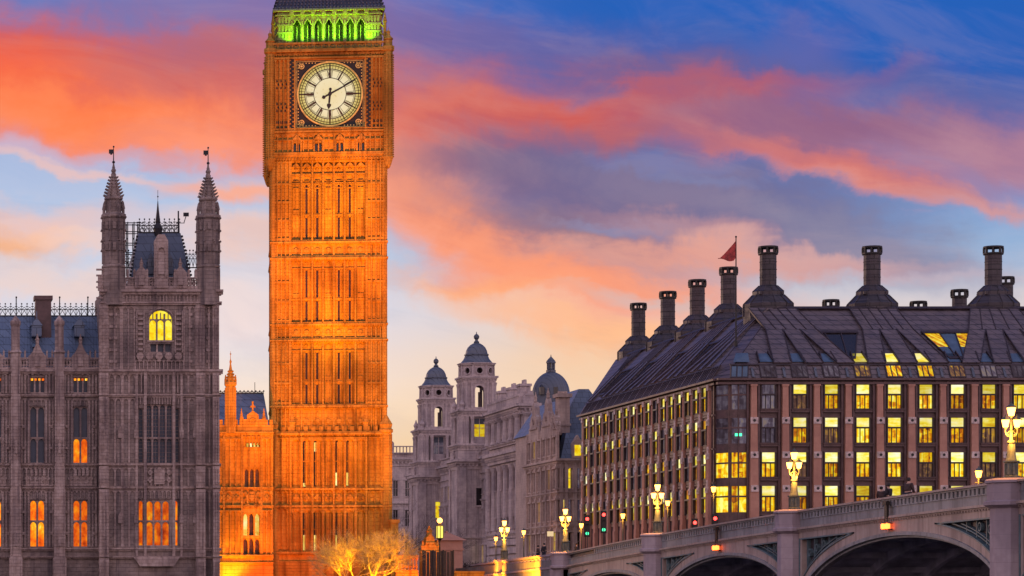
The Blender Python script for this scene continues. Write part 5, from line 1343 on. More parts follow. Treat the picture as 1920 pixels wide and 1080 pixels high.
# ------------------------------------------------------------------ government offices behind: long range, twin cupola towers, dome
def cl_window(F, root, c, z0, z1, hw, mat, kind='flat', d=.3, stone='white', lights=2):
    f = MB()
    for s_ in (-1, 1): F.bar(f, c + s_ * (hw + .1) - .12, c + s_ * (hw + .1) + .12, z0, z1, -.07, d)
    F.bar(f, c - hw - .3, c + hw + .3, z0 - .18, z0, -.16, d)
    if kind == 'round': head(F, f, c - hw, c + hw, z1 - hw, z1 + .1, hw, -.05, d, 4, 'round')
    F.bar(f, c - hw - .35, c + hw + .35, z1, z1 + .22, -.22, d)
    if kind == 'ped': F.slab(f, [(c - hw - .45, z1 + .22), (c + hw + .45, z1 + .22), (c, z1 + .75)], -.25, d)
    for i in range(1, lights): u = c - hw + i * 2 * hw / lights; F.bar(f, u - .05, u + .05, z0, z1, d - .12, d)
    F.bar(f, c - hw, c + hw, (z0 + z1) / 2 - .04, (z0 + z1) / 2 + .04, d - .1, d)
    w = f.build('window', stone, root); p = MB(); F.quad(p, c - hw, c + hw, z0, z1, d); p.build('pane', mat, w); return w
def cornice(F, m, u0, u1, z, h, pr, dent=.5):
    F.bar(m, u0 - pr, u1 + pr, z, z + h * .35, -pr, .2); F.bar(m, u0 - pr * .6, u1 + pr * .6, z - h * .3, z, -pr * .6, .2); F.bar(m, u0 - pr * .2, u1 + pr * .2, z - h, z - h * .3, -pr * .2, .2)
    if dent:
        n = max(1, int((u1 - u0) / dent))
        for i in range(n): c = u0 + (i + .5) * (u1 - u0) / n; F.bar(m, c - dent * .22, c + dent * .22, z - h * .6, z - h * .3, -pr * .55, .1)
def balusters(F, m, u0, u1, z, h, pitch=.45):
    F.bar(m, u0, u1, z, z + .18, -.1, .3); F.bar(m, u0, u1, z + h - .2, z + h, -.15, .35)
    n = max(1, int((u1 - u0) / pitch))
    for i in range(n + 1): u = u0 + i * (u1 - u0) / n; F.bar(m, u - .1, u + .1, z + .18, z + h - .2, .0, .22)
XT = 102.5
gov = thing('government_offices', 'long pale stone classical range with cornices and rows of small windows', 'government building', (112, 530, 0))
FT_ = Facade(lambda u, v, d: (XT + d, u, v))
m = MB(); tr = MB()
holes = []
gw = []
for u in [496 + 3.1 * i for i in range(26)]:
    for z0, z1, kd in ((20.0, 22.4, 'flat'), (13.6, 17.4, 'round'), (8.0, 11.0, 'flat')):
        holes.append((u - .62, u + .62, z0, z1)); gw.append((u, z0, z1, kd))
FT_.sheet(m, 470, 578, 0, 26, holes, .3); m.box(XT + .4, XT + 30, 470.5, 578, 0, 25.8)
cornice(FT_, tr, 492, 578, 26, 1.2, .8, .7); balusters(FT_, tr, 492, 578, 26.4, 1.4, .6)
for z, h_ in ((18.9, .5), (12.3, .6), (23.6, .35)): cornice(FT_, tr, 492, 578, z, h_, .3, 0)
for u in [494.5 + 3.1 * i for i in range(27)]:
    FT_.bar(tr, u - .22, u + .22, 12.6, 18.4, -.3, .1); FT_.bar(tr, u - .3, u + .3, 18.2, 18.6, -.36, .1)
    for z in (1, 2.2, 3.4, 4.6, 5.8, 7.0): pass
for i in range(9): FT_.bar(tr, 492, 578, 1 + i * 1.25, 1.9 + i * 1.25, -.14, .1) if i < 5 else None
m.build('wall', 'white', gov); tr.build('cornice', 'white', gov)
rg = random.Random(3)
for u, z0, z1, kd in gw: cl_window(FT_, gov, u, z0, z1, .6, 'pane_yellow' if rg.random() < .12 else 'pane_dim' if rg.random() < .2 else 'glass_black', kd, .1)
# end pavilion with giant columns
XE = 100.6
FE2 = Facade(lambda u, v, d: (XE + d, u, v)); FE3 = front(466.0)
m = MB(); tr = MB()
m.box(XE + .3, 103.0, 466.3, 492, 0, 34.2); m.box(XE + 1.5, 103.0, 468, 490, 34.2, 35.2)
for F, u0, u1 in ((FE2, 466.3, 492), (FE3, XE + .3, 103.0)):
    cornice(F, tr, u0, u1, 32.6, 1.3, .8, .7); cornice(F, tr, u0, u1, 25.4, 1.3, .8, .7); cornice(F, tr, u0, u1, 12.3, .7, .4, 0); cornice(F, tr, u0, u1, 27.2, .4, .3, 0)
    F.bar(tr, u0, u1, 33.1, 34.3, -.1, .4); F.bar(tr, u0 + .4, u1 - .4, 34.3, 34.6, -.2, .5)
    n = 6 if F is FE2 else 2
    for i in range(n):
        c = u0 + 1.4 + i * (u1 - u0 - 2.8) / max(1, n - 1) if n > 1 else u0
        P = F.P(c, 0, -.1)
        tr.lathe(P[0], P[1], [(.75, 27.4), (.6, 28.0), (.52, 30.8), (.85, 31.4), (.85, 31.6)], 10)
        tr.lathe(P[0], P[1], [(.62, 13.0), (.55, 14), (.48, 22.6), (.75, 23.6)], 10)
    for i in range(8): F.bar(tr, u0, u1, 1 + i * 1.35, 2.0 + i * 1.35, -.16, .1)
for u in (470, 478, 486):
    tr.box(XE + .5, XE + 2.2, u - 1.2, u + 1.2, 34.1, 36.2); tr.box(XE + .35, XE + 2.35, u - 1.4, u + 1.4, 36.0, 36.4)
    for t in (-.6, .6): tr.lathe(XE + 1.4, u + t, [(.3, 36.4), (.26, 37.1)], 8)
m.build('pavilion_wall', 'white', gov); tr.build('pavilion_columns', 'white', gov)
for i, u in enumerate((472.5, 476.9, 481.4, 485.8)):
    cl_window(FE2, gov, u, 28.2, 31.0, .7, 'glass_black', 'flat', .28); cl_window(FE2, gov, u, 15.2, 19.5, .7, 'pane_dim' if i == 1 else 'glass_black', 'round', .28)
# far end block seen beside the clock tower
fb = thing('corner_offices', 'low pale stone office block half hidden behind the clock tower', 'government building', (110, 640, 0))
FFE = front(630.0); m = MB(); tr = MB(); kf = 630 / FOC
fx0, fx1 = (700 - VX) * kf, (800 - VX) * kf; fz_ = lambda py: CAMZ + (HY - py) * kf
holes = [(fx0 + 2.2 + 2.6 * i - .55, fx0 + 2.2 + 2.6 * i + .55, a, b) for i in range(4) for a, b in ((24, 27.4), (17.5, 21), (10, 14))]
FFE.sheet(m, fx0, fx1, 0, fz_(862), holes, .4); m.box(fx0, fx1, 630.6, 650, 0, fz_(848))
cornice(FFE, tr, fx0, fx1, fz_(862), 1.4, .8, .8); balusters(FFE, tr, fx0, fx1, fz_(850), 1.6, .7)
for zq in (22.4, 15.4): st_ = MB(); cornice(FFE, st_, fx0, fx1, zq, .6, .4, 0); st_.build('string_course', 'white', fb)
cx_ = (737 - VX) * kf; ch_ = MB(); ch_.box(cx_ - .9, cx_ + .9, 634, 636, fz_(850), fz_(828)); ch_.lathe(cx_, 635, [(.8, fz_(828)), (1.0, fz_(827)), (.6, fz_(824))], 8)
m.build('wall', 'white', fb); tr.build('cornice', 'white', fb); ch_.build('chimney', 'white', fb)
for h_ in holes: cl_window(FFE, fb, (h_[0] + h_[1]) / 2, h_[2], h_[3], .5, 'glass_black', 'flat', .35)
# twin towers
def cupola_tower(name, label, x, y, lit):
    t = thing(name, label, 'stone tower', (x, y, 0 if lit else -1.1), 'twin cupola towers'); t['_base'] = (0, 0, 0)
    def faces(h): return [Facade(lambda u, v, d: (u, -h + d, v)), Facade(lambda u, v, d: (-h + d, -u, v)), Facade(lambda u, v, d: (h - d, u, v)), Facade(lambda u, v, d: (-u, h - d, v))]
    b = MB(); tr = MB()
    b.sq(0, 0, [(3.9, 0), (3.9, 28.0)])
    F4 = faces(3.9)
    for F in F4:
        cornice(F, tr, -3.9, 3.9, 25.6, 1.3, .8, .7); cornice(F, tr, -3.9, 3.9, 28.4, .8, .5, .6)
        for s_ in (-1, 1): F.bar(tr, s_ * 3.2 - .6, s_ * 3.2 + .6, 12, 24.6, -.25, .1)
        F.ring(tr, 0, 27.0 - .1, .42, .75, -.2, .05, 14); F.disc(tr, 0, 26.9, .42, -.03, .05, 12)
        cornice(F, tr, -3.9, 3.9, 12.3, .6, .4, 0)
    # column stage: recessed core, corner clusters, open middle
    b.sq(0, 0, [(2.5, 28.2), (2.5, 34.0)])
    for F in faces(3.55):
        for s_ in (-1, 1):
            F.bar(b, s_ * 2.75 - .8, s_ * 2.75 + .8, 28.4, 34.0, .2, 1.4)
            for t_ in (1.45, 2.35, 3.25):
                P = F.P(s_ * t_, 0, .05); tr.lathe(P[0], P[1], [(.36, 28.7), (.3, 29.2), (.26, 32.8), (.42, 33.5)], 8)
        F.bar(tr, -3.5, 3.5, 28.4, 28.8, -.35, .3); cornice(F, tr, -3.55, 3.55, 34.4, .9, .55, .55)
        F.bar(tr, -1.1, 1.1, 28.8, 30.0, .4, 1.2); F.bar(tr, -1.3, -1.0, 29.9, 33.4, .5, 1.2); F.bar(tr, 1.0, 1.3, 29.9, 33.4, .5, 1.2)
    for sx_ in (-1, 1):
        for sy_ in (-1, 1):
            tr.lathe(sx_ * 3.2, sy_ * 3.2, [(.45, 34.6), (.3, 35.2), (.5, 35.7), (.2, 36.3), (.05, 36.8)], 8)
    # belfry: four piers carrying arches, open through
    for k, F in enumerate(faces(2.72)):
        w = .78 if k in (0, 1) else 1.7
        F.bar(b, -2.72, -w, 34.7, 40.2, .02, .9); F.bar(b, w, 2.72, 34.7, 40.2, .02, .9)
        head(F, b, -w, w, 38.2, 40.2, min(.9, w), .02, .9, 6, 'round'); F.bar(b, -w, w, 34.7, 35.2, .02, .9)
        for s_ in (-1, 1):
            for t_ in (1.35, 2.3): P = F.P(s_ * t_, 0, -.05); tr.lathe(P[0], P[1], [(.34, 35.0), (.27, 35.5), (.24, 38.8), (.4, 39.5)], 8)
            F.bar(tr, s_ * .95 - .12, s_ * .95 + .12, 35.2, 38.2, -.1, .1)
        F.bar(tr, -2.7, 2.7, 34.7, 35.1, -.3, .2); cornice(F, tr, -2.72, 2.72, 40.3, .9, .5, .5)
    # octagonal drum with round eyes
    ro = 2.75
    for k in range(8):
        a = k * pi / 4 - pi / 2; ca, sa = cos(a), sin(a); hw_ = ro * math.tan(pi / 8)
        F = Facade(lambda u, v, d, ca=ca, sa=sa: (ca * (ro - d) - sa * u, sa * (ro - d) + ca * u, v))
        n = 20; R = .52
        for j in range(n):                                      # panel with a round hole
            a0, a1 = 2 * pi * j / n, 2 * pi * (j + 1) / n
            def sqp(t):
                c, s_ = cos(t), sin(t); q = min(hw_ / max(1e-6, abs(c)), 1.05 / max(1e-6, abs(s_))); return (q * c, 41.6 + q * s_)
            F.slab(b, [(R * cos(a0), 41.6 + R * sin(a0)), sqp(a0), sqp(a1), (R * cos(a1), 41.6 + R * sin(a1))], 0, .3)
        F.ring(tr, 0, 41.6, R, R + .2, -.15, .1, 16)
        F.bar(tr, -hw_, hw_, 42.6, 42.85, -.3, .3); F.bar(tr, -hw_ - .1, hw_ + .1, 42.85, 43.0, -.45, .3)
        P = F.P(hw_, 0, 0); tr.lathe(P[0], P[1], [(.25, 40.5), (.2, 42.5), (.32, 42.7)], 6)
    b.lathe(0, 0, [(2.5, 40.2), (2.5, 40.5)], 8, pi / 8)
    # dome and finial
    dm_ = MB()
    dm_.lathe(0, 0, [(3.0, 42.95), (2.75, 43.15), (2.3, 43.7), (2.02, 44.3), (2.15, 44.45), (2.15, 44.6), (1.95, 44.7), (1.85, 45.2), (1.55, 45.8), (1.1, 46.25), (.6, 46.55), (.45, 46.6), (.5, 46.8), (.28, 47.0), (.25, 47.2), (.48, 47.5), (.5, 47.8), (.3, 48.1), (.1, 48.2), (.05, 48.6)], 16)
    b.build('tower_wall', 'white', t); tr.build('columns', 'white', t)
    d_ = dm_.build('dome', 'lead', t, smooth=False)
    F = faces(2.5)[0]
    w = MB(); F.bar(w, -1.0, -.9, 30, 33.2, -.12, .0); F.bar(w, .9, 1.0, 30, 33.2, -.12, 0); F.bar(w, -.05, .05, 30, 33.2, -.1, 0); F.bar(w, -.9, .9, 31.5, 31.6, -.1, 0); w = w.build('window', 'white', t)
    p = MB(); F.quad(p, -.9, .9, 30, 32.2, -.04); p.build('pane', 'pane_yellow' if lit else 'pane_grey', w); p = MB(); F.quad(p, -.9, .9, 32.2, 33.2, -.04); p.build('pane', 'glass_blue', w)
    F = F4[0]
    w = MB(); F.bar(w, -1.0, 1.0, 17.7, 18.0, -.2, .05); F.bar(w, -1.0, 1.0, 21.0, 21.25, -.25, .05); F.bar(w, -1.05, -.85, 18, 21, -.15, .05); F.bar(w, .85, 1.05, 18, 21, -.15, .05); w = w.build('window', 'white', t)
    p = MB(); F.quad(p, -.85, .85, 18, 21, -.04); p.build('pane', 'glass_black' if lit else 'pane_yellow', w)
    return t
cupola_tower('cupola_tower', 'taller stone cupola tower of the pair, with a yellow lit window below its belfry', 102.4, 510.4, True)
cupola_tower('cupola_tower', 'stone cupola tower, lower of the pair, standing closer to the clock tower', 102.5, 549.0, False)
# green-grey lead dome behind
kd = 505 / FOC; dxm = (1033 - VX) * kd; dz_ = lambda py: CAMZ + (HY - py) * kd
t = thing('lead_dome', 'smooth blue-grey lead dome with a small lantern on top behind the gabled house', 'dome', (dxm, 505, 25))
m = MB(); R = 35 * kd
m.lathe(dxm, 505, [(R * 1.06, 25), (R * 1.06, dz_(760)), (R, dz_(758)), (R, dz_(742))] + [(R * cos(i * pi / 20), dz_(742) + (dz_(697) - dz_(742)) * sin(i * pi / 20)) for i in range(1, 9)] + [(R * .14, dz_(697))], 24)
d_ = m.build('dome', 'lead', t)
m = MB(); m.lathe(dxm, 505, [(.85, dz_(698)), (.85, dz_(694)), (.5, dz_(693)), (.5, dz_(691))], 10)
for k in range(8): a = k * pi / 4; m.tube((dxm + .6 * cos(a), 505 + .6 * sin(a), dz_(693)), (dxm + .6 * cos(a), 505 + .6 * sin(a), dz_(680)), .13, n=5)
m.lathe(dxm, 505, [(.85, dz_(681)), (.85, dz_(679)), (.7, dz_(676)), (.3, dz_(671)), (.1, dz_(669)), (.05, dz_(665))], 10); m.build('dome_lantern', 'lead', t)
for px_ in (1017, 1042):
    m = MB(); xx = (px_ - VX) * (505 - R) / FOC; m.box(xx - .35, xx + .35, 505 - R * 1.0, 505 - R * .6, dz_(742), dz_(728)); m.lathe(xx, 505 - R * .8, [(.42, dz_(728)), (.1, dz_(723))], 6); m.build('dormer', 'glass_black', t)

# corner house with gables and chimney stack
XH, YH0, YH1 = 92.3, 403.0, 424.0
hs = thing('gabled_house', 'ornate buff stone corner house with curved gables, mansard and tall chimney', 'corner house', (99, 413, 0))
FHs = Facade(lambda u, v, d: (XH + d, u, v)); FHe = front(YH0); kh = YH0 / FOC
hx = lambda px: (px - VX) * kh; hz = lambda py: CAMZ + (HY - py) * kh
m = MB(); tr = MB()
EW = [(hx(1053.5), 'glass_black'), (hx(1071), 'pane_yellow'), (hx(1083), 'pane_grey')]
SWu = [YH0 + 2.6 + 3.1 * i for i in range(6)]
FL_ = [(8.4, 10.9), (12.6, 15.4), (17.0, 19.8)]
hE = [(c - .6, c + .6, a_, b_) for c, _ in EW for a_, b_ in FL_]; hS = [(u - .75, u + .75, a_, b_) for u in SWu for a_, b_ in FL_ + [(21.8, 24.2)]]
FHs.sheet(m, YH0, YH1, 0, 25, hS, .35); FHe.sheet(m, XH, 108, 0, 21, hE, .35)
m.box(XH + .5, 108, YH0 + .5, YH1, 0, 20.8); m.box(XH + .5, XH + 9, YH0 + 4, YH1, 0, 24.9)
for z, h_, pr in ((20.8, .9, .6), (16.4, .5, .35), (11.8, .5, .35), (7.6, .6, .4)):
    cornice(FHs, tr, YH0, YH1, z, h_, pr, .6); cornice(FHe, tr, XH, 108, z, h_, pr, .6)
for u in [YH0 + .5] + [u + 1.55 for u in SWu]:
    FHs.bar(tr, u - .28, u + .28, 0, 24.6, -.3, .1)
    for z in (11.2, 15.8, 20.2): FHs.bar(tr, u - .4, u + .4, z - .3, z + .2, -.4, .1)
for c in (XH + .3, hx(1061.5), hx(1078), hx(1090)): FHe.bar(tr, c - .25, c + .25, 0, 20.4, -.25, .1)
def gable(F, c, w, z, h_):
    F.slab(tr, [(c - w, z), (c + w, z), (c + w, z + h_ * .3), (c + w * .75, z + h_ * .36), (c + w * .62, z + h_ * .6), (c + w * .35, z + h_ * .66), (c + w * .28, z + h_ * .85), (c, z + h_), (c - w * .28, z + h_ * .85), (c - w * .35, z + h_ * .66), (c - w * .62, z + h_ * .6), (c - w * .75, z + h_ * .36), (c - w, z + h_ * .3)], -.2, .5)
    for q in (-1, 1): pinnacle(tr, F.P(c + q * w * .92, 0, .1)[0], F.P(c + q * w * .92, 0, .1)[1], z + h_ * .3, h_ * .35, .4)
    pinnacle(tr, F.P(c, 0, .1)[0], F.P(c, 0, .1)[1], z + h_, h_ * .25, .35)
    F.ring(tr, c, z + h_ * .5, .3, .5, -.32, -.1, 10); F.bar(tr, c - w * .8, c + w * .8, z + h_ * .28, z + h_ * .33, -.35, .1)
gable(FHs, YH0 + 7.2, 3.0, 24.4, 5.6); gable(FHs, YH0 + 15.2, 3.0, 24.4, 5.6); gable(FHs, YH0 + 2.0, 1.4, 24.4, 3.0)
for k in range(18):
    u = YH0 + .6 + k * 1.15; FHs.bar(tr, u - .18, u + .18, 24.6, 25.6, -.1, .3)
m.build('wall', 'brickstone', hs); tr.build('stone_dressings', 'brickstone', hs)
for c, mt in EW:
    for k, (a_, b_) in enumerate(FL_): cl_window(FHe, hs, c, a_, b_, .6, mt if k == 2 else ('pane_cream' if (mt, k) == ('glass_black', 1) else 'pane_grey' if k == 1 else 'glass_black'), 'round' if k == 2 else 'flat', .3, 'brickstone')
for i, u in enumerate(SWu):
    for k, (a_, b_) in enumerate(FL_ + [(21.8, 24.2)]): cl_window(FHs, hs, u, a_, b_, .75, ('pane_yellow' if (i + k * 2) % 5 == 0 else 'pane_grey' if (i + k) % 3 else 'glass_black'), 'flat', .16, 'brickstone')
m = MB()
m.rings([[(XH + .3, YH0 + .4, 21.0), (108, YH0 + .4, 21.0), (108, YH0 + 6, 21.0), (XH + .3, YH0 + 6, 21.0)], [(XH + 1.4, YH0 + 1.8, 24.8), (108, YH0 + 1.8, 24.8), (108, YH0 + 5, 24.8), (XH + 1.4, YH0 + 5, 24.8)]])
m.rings([[(XH + .8, YH0 + 5, 24.9), (XH + 10, YH0 + 5, 24.9), (XH + 10, YH1 - 1, 24.9), (XH + .8, YH1 - 1, 24.9)], [(XH + 4.2, YH0 + 6.2, 31.2), (XH + 5.6, YH0 + 6.2, 31.2), (XH + 5.6, YH1 - 8, 31.2), (XH + 4.2, YH1 - 8, 31.2)]])
rf = m.build('roof', 'slate', hs)
m = MB(); c0, c1 = hx(1059.5), hx(1081); m.box(c0, c1, YH0 + 4, YH0 + 6, 20, hz(738)); m.box(c0 - .3, c1 + .3, YH0 + 3.7, YH0 + 6.3, hz(741), hz(734)); m.box(c0 - .15, c1 + .15, YH0 + 3.85, YH0 + 6.15, hz(795), hz(791))
for k in range(4): m.lathe(c0 + .3 + k * (c1 - c0 - .6) / 3, YH0 + 5, [(.2, hz(734)), (.17, hz(729))], 8)
m.build('chimney', 'brickstone', rf)
w = MB(); c = hx(1083); FHe.slab(w, [(c - .7, 21.2), (c + .7, 21.2), (c + .7, 23.2), (c, 24.4), (c - .7, 23.2)], -.1, 1.2); w = w.build('dormer', 'brickstone', rf)
p = MB(); FHe.quad(p, c - .45, c + .45, 21.5, 23.0, -.13); p.build('dormer_pane', 'pane_yellow', w)
# dark slate-roofed block between the corner house and the office block
bk = thing('slate_roofed_block', 'plain dark slate-roofed block half hidden between the gabled house and the office block', 'building', (104, 440, 0))
m = MB(); m.box(98.5, 116, 432, 460, 0, 27); m.build('wall', 'brickstone', bk)
m = MB(); m.rings([[(98.2, 431.7, 27), (116.3, 431.7, 27), (116.3, 460.3, 27), (98.2, 460.3, 27)], [(101, 435, 31.8), (113, 435, 31.8), (113, 457, 31.8), (101, 457, 31.8)]]); m.build('roof', 'slate', bk)

# ------------------------------------------------------------------ the arched iron bridge
XB = 60.0
def zt(y): return 8.1 - 1.2e-4 * (y - 118) ** 2
PIER = [259.5, 228.2, 193.6, 156.0, 117.0, 80.0]
br = thing('arched_bridge', 'low arched iron road bridge with grey parapet, pale spandrels and granite piers', 'bridge', (73, 180, -4))
FBr = Facade(lambda u, v, d: (XB + d, u, v))
def arch_z(y, ya, yb_, off_=0.0):
    c = (ya + yb_) / 2; a_ = (ya - yb_) / 2 + off_
    t = max(0.0, 1 - ((y - c) / a_) ** 2); crown = zt(c) - 2.35
    return .96 + (crown + off_ - .96) * sqrt(t) + .02 * (c - y)
deck = MB()
XR = [60.35 + i * 3.6 for i in range(8)]
for ya, yb_ in zip(PIER, PIER[1:]):
    n = 48; a0, b0 = ya - .85, yb_ + .85
    face = MB(); rim = MB(); sof = MB(); FRM = [MB(), MB()]; PN = [MB(), MB()]; RB = [MB() for _ in XR[1:]]
    for i in range(n):
        frm, pan = FRM[i >= n // 2], PN[i >= n // 2]
        y0, y1 = a0 + (b0 - a0) * i / n, a0 + (b0 - a0) * (i + 1) / n
        A0, A1 = arch_z(y0, a0, b0), arch_z(y1, a0, b0)
        T0, T1 = zt(y0) - 1.45, zt(y1) - 1.45
        g0, g1 = A0 + .75, A1 + .75; p0, p1 = T0 - .42, T1 - .42
        near = min(abs(y0 - a0), abs(y1 - b0)); edge = near > .45
        if edge and g0 < p0 - .02 and g1 < p1 - .02:
            FBr.slab(face, [(y0, A0), (y1, A1), (y1, g1), (y0, g0)], 0, .5); FBr.slab(face, [(y0, p0), (y1, p1), (y1, T1), (y0, T0)], 0, .5)
            FBr.flat(pan, [(y0, g0 - .05), (y1, g1 - .05), (y1, p1 + .05), (y0, p0 + .05)], .36)
            FBr.slab(frm, [(y0, g0), (y1, g1), (y1, g1 + .09), (y0, g0 + .09)], -.07, .36); FBr.slab(frm, [(y0, p0 - .09), (y1, p1 - .09), (y1, p1), (y0, p0)], -.07, .36)
            for q in (.22, .4):                                # curved mouldings following the rib
                if g0 + q + .1 < p0 and g1 + q + .1 < p1: FBr.slab(frm, [(y0, g0 + q), (y1, g1 + q), (y1, g1 + q + .06), (y0, g0 + q + .06)], .1, .36)
            if i % 2 == 0 and p0 - g0 > .5:
                h_ = p0 - g0; FBr.bar(frm, y0 - .04, y0 + .04, g0, p0, .12, .36)
                if h_ > 1.0: FBr.ring(frm, (y0 + y1) / 2, (g0 + p0) / 2 + h_ * .1, .2, .27, .14, .36, 8)
        else:
            FBr.slab(face, [(y0, A0), (y1, A1), (y1, T1), (y0, T0)], 0, .5)
        FBr.slab(rim, [(y0, A0 - .02), (y1, A1 - .02), (y1, A1 + .20), (y0, A0 + .20)], -.12, .5)
        FBr.slab(rim, [(y0, A0 - .16), (y1, A1 - .16), (y1, A1 - .02), (y0, A0 - .02)], .12, .5)
        sof.hexa([(XB + .5, y0, A0 + .55), (86, y0, A0 + .55), (86, y1, A1 + .55), (XB + .5, y1, A1 + .55), (XB + .5, y0, A0 + .75), (86, y0, A0 + .75), (86, y1, A1 + .75), (XB + .5, y1, A1 + .75)])
        for x, ribm in zip(XR[1:], RB): ribm.hexa([(x - .16, y0, A0 - .1), (x + .16, y0, A0 - .1), (x + .16, y1, A1 - .1), (x - .16, y1, A1 - .1), (x - .16, y0, A0 + .56), (x + .16, y0, A0 + .56), (x + .16, y1, A1 + .56), (x - .16, y1, A1 + .56)])
        if i % 4 == 0: sof.box(XB + .5, 86, y0 - .08, y0 + .08, A0 + .2, A0 + .56)
    for e, frm in zip((a0 - .42, b0 + .42), FRM):
        zz = arch_z(e, a0, b0); FBr.bar(frm, e - .06, e + .06, min(zz + .75, zt(e) - 1.9), zt(e) - 1.87, -.07, .36)
    face.build('spandrel', 'iron_sunset_cream', br); rim.build('arch_rim', 'iron_grey', br); so_ = sof.build('arch_soffit', 'soffit', br)
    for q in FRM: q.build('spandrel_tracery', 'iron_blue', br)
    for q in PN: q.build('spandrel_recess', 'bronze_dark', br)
    for q in RB: q.build('arch_rib', 'soffit', so_)
par = MB(); slot = MB(); cop = MB(); dent = MB()
Y0, Y1 = 262.0, 80.0
n = 140
for i in range(n):
    y0, y1 = Y0 + (Y1 - Y0) * i / n, Y0 + (Y1 - Y0) * (i + 1) / n; a_, b_ = zt(y0), zt(y1)
    def strip(m, v0, v1, d0, d1): FBr.slab(m, [(y0, a_ + v0), (y1, b_ + v0), (y1, b_ + v1), (y0, a_ + v1)], d0, d1)
    strip(par, -1.16, -.62, .04, .3); strip(par, -.62, -.56, -.02, .3); strip(par, -.22, -.12, -.04, .3); strip(slot, -.58, -.2, .2, .3)
    strip(cop, -.12, 0, -.16, .42); strip(dent, -1.3, -1.16, -.24, .3); strip(dent, -1.38, -1.3, -.12, .3); strip(par, -1.47, -1.38, .03, .3)
    if y0 < 250:
        for q in range(2):
            t = (q + .5) / 2; y = y0 + (y1 - y0) * t; z = zt(y)
            FBr.bar(par, y - .17, y + .17, z - .6, z - .2, .0, .2)
        for q in range(3):
            t = (q + .5) / 3; y = y0 + (y1 - y0) * t; z = zt(y)
            FBr.bar(dent, y - .09, y + .09, z - 1.47, z - 1.37, -.1, .1)
    deck.hexa([(XB + .3, y0, a_ - 1.6), (86, y0, a_ - 1.6), (86, y1, b_ - 1.6), (XB + .3, y1, b_ - 1.6), (XB + .3, y0, a_ - 1.12), (86, y0, a_ - 1.12), (86, y1, b_ - 1.12), (XB + .3, y1, b_ - 1.12)])
    deck.hexa([(85.6, y0, a_ - 1.12), (86, y0, a_ - 1.12), (86, y1, b_ - 1.12), (85.6, y1, b_ - 1.12), (85.6, y0, a_), (86, y0, a_), (86, y1, b_), (85.6, y1, b_)])
foot = MB()
for i in range(n):
    y0, y1 = Y0 + (Y1 - Y0) * i / n, Y0 + (Y1 - Y0) * (i + 1) / n; a_, b_ = zt(y0) - .84, zt(y1) - .84
    foot.hexa([(XB + .31, y0, a_ - .27), (64, y0, a_ - .27), (64, y1, b_ - .27), (XB + .31, y1, b_ - .27), (XB + .31, y0, a_), (64, y0, a_), (64, y1, b_), (XB + .31, y1, b_)])
foot.build('footway', 'paving', br)
par.build('parapet', 'iron_grey', br); slot.build('parapet_backing', 'bronze_dark', br); cop.build('coping', 'iron_sunset_cream', br); dent.build('string_course', 'iron_sunset_cream', br); deck.build('deck', 'asphalt', br)
for k, y in enumerate(PIER):
    m = MB(); z = zt(y); r = 1.0 / cos(pi / 8)
    if k == 0:
        m.box(XB - .6, 86, y - 1.0, y + 3.5, -5, z - 1.4)
    else: m.box(XB + .1, 86, y - .95, y + .95, -5, z - 1.5)
    m.lathe(XB, y, [(r * 1.25, -5), (r * 1.25, .5), (r, .8), (r, z - 1.52), (r * 1.12, z - 1.44), (r * 1.3, z - 1.34), (r * 1.3, z - 1.16), (r * 1.14, z - 1.08), (r * 1.14, z - .18), (r * 1.24, z - .14), (r * 1.24, z - .02), (r * 1.16, z + .06), (r * .9, z + .1)], 8, pi / 8)
    m.build('pier', 'granite', br)
# approach wall beyond the abutment
m = MB(); tr = MB()
ap = [(262.5, 5.62), (272, 5.5), (282, 5.35), (300, 5.1)]
FA = Facade(lambda u, v, d: (XB - .3 + d, u, v))
for (ya, za), (yb_, zb) in zip(ap, ap[1:]):
    FA.slab(m, [(ya, 0), (yb_, 0), (yb_, zb - .1), (ya, za - .1)], 0, .8)
    FA.slab(tr, [(ya, za - .12), (yb_, zb - .12), (yb_, zb + .06), (ya, za + .06)], -.15, .9); FA.slab(tr, [(ya, za - 1.3), (yb_, zb - 1.3), (yb_, zb - 1.12), (ya, za - 1.12)], -.18, .5)
    for q in range(6):
        t = (q + .5) / 6; y = ya + (yb_ - ya) * t; z = za + (zb - za) * t; FA.bar(tr, y - .5, y + .5, z - 1.0, z - .25, -.06, .1)
aw = thing('approach_wall', 'stone approach wall at the bridge end glowing orange from floodlights', 'wall', (XB, 280, 0))
m.build('wall', 'granite', aw); tr.build('coping', 'granite', aw)
m = MB(); zz = 5.4; yq = 285.4
m.box(XB - .75, XB + .75, yq - .75, yq + .75, 0, zz - .2); m.box(XB - .9, XB + .9, yq - .9, yq + .9, zz - .2, zz + .05); m.box(XB - .9, XB + .9, yq - .9, yq + .9, zz - 1.5, zz - 1.3); m.build('pedestal', 'granite', aw)
spot('wall_floodlight', (XB - 3.2, 268, 1.2), (XB, 271, 4.6), 26000, (1, .36, .01), 80, .8); spot('wall_floodlight', (XB - 3.0, 284, 1.5), (XB, 285.5, 4.8), 11000, (1, .34, .01), 85, .8)

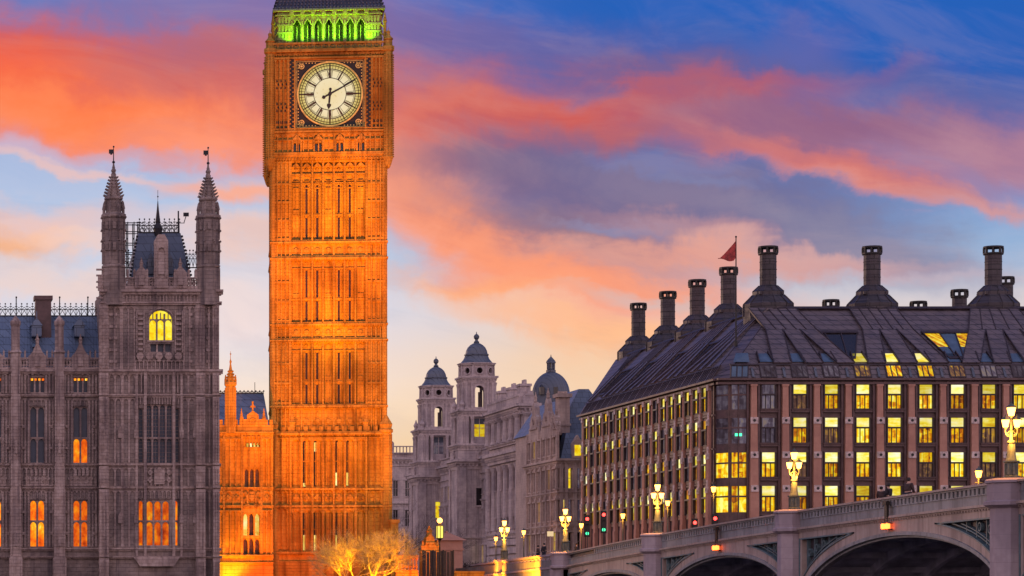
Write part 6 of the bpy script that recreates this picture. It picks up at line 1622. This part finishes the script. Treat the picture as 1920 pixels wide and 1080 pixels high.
# ------------------------------------------------------------------ lamp standards and other street furniture
def lantern(parent, x, y, z, s=1.0, mat='globe'):
    m = MB(); m.lathe(x, y, [(.10 * s, z - .30 * s), (.15 * s, z - .26 * s), (.235 * s, z + .16 * s), (.22 * s, z + .2 * s)], 8, pi / 8); g_ = m.build('lantern', mat, parent)
    m = MB(); m.lathe(x, y, [(.27 * s, z + .19 * s), (.28 * s, z + .22 * s), (.12 * s, z + .36 * s), (.06 * s, z + .4 * s), (.05 * s, z + .46 * s)], 8, pi / 8); m.ball((x, y, z + .48 * s), .05 * s, 6, 4)
    m.build('lantern_cap', 'lamp_green', g_); m = MB(); m.lathe(x, y, [(.03 * s, z - .42 * s), (.11 * s, z - .33 * s), (.12 * s, z - .29 * s)], 8); m.build('lantern_cup', 'lamp_green', g_)
def bridge_lamp(x, y, z, label):
    t = thing('lamp_standard', label, 'street lamp', (x, y, z), 'triple lamp standards on the bridge parapet')
    m = MB(); m.lathe(x, y, [(.42, z), (.42, z + .12), (.33, z + .16), (.33, z + .82), (.42, z + .86), (.42, z + .94)], 8, pi / 8)
    for k in range(8): a = k * pi / 4; m.box(x + .3 * cos(a) - .06, x + .3 * cos(a) + .06, y + .3 * sin(a) - .06, y + .3 * sin(a) + .06, z + .2, z + .8)
    m.build('pedestal', 'lamp_green', t)
    m = MB(); m.lathe(x, y, [(.3, z + .94), (.26, z + 1.1), (.2, z + 1.5), (.17, z + 1.85), (.23, z + 1.92), (.23, z + 2.0), (.1, z + 2.06), (.085, z + 2.5), (.15, z + 2.55), (.07, z + 2.62), (.055, z + 3.3)], 10)
    for k in range(4): a = k * pi / 2 + pi / 4; m.tube((x + .2 * cos(a), y + .2 * sin(a), z + .95), (x + .17 * cos(a), y + .17 * sin(a), z + 1.85), .06, .04, 5)
    m.build('post', 'lamp_green', t)
    m = MB()
    for s_ in (-1, 1):
        P = [(x + s_ * .33 * sin(q * pi / 2), y, z + 2.3 + .32 * (1 - cos(q * pi / 2)) - .1 * sin(q * pi)) for q in (0, .2, .4, .6, .8, 1)]
        for p, q in zip(P, P[1:]): m.tube(p, q, .035, n=6)
        m.tube((x, y, z + 2.62), (x + s_ * .3, y, z + 2.36), .022, n=5); m.ball((x + s_ * .18, y, z + 2.34), .06, 6, 4)
    m.build('bracket_arm', 'lamp_green', t)
    for s_ in (-1, 1): lantern(t, x + s_ * .31, y, z + 2.98, .86)
    lantern(t, x, y, z + 3.62, .95)
    lamp('standard_light', (x - .25, y - .5, z + 2.3), 900, (1, .38, .04), .15)
    return t
for k, lb in ((3, 'largest triple lamp, on the tall granite pier beyond the big arch'), (2, 'triple lamp on the bridge pier in front of the lit office windows'), (1, 'triple lamp on the bridge pier before the columned side wall of the office block'), (0, 'bright triple lamp where the bridge parapet meets the abutment')):
    bridge_lamp(XB, PIER[k], zt(PIER[k]) + .1, lb)
bridge_lamp(XB, 285.4, 5.45, 'triple lamp on the orange lit pedestal beyond the bridge end')
def street_lamp(x, y, zb, zl, label, s=1.0, grp='single lamps along the far kerb'):
    t = thing('street_lamp', label, 'street lamp', (x, y, zb), grp)
    m = MB(); m.lathe(x, y, [(.16, zb), (.16, zb + .7), (.1, zb + .8), (.06, zl - .42 * s)], 8); m.tube((x - .3, y, zl - .7 * s), (x + .3, y, zl - .7 * s), .03, n=5); m.build('post', 'lamp_green', t)
    lantern(t, x, y, zl, s * 1.1, 'globe_small')
    lamp('street_light', (x - .4, y - .4, zl - .3), 420, (1, .34, .02), .15)
for px_, py, Yl, lb in ((1090, 985, 355, 'small single street lamp near the green traffic lights'), (1168, 967, 335, 'single street lamp before the yellow ground floor windows'), (1252, 943, 315, 'single street lamp close beside a triple lamp at the office side wall'),
                    (1338, 917, 298, 'single street lamp near the corner of the office block'), (1490, 897, 271, 'single street lamp seen just below a triple lamp before the office windows'),
                    (930, 1010, 405, 'single street lamp beside the gold triple lamp, on the clock tower side'), (982, 998, 388, 'pale single street lamp between the gold triple lamp and the small sign'), (1835, 888, 225, 'orange single street lamp beside the largest triple lamp')):
    xl = (px_ - VX) * Yl / FOC; zl = CAMZ + (HY - py) * Yl / FOC
    zb = road_z(Yl) if Yl > 262 else zt(Yl) - 1.12
    street_lamp(xl, Yl, zb, zl, lb)
# red navigation lights hung under two of the arches
for ya, yb_, lb in ((PIER[2], PIER[3], 'pair of glowing red navigation lights hung over the largest arch'), (PIER[1], PIER[2], 'pair of glowing red navigation lights hung over the middle arch')):
    y = (ya + yb_) / 2; z = zt(y)
    t = thing('navigation_light', lb, 'navigation light', (XB - .3, y, z - 1.2), 'navigation lights over the arches')
    m = MB(); m.box(XB - .34, XB - .2, y - .22, y + .22, z - 1.25, z - .25); m.box(XB - .42, XB - .16, y - .3, y + .3, z - .5, z - .3); m.tube((XB - .3, y - .2, z - 1.2), (XB - .3, y - .2, z - 1.6), .03, n=5); m.tube((XB - .3, y + .2, z - 1.2), (XB - .3, y + .2, z - 1.6), .03, n=5)
    m.box(XB - .36, XB - .1, y - .55, y + .55, z - 1.62, z - 1.56); m.box(XB - .36, XB - .1, y - .55, y + .55, z - 2.0, z - 1.94); m.build('bracket', 'black', t)
    for s_ in (-1, 1): m = MB(); m.lathe(XB - .34, y + s_ * .36, [(.09, z - 1.95), (.16, z - 1.9), (.16, z - 1.66), (.07, z - 1.6)], 10); m.build('red_lens', 'redor', t)
# traffic lights
def traffic_light(px_, py, Yl, green, lb, s=1.0):
    x = (px_ - VX) * Yl / FOC; z = CAMZ + (HY - py) * Yl / FOC; zb = road_z(Yl) if Yl > 262 else zt(Yl) - 1.12
    t = thing('traffic_light', lb, 'traffic light', (x, Yl, zb), 'traffic lights by the bridge')
    m = MB(); m.lathe(x, Yl, [(.08, zb), (.06, z - 1.0 * s)], 8); m.build('post', 'black', t)
    m = MB(); m.box(x - .24 * s, x + .24 * s, Yl, Yl + .25, z - 1.75 * s, z + .3 * s); m.box(x - .3 * s, x + .3 * s, Yl + .06, Yl + .1, z - 1.85 * s, z + .4 * s)
    for q in (0, -.75, -1.5): m.lathe(x, Yl - .12, [(.18 * s, z + q * s + .16 * s), (.2 * s, z + q * s + .2 * s)], 8)
    h_ = m.build('signal_head', 'black', t)
    F = front(Yl)
    m = MB(); F.disc(m, x, z, .17 * s, -.03, .0, 12); m.build('red_lens', 'red', h_)
    m = MB(); F.disc(m, x, z - 1.5 * s, .17 * s, -.03, .0, 12); m.build('green_lens', 'green' if green else 'black', h_)
traffic_light(1101, 973, 300, True, 'traffic light whose green lens hangs low beside a small street lamp')
traffic_light(1132, 965, 290, True, 'traffic light with red over pale green before the office columns')
traffic_light(1303, 980, 252, False, 'traffic light glowing red above the parapet, lower of the red two', .9)
traffic_light(1341, 972, 246, False, 'traffic light glowing red above the parapet by the corner bay, higher of two', .9)
# bus stop flag sign
x, y = (1032 - VX) * 292 / FOC, 292.0; zb = road_z(292)
t = thing('street_sign', 'small pale rectangular sign on a thin post near the bridge end', 'street sign', (x, y, zb))
zs_ = CAMZ + (HY - 1001) * y / FOC
m = MB(); m.lathe(x, y, [(.06, zb), (.05, zs_ - .2)], 8); m.build('post', 'iron_sunset_cream', t); m = MB(); m.box(x - .28, x + .28, y - .06, y + .02, zs_ - .22, zs_ + .22); m.box(x - .31, x + .31, y - .03, y + .05, zs_ - .25, zs_ + .25); m.build('sign_panel', glow('lit_sign_panel', (1.0, .72, .38, 1), .8, False), t)

# ------------------------------------------------------------------ people on the bridge
M['coat_dark'] = plain('dark_coat_cloth', (.02, .017, .022, 1), .9); M['coat_brown'] = plain('brown_coat_cloth', (.05, .03, .028, 1), .9); M['coat_pale'] = plain('pale_jacket_cloth', (.35, .3, .3, 1), .9)
M['skin'] = plain('skin', (.42, .26, .19, 1), .6, 0, .08); M['hair'] = plain('dark_hair', (.015, .011, .01, 1), .7); M['jeans'] = plain('dark_trousers', (.02, .022, .035, 1), .9)
def skinned(name, verts, edges, rad, mat, parent, root=0):
    me = bpy.data.meshes.new(name); me.from_pydata(verts, edges, []); me.materials.append(M[mat])
    o = bpy.data.objects.new(name, me); C.objects.link(o); o.parent = parent
    md = o.modifiers.new('skin', 'SKIN')
    if not me.skin_vertices: me.attributes.new('skin', 'FLOAT', 'POINT') if False else None
    for i, r in enumerate(rad):
        sv = me.skin_vertices[0].data[i] if me.skin_vertices else None
        if sv: sv.radius = (r, r) if not isinstance(r, tuple) else r; sv.use_root = (i == root)
    s_ = o.modifiers.new('smooth', 'SUBSURF'); s_.levels = 1; s_.render_levels = 1
    return o
def person(x, y, z, rz, h, coat, label, lean=0.0, grp='people on the bridge pavement'):
    t = thing('person', label, 'person', (x, y, z), grp); t['_base'] = (0, 0, 0); t.rotation_euler = (0, 0, rz); s = h / 1.75
    V = [(0, 0, .98), (0, -.01 - lean * .3, 1.2), (0, 0 - lean, 1.42), (0, -.01 - lean, 1.52), (0, -.02 - lean * 1.1, 1.62), (0, -.02 - lean * 1.1, 1.70),
         (-.19, -lean, 1.42), (-.25, -.04 - lean, 1.14), (-.2, -.2 - lean, .98), (.19, -lean, 1.42), (.25, -.04 - lean, 1.14), (.2, -.2 - lean, .98),
         (-.1, 0, .9), (-.11, -.02, .5), (-.11, .02, .09), (-.11, -.14, .04), (.1, 0, .9), (.11, .03, .5), (.11, .06, .09), (.11, -.10, .04)]
    E = [(0, 1), (1, 2), (2, 3), (3, 4), (4, 5), (2, 6), (6, 7), (7, 8), (2, 9), (9, 10), (10, 11), (0, 12), (12, 13), (13, 14), (14, 15), (0, 16), (16, 17), (17, 18), (18, 19)]
    R = [.13, .13, .13, .06, .095, .085, .065, .05, .035, .065, .05, .035, .09, .065, .045, .04, .09, .065, .045, .04]
    V = [(a * s, b * s, c * s) for a, b, c in V]
    skinned('body', V, E, [r * s for r in R], 'skin', t)
    cv = [0, 1, 2, 6, 7, 8, 9, 10, 11]; im = {v: i for i, v in enumerate(cv)}
    skinned('coat', [V[i] for i in cv], [(im[a], im[b]) for a, b in E if a in im and b in im], [r * s * 1.32 for r in (.16, .15, .15, .08, .062, .05, .08, .062, .05)], coat, t)
    tv_ = [0, 12, 13, 14, 16, 17, 18]; im = {v: i for i, v in enumerate(tv_)}
    skinned('trousers', [V[i] for i in tv_], [(im[a], im[b]) for a, b in E if a in im and b in im], [r * s for r in (.16, .115, .085, .065, .115, .085, .065)], 'jeans', t)
    m = MB(); hx_, hy_, hz_ = V[5]; m.ball((hx_, hy_ + .02 * s, hz_ - .02 * s), .112 * s, 10, 7, 1.05); m.build('hair', 'hair', t)
    m = MB(); m.ball((hx_, hy_ - .1 * s, hz_ - .085 * s), .022 * s, 6, 4); m.build('nose', 'skin', t)
def at_bridge(px_, X): Yb = X * FOC / (px_ - VX); return Yb
for px_, X, rz, h, ct, ln, lb in ((1652, 61.0, 2.6, 1.68, 'coat_brown', .05, 'person in brown coat at the parapet, shorter of two standing close together'), (1667, 61.2, -2.5, 1.82, 'coat_dark', .02, 'person in dark coat at the parapet, taller of two standing close together'),
                                  (1701, 61.1, 2.2, 1.98, 'coat_brown', .12, 'person in bulky dark brown coat leaning at the parapet, standing apart'), (1081, 61.2, 1.0, 1.75, 'coat_dark', .0, 'person in black coat walking by the lamp where the bridge begins')):
    Yb = at_bridge(px_, X); person(X, Yb, (zt(Yb) - .84) if Yb < 262 else road_z(Yb) + .13, rz, h, ct, lb, ln)
for px_, X, rz, h, ct, lb in ((1009, 61.0, 1.2, 1.6, 'coat_brown', 'person in brown coat on the pavement near the small sign, shorter of two'), (1020, 61.0, -1.0, 1.75, 'coat_dark', 'person in black coat on the pavement beside the small sign, taller of two')):
    Yb = at_bridge(px_, X); person(X, Yb, road_z(Yb) + .13, rz, h, ct, lb, 0, 'people beyond the bridge end')

# ------------------------------------------------------------------ yard below the clock tower
def twig_tree(name, label, x, y, z0, h, spread, seed, mat, levels=5, cat='bare tree', kids=(3, 4), grp=None, rb=.085):
    t = thing(name, label, cat, (x, y, z0), grp); r = random.Random(seed)
    tr = MB(); tw = MB()
    def grow(p, d, L, rad, lev):
        seg = 2; q = p; dd = d
        for k in range(seg):
            dd = (dd + Vector((r.gauss(0, .12), r.gauss(0, .12), r.gauss(.03, .08)))).normalized(); e = q + dd * L / seg
            (tr if lev < 2 else tw).tube(q, e, rad * (1 - .2 * k), rad * (1 - .2 * (k + 1)), 6 if lev < 2 else 3); q = e
            if lev >= 2 and lev < levels:
                for _ in range(1):
                    nd = (dd + Vector((r.gauss(0, .6), r.gauss(0, .6), r.gauss(.1, .4)))).normalized(); grow(q, nd, L * .62, rad * .55, lev + 1)
        if lev < levels:
            for _ in range(r.randint(*kids)):
                sp = .55 if lev else .8
                nd = (dd + Vector((r.gauss(0, sp), r.gauss(0, sp), r.gauss(.05, .35)))).normalized(); grow(q, nd, L * r.uniform(.55, .78), rad * .58, lev + 1)
    b = Vector((x, y, z0)); tr.lathe(x, y, [(.32, z0), (.22, z0 + .5), (.18, z0 + h * .2)], 8)
    top = Vector((x, y, z0 + h * .18))
    for k in range(7):
        a = k * 2 * pi / 7 + r.uniform(-.3, .3); grow(top, Vector((cos(a) * spread * r.uniform(.6, 1.1), sin(a) * spread * .8, r.uniform(.35, 1.0))).normalized(), h * .30, rb, 1)
    tr.build('trunk', mat, t); tw.build('crown', mat, t)
    return t
Yt = 290.0; kt = Yt / FOC; txx = (681 - VX) * kt
twig_tree('bare_tree', 'bare twiggy tree lit bright yellow in front of the clock tower base', txx, Yt, 0, 9.8, .72, 5, 'bark', 5, kids=(4, 5), rb=.06)
spot('tree_floodlight', (txx - 1.4, Yt - 2.4, .3), (txx - .3, Yt, 6.5), 15000, (1, .46, .0), 85, .8); spot('tree_floodlight', (txx + 3, Yt - 4, .3), (txx + 1.5, Yt, 5.5), 7000, (1, .30, .01), 70, .8)
ux = lambda px, Yq: (px - VX) * Yq / FOC
uz = lambda py, Yq: CAMZ + (HY - py) * Yq / FOC
# lit stone balustrade right of the tree
Yq = 296.0; Fq = front(Yq); m = MB(); a_, b_ = ux(742, Yq), ux(784, Yq)
Fq.bar(m, a_, b_, uz(1048, Yq), uz(1041, Yq), -.15, .4); Fq.bar(m, a_, b_, 0, uz(1068, Yq), -.1, .4)
for i in range(7):
    c = a_ + .15 + i * (b_ - a_ - .3) / 6; P = Fq.P(c, 0, .12); m.lathe(P[0], P[1], [(.1, uz(1068, Yq)), (.16, uz(1062, Yq)), (.07, uz(1056, Yq)), (.13, uz(1048, Yq))], 6)
tag(m.build('stone_balustrade', 'tower_trim', at=(a_, Yq, 0)), 'low stone balustrade lit yellow between the twiggy tree and the dark fence', 'balustrade')
spot('balustrade_floodlight', (ux(765, Yq), Yq - 2.2, 2.0), (ux(765, Yq), Yq, 4.2), 420, (1, .42, .02), 90, .8)
# brick stub of wall right of the clock tower base
m = MB(); Yw = 301.0; Fw = front(Yw); Fw.bar(m, ux(733, Yw), ux(747, Yw), 0, uz(976, Yw), 0, 3); Fw.bar(m, ux(731, Yw), ux(749, Yw), uz(980, Yw), uz(974, Yw), -.2, 3.2); Fw.bar(m, ux(735, Yw), ux(737, Yw), 2, uz(985, Yw), -.12, .1); Fw.bar(m, ux(743, Yw), ux(745, Yw), 2, uz(985, Yw), -.12, .1)
tag(m.build('gate_pier', 'tower', at=(ux(740, Yw), Yw, 0)), 'tall plain stone pier glowing dull orange at the foot of the clock tower', 'gate pier')
# dark hoarding of upright panels
Yh = 291.0; Fh = front(Yh); t = thing('hoarding', 'dark fence of tall upright panels behind the lantern post', 'fence', (ux(822, Yh), Yh, 0))
m = MB(); hz1 = uz(1033, Yh)
for i in range(9):
    c0 = ux(793, Yh) + i * (ux(850, Yh) - ux(793, Yh)) / 9; w_ = (ux(850, Yh) - ux(793, Yh)) / 9
    Fh.bar(m, c0 + .03, c0 + w_ - .03, 0, hz1 - (.12 if i % 3 == 1 else 0), 0, .06)
m.build('fence_panels', 'wood_dark', t)
for i in range(4):
    m = MB(); c = ux(793, Yh) + i * (ux(850, Yh) - ux(793, Yh)) / 3; Fh.bar(m, c - .06, c + .06, 0, hz1 + .1, -.07, .12); m.build('post', 'iron', t)
# lantern post with a globe over a square lantern
Yl = 288.0; x = ux(824.5, Yl); t = thing('lantern_post', 'tall post with a round globe over a square yellow lantern before the dark fence', 'street lamp', (x, Yl, 0))
m = MB(); m.lathe(x, Yl, [(.2, 0), (.2, 1.2), (.1, 1.4), (.07, uz(1012, Yl))], 8); m.lathe(x, Yl, [(.07, uz(1014, Yl)), (.36, uz(1010, Yl)), (.36, uz(1009, Yl))], 4, pi / 4); m.lathe(x, Yl, [(.42, uz(986, Yl)), (.12, uz(983, Yl)), (.08, uz(980, Yl))], 4, pi / 4)
for sx_ in (-1, 0, 1):
    for sy_ in (-1, 1): m.box(x + sx_ * .3 - .03, x + sx_ * .3 + .03, Yl + sy_ * .3 - .03, Yl + sy_ * .3 + .03, uz(1009, Yl), uz(986, Yl))
m.build('post', 'black', t)
m = MB(); m.box(x - .28, x + .28, Yl - .28, Yl + .28, uz(1008.5, Yl), uz(986.5, Yl)); m.build('square_lantern', glow('lit_square_lantern', (1.0, .80, .12, 1), 1.3, False), t)
m = MB(); m.ball((x, Yl, uz(976, Yl)), .27, 12, 8); m.build('globe', 'globe_small', t)
# ornate gatehouse and pyramid-roofed kiosk behind the fence
Yg = 300.0; Fg = front(Yg); m = MB()
c = ux(807, Yg); w_ = .85
Fg.bar(m, c - w_, c + w_, 0, uz(1035, Yg), 0, 1.6); Fg.bar(m, c - w_ - .15, c + w_ + .15, uz(1037, Yg), uz(1033, Yg), -.15, 1.7)
Fg.slab(m, [(c - w_, uz(1033, Yg)), (c + w_, uz(1033, Yg)), (c + .45, uz(1018, Yg)), (c + .4, uz(1008, Yg)), (c, uz(1000, Yg)), (c - .4, uz(1008, Yg)), (c - .45, uz(1018, Yg))], 0, 1.5); Fg.bar(m, c - .5, c + .5, uz(1020, Yg), uz(1017, Yg), -.15, 1.6)
pinnacle(m, c, Yg + .7, uz(1004, Yg), 1.0, .5); pinnacle(m, c - .75, Yg + .2, uz(1033, Yg), 1.1, .35); pinnacle(m, c + .75, Yg + .2, uz(1033, Yg), 1.1, .35); Fg.disc(m, c, uz(1024, Yg), .25, -.12, .1, 10)
tag(m.build('gate_lodge', 'tower_trim', at=(c, Yg, 0)), 'small carved stone lodge gable glowing orange above the dark fence', 'lodge')
spot('lodge_floodlight', (c + 1.2, Yg - 4, 4.6), (c + .3, Yg, 6.3), 520, (1, .32, .01), 60, .8)
Yk = 308.0; t = thing('kiosk', 'brown kiosk with a low pyramid roof behind the lantern post', 'kiosk', (ux(841, Yk), Yk + 1, 0)); c = ux(841, Yk)
m = MB(); m.box(c - 1.2, c + 1.5, Yk, Yk + 2.6, 0, uz(1012, Yk)); m.box(c - 1.3, c + 1.6, Yk - .1, Yk + 2.7, uz(1030, Yk) - .1, uz(1030, Yk) + .1); m.build('wall', 'sandstone', t)
m = MB(); m.rings([[(c - 1.6, Yk - .3, uz(1013, Yk)), (c + 1.9, Yk - .3, uz(1013, Yk)), (c + 1.9, Yk + 2.9, uz(1013, Yk)), (c - 1.6, Yk + 2.9, uz(1013, Yk))], [(c - .3, Yk + 1, uz(999, Yk)), (c + .3, Yk + 1, uz(999, Yk)), (c + .3, Yk + 1.5, uz(999, Yk)), (c - .3, Yk + 1.5, uz(999, Yk))]]); m.ball((c, Yk + 1.2, uz(998, Yk)), .2, 6, 4); m.build('roof', 'sandstone', t)
# low orange wall, with shrubs and walkers behind it
Yv = 293.0; Fv = front(Yv); m = MB(); a_, b_ = ux(852, Yv), ux(938, Yv)
Fv.bar(m, a_, b_, 0, uz(1074, Yv), 0, .5); Fv.bar(m, a_, b_, uz(1074, Yv), uz(1071, Yv), -.1, .6)
for i in range(8): c = a_ + (i + .5) * (b_ - a_) / 8; Fv.bar(m, c - .12, c + .12, 0, uz(1074, Yv), -.08, .1)
tag(m.build('low_wall', 'tower', at=(a_, Yv, 0)), 'low orange lit stone wall between the dark fence and the lamp pedestal', 'wall'); spot('low_wall_floodlight', (ux(890, Yv), Yv - 4, 2), (ux(890, Yv), Yv, 4.3), 700, (1, .25, .01), 110, .8)
for k, (px_, Yq, s_) in enumerate(((902, 316, 3.2), (918, 322, 2.6), (886, 318, 2.8))):
    twig_tree('bare_shrub', ('dark bare shrub behind the low orange wall, tallest of three', 'dark bare shrub beside the gold lamp pedestal', 'dark bare shrub towards the dark fence, behind the low orange wall')[k], ux(px_, Yq), Yq, 3.2, s_ * 1.1, 1.0, 20 + k, 'bark_dark', 4, 'shrub', (2, 3), 'dark shrubs behind the low wall')
m = MB(); m.box(ux(862, 312), ux(935, 312), 312, 326, 0, 3.3); o = m.build('planting_bank', 'earth'); o['kind'] = 'structure'
tag_ = [(893, 305, 'coat_pale', 'person in pale jacket standing behind the low orange wall'), (915, 304, 'coat_dark', 'person in dark coat behind the low orange wall near the lamp pedestal')]
m = MB(); m.box(ux(855, 303), ux(936, 303), 300.5, 311.9, 0, uz(1062, 303) - 1.45); o = m.build('forecourt', 'paving'); o['kind'] = 'structure'
for px_, Yq, ct, lb in tag_: person(ux(px_, Yq), Yq, uz(1062, 303) - 1.45, 2.8, 1.75, ct, lb, 0, 'people in the forecourt')
# bare street tree in front of the pale offices
twig_tree('street_tree', 'leafless dark tree beside the clock tower in front of the pale offices', ux(762, 420), 420, 0, 17, .8, 41, 'bark_dark', 5, 'bare tree', (2, 3))
for o in list(bpy.data.objects):
    if '_base' in o: del o['_base']
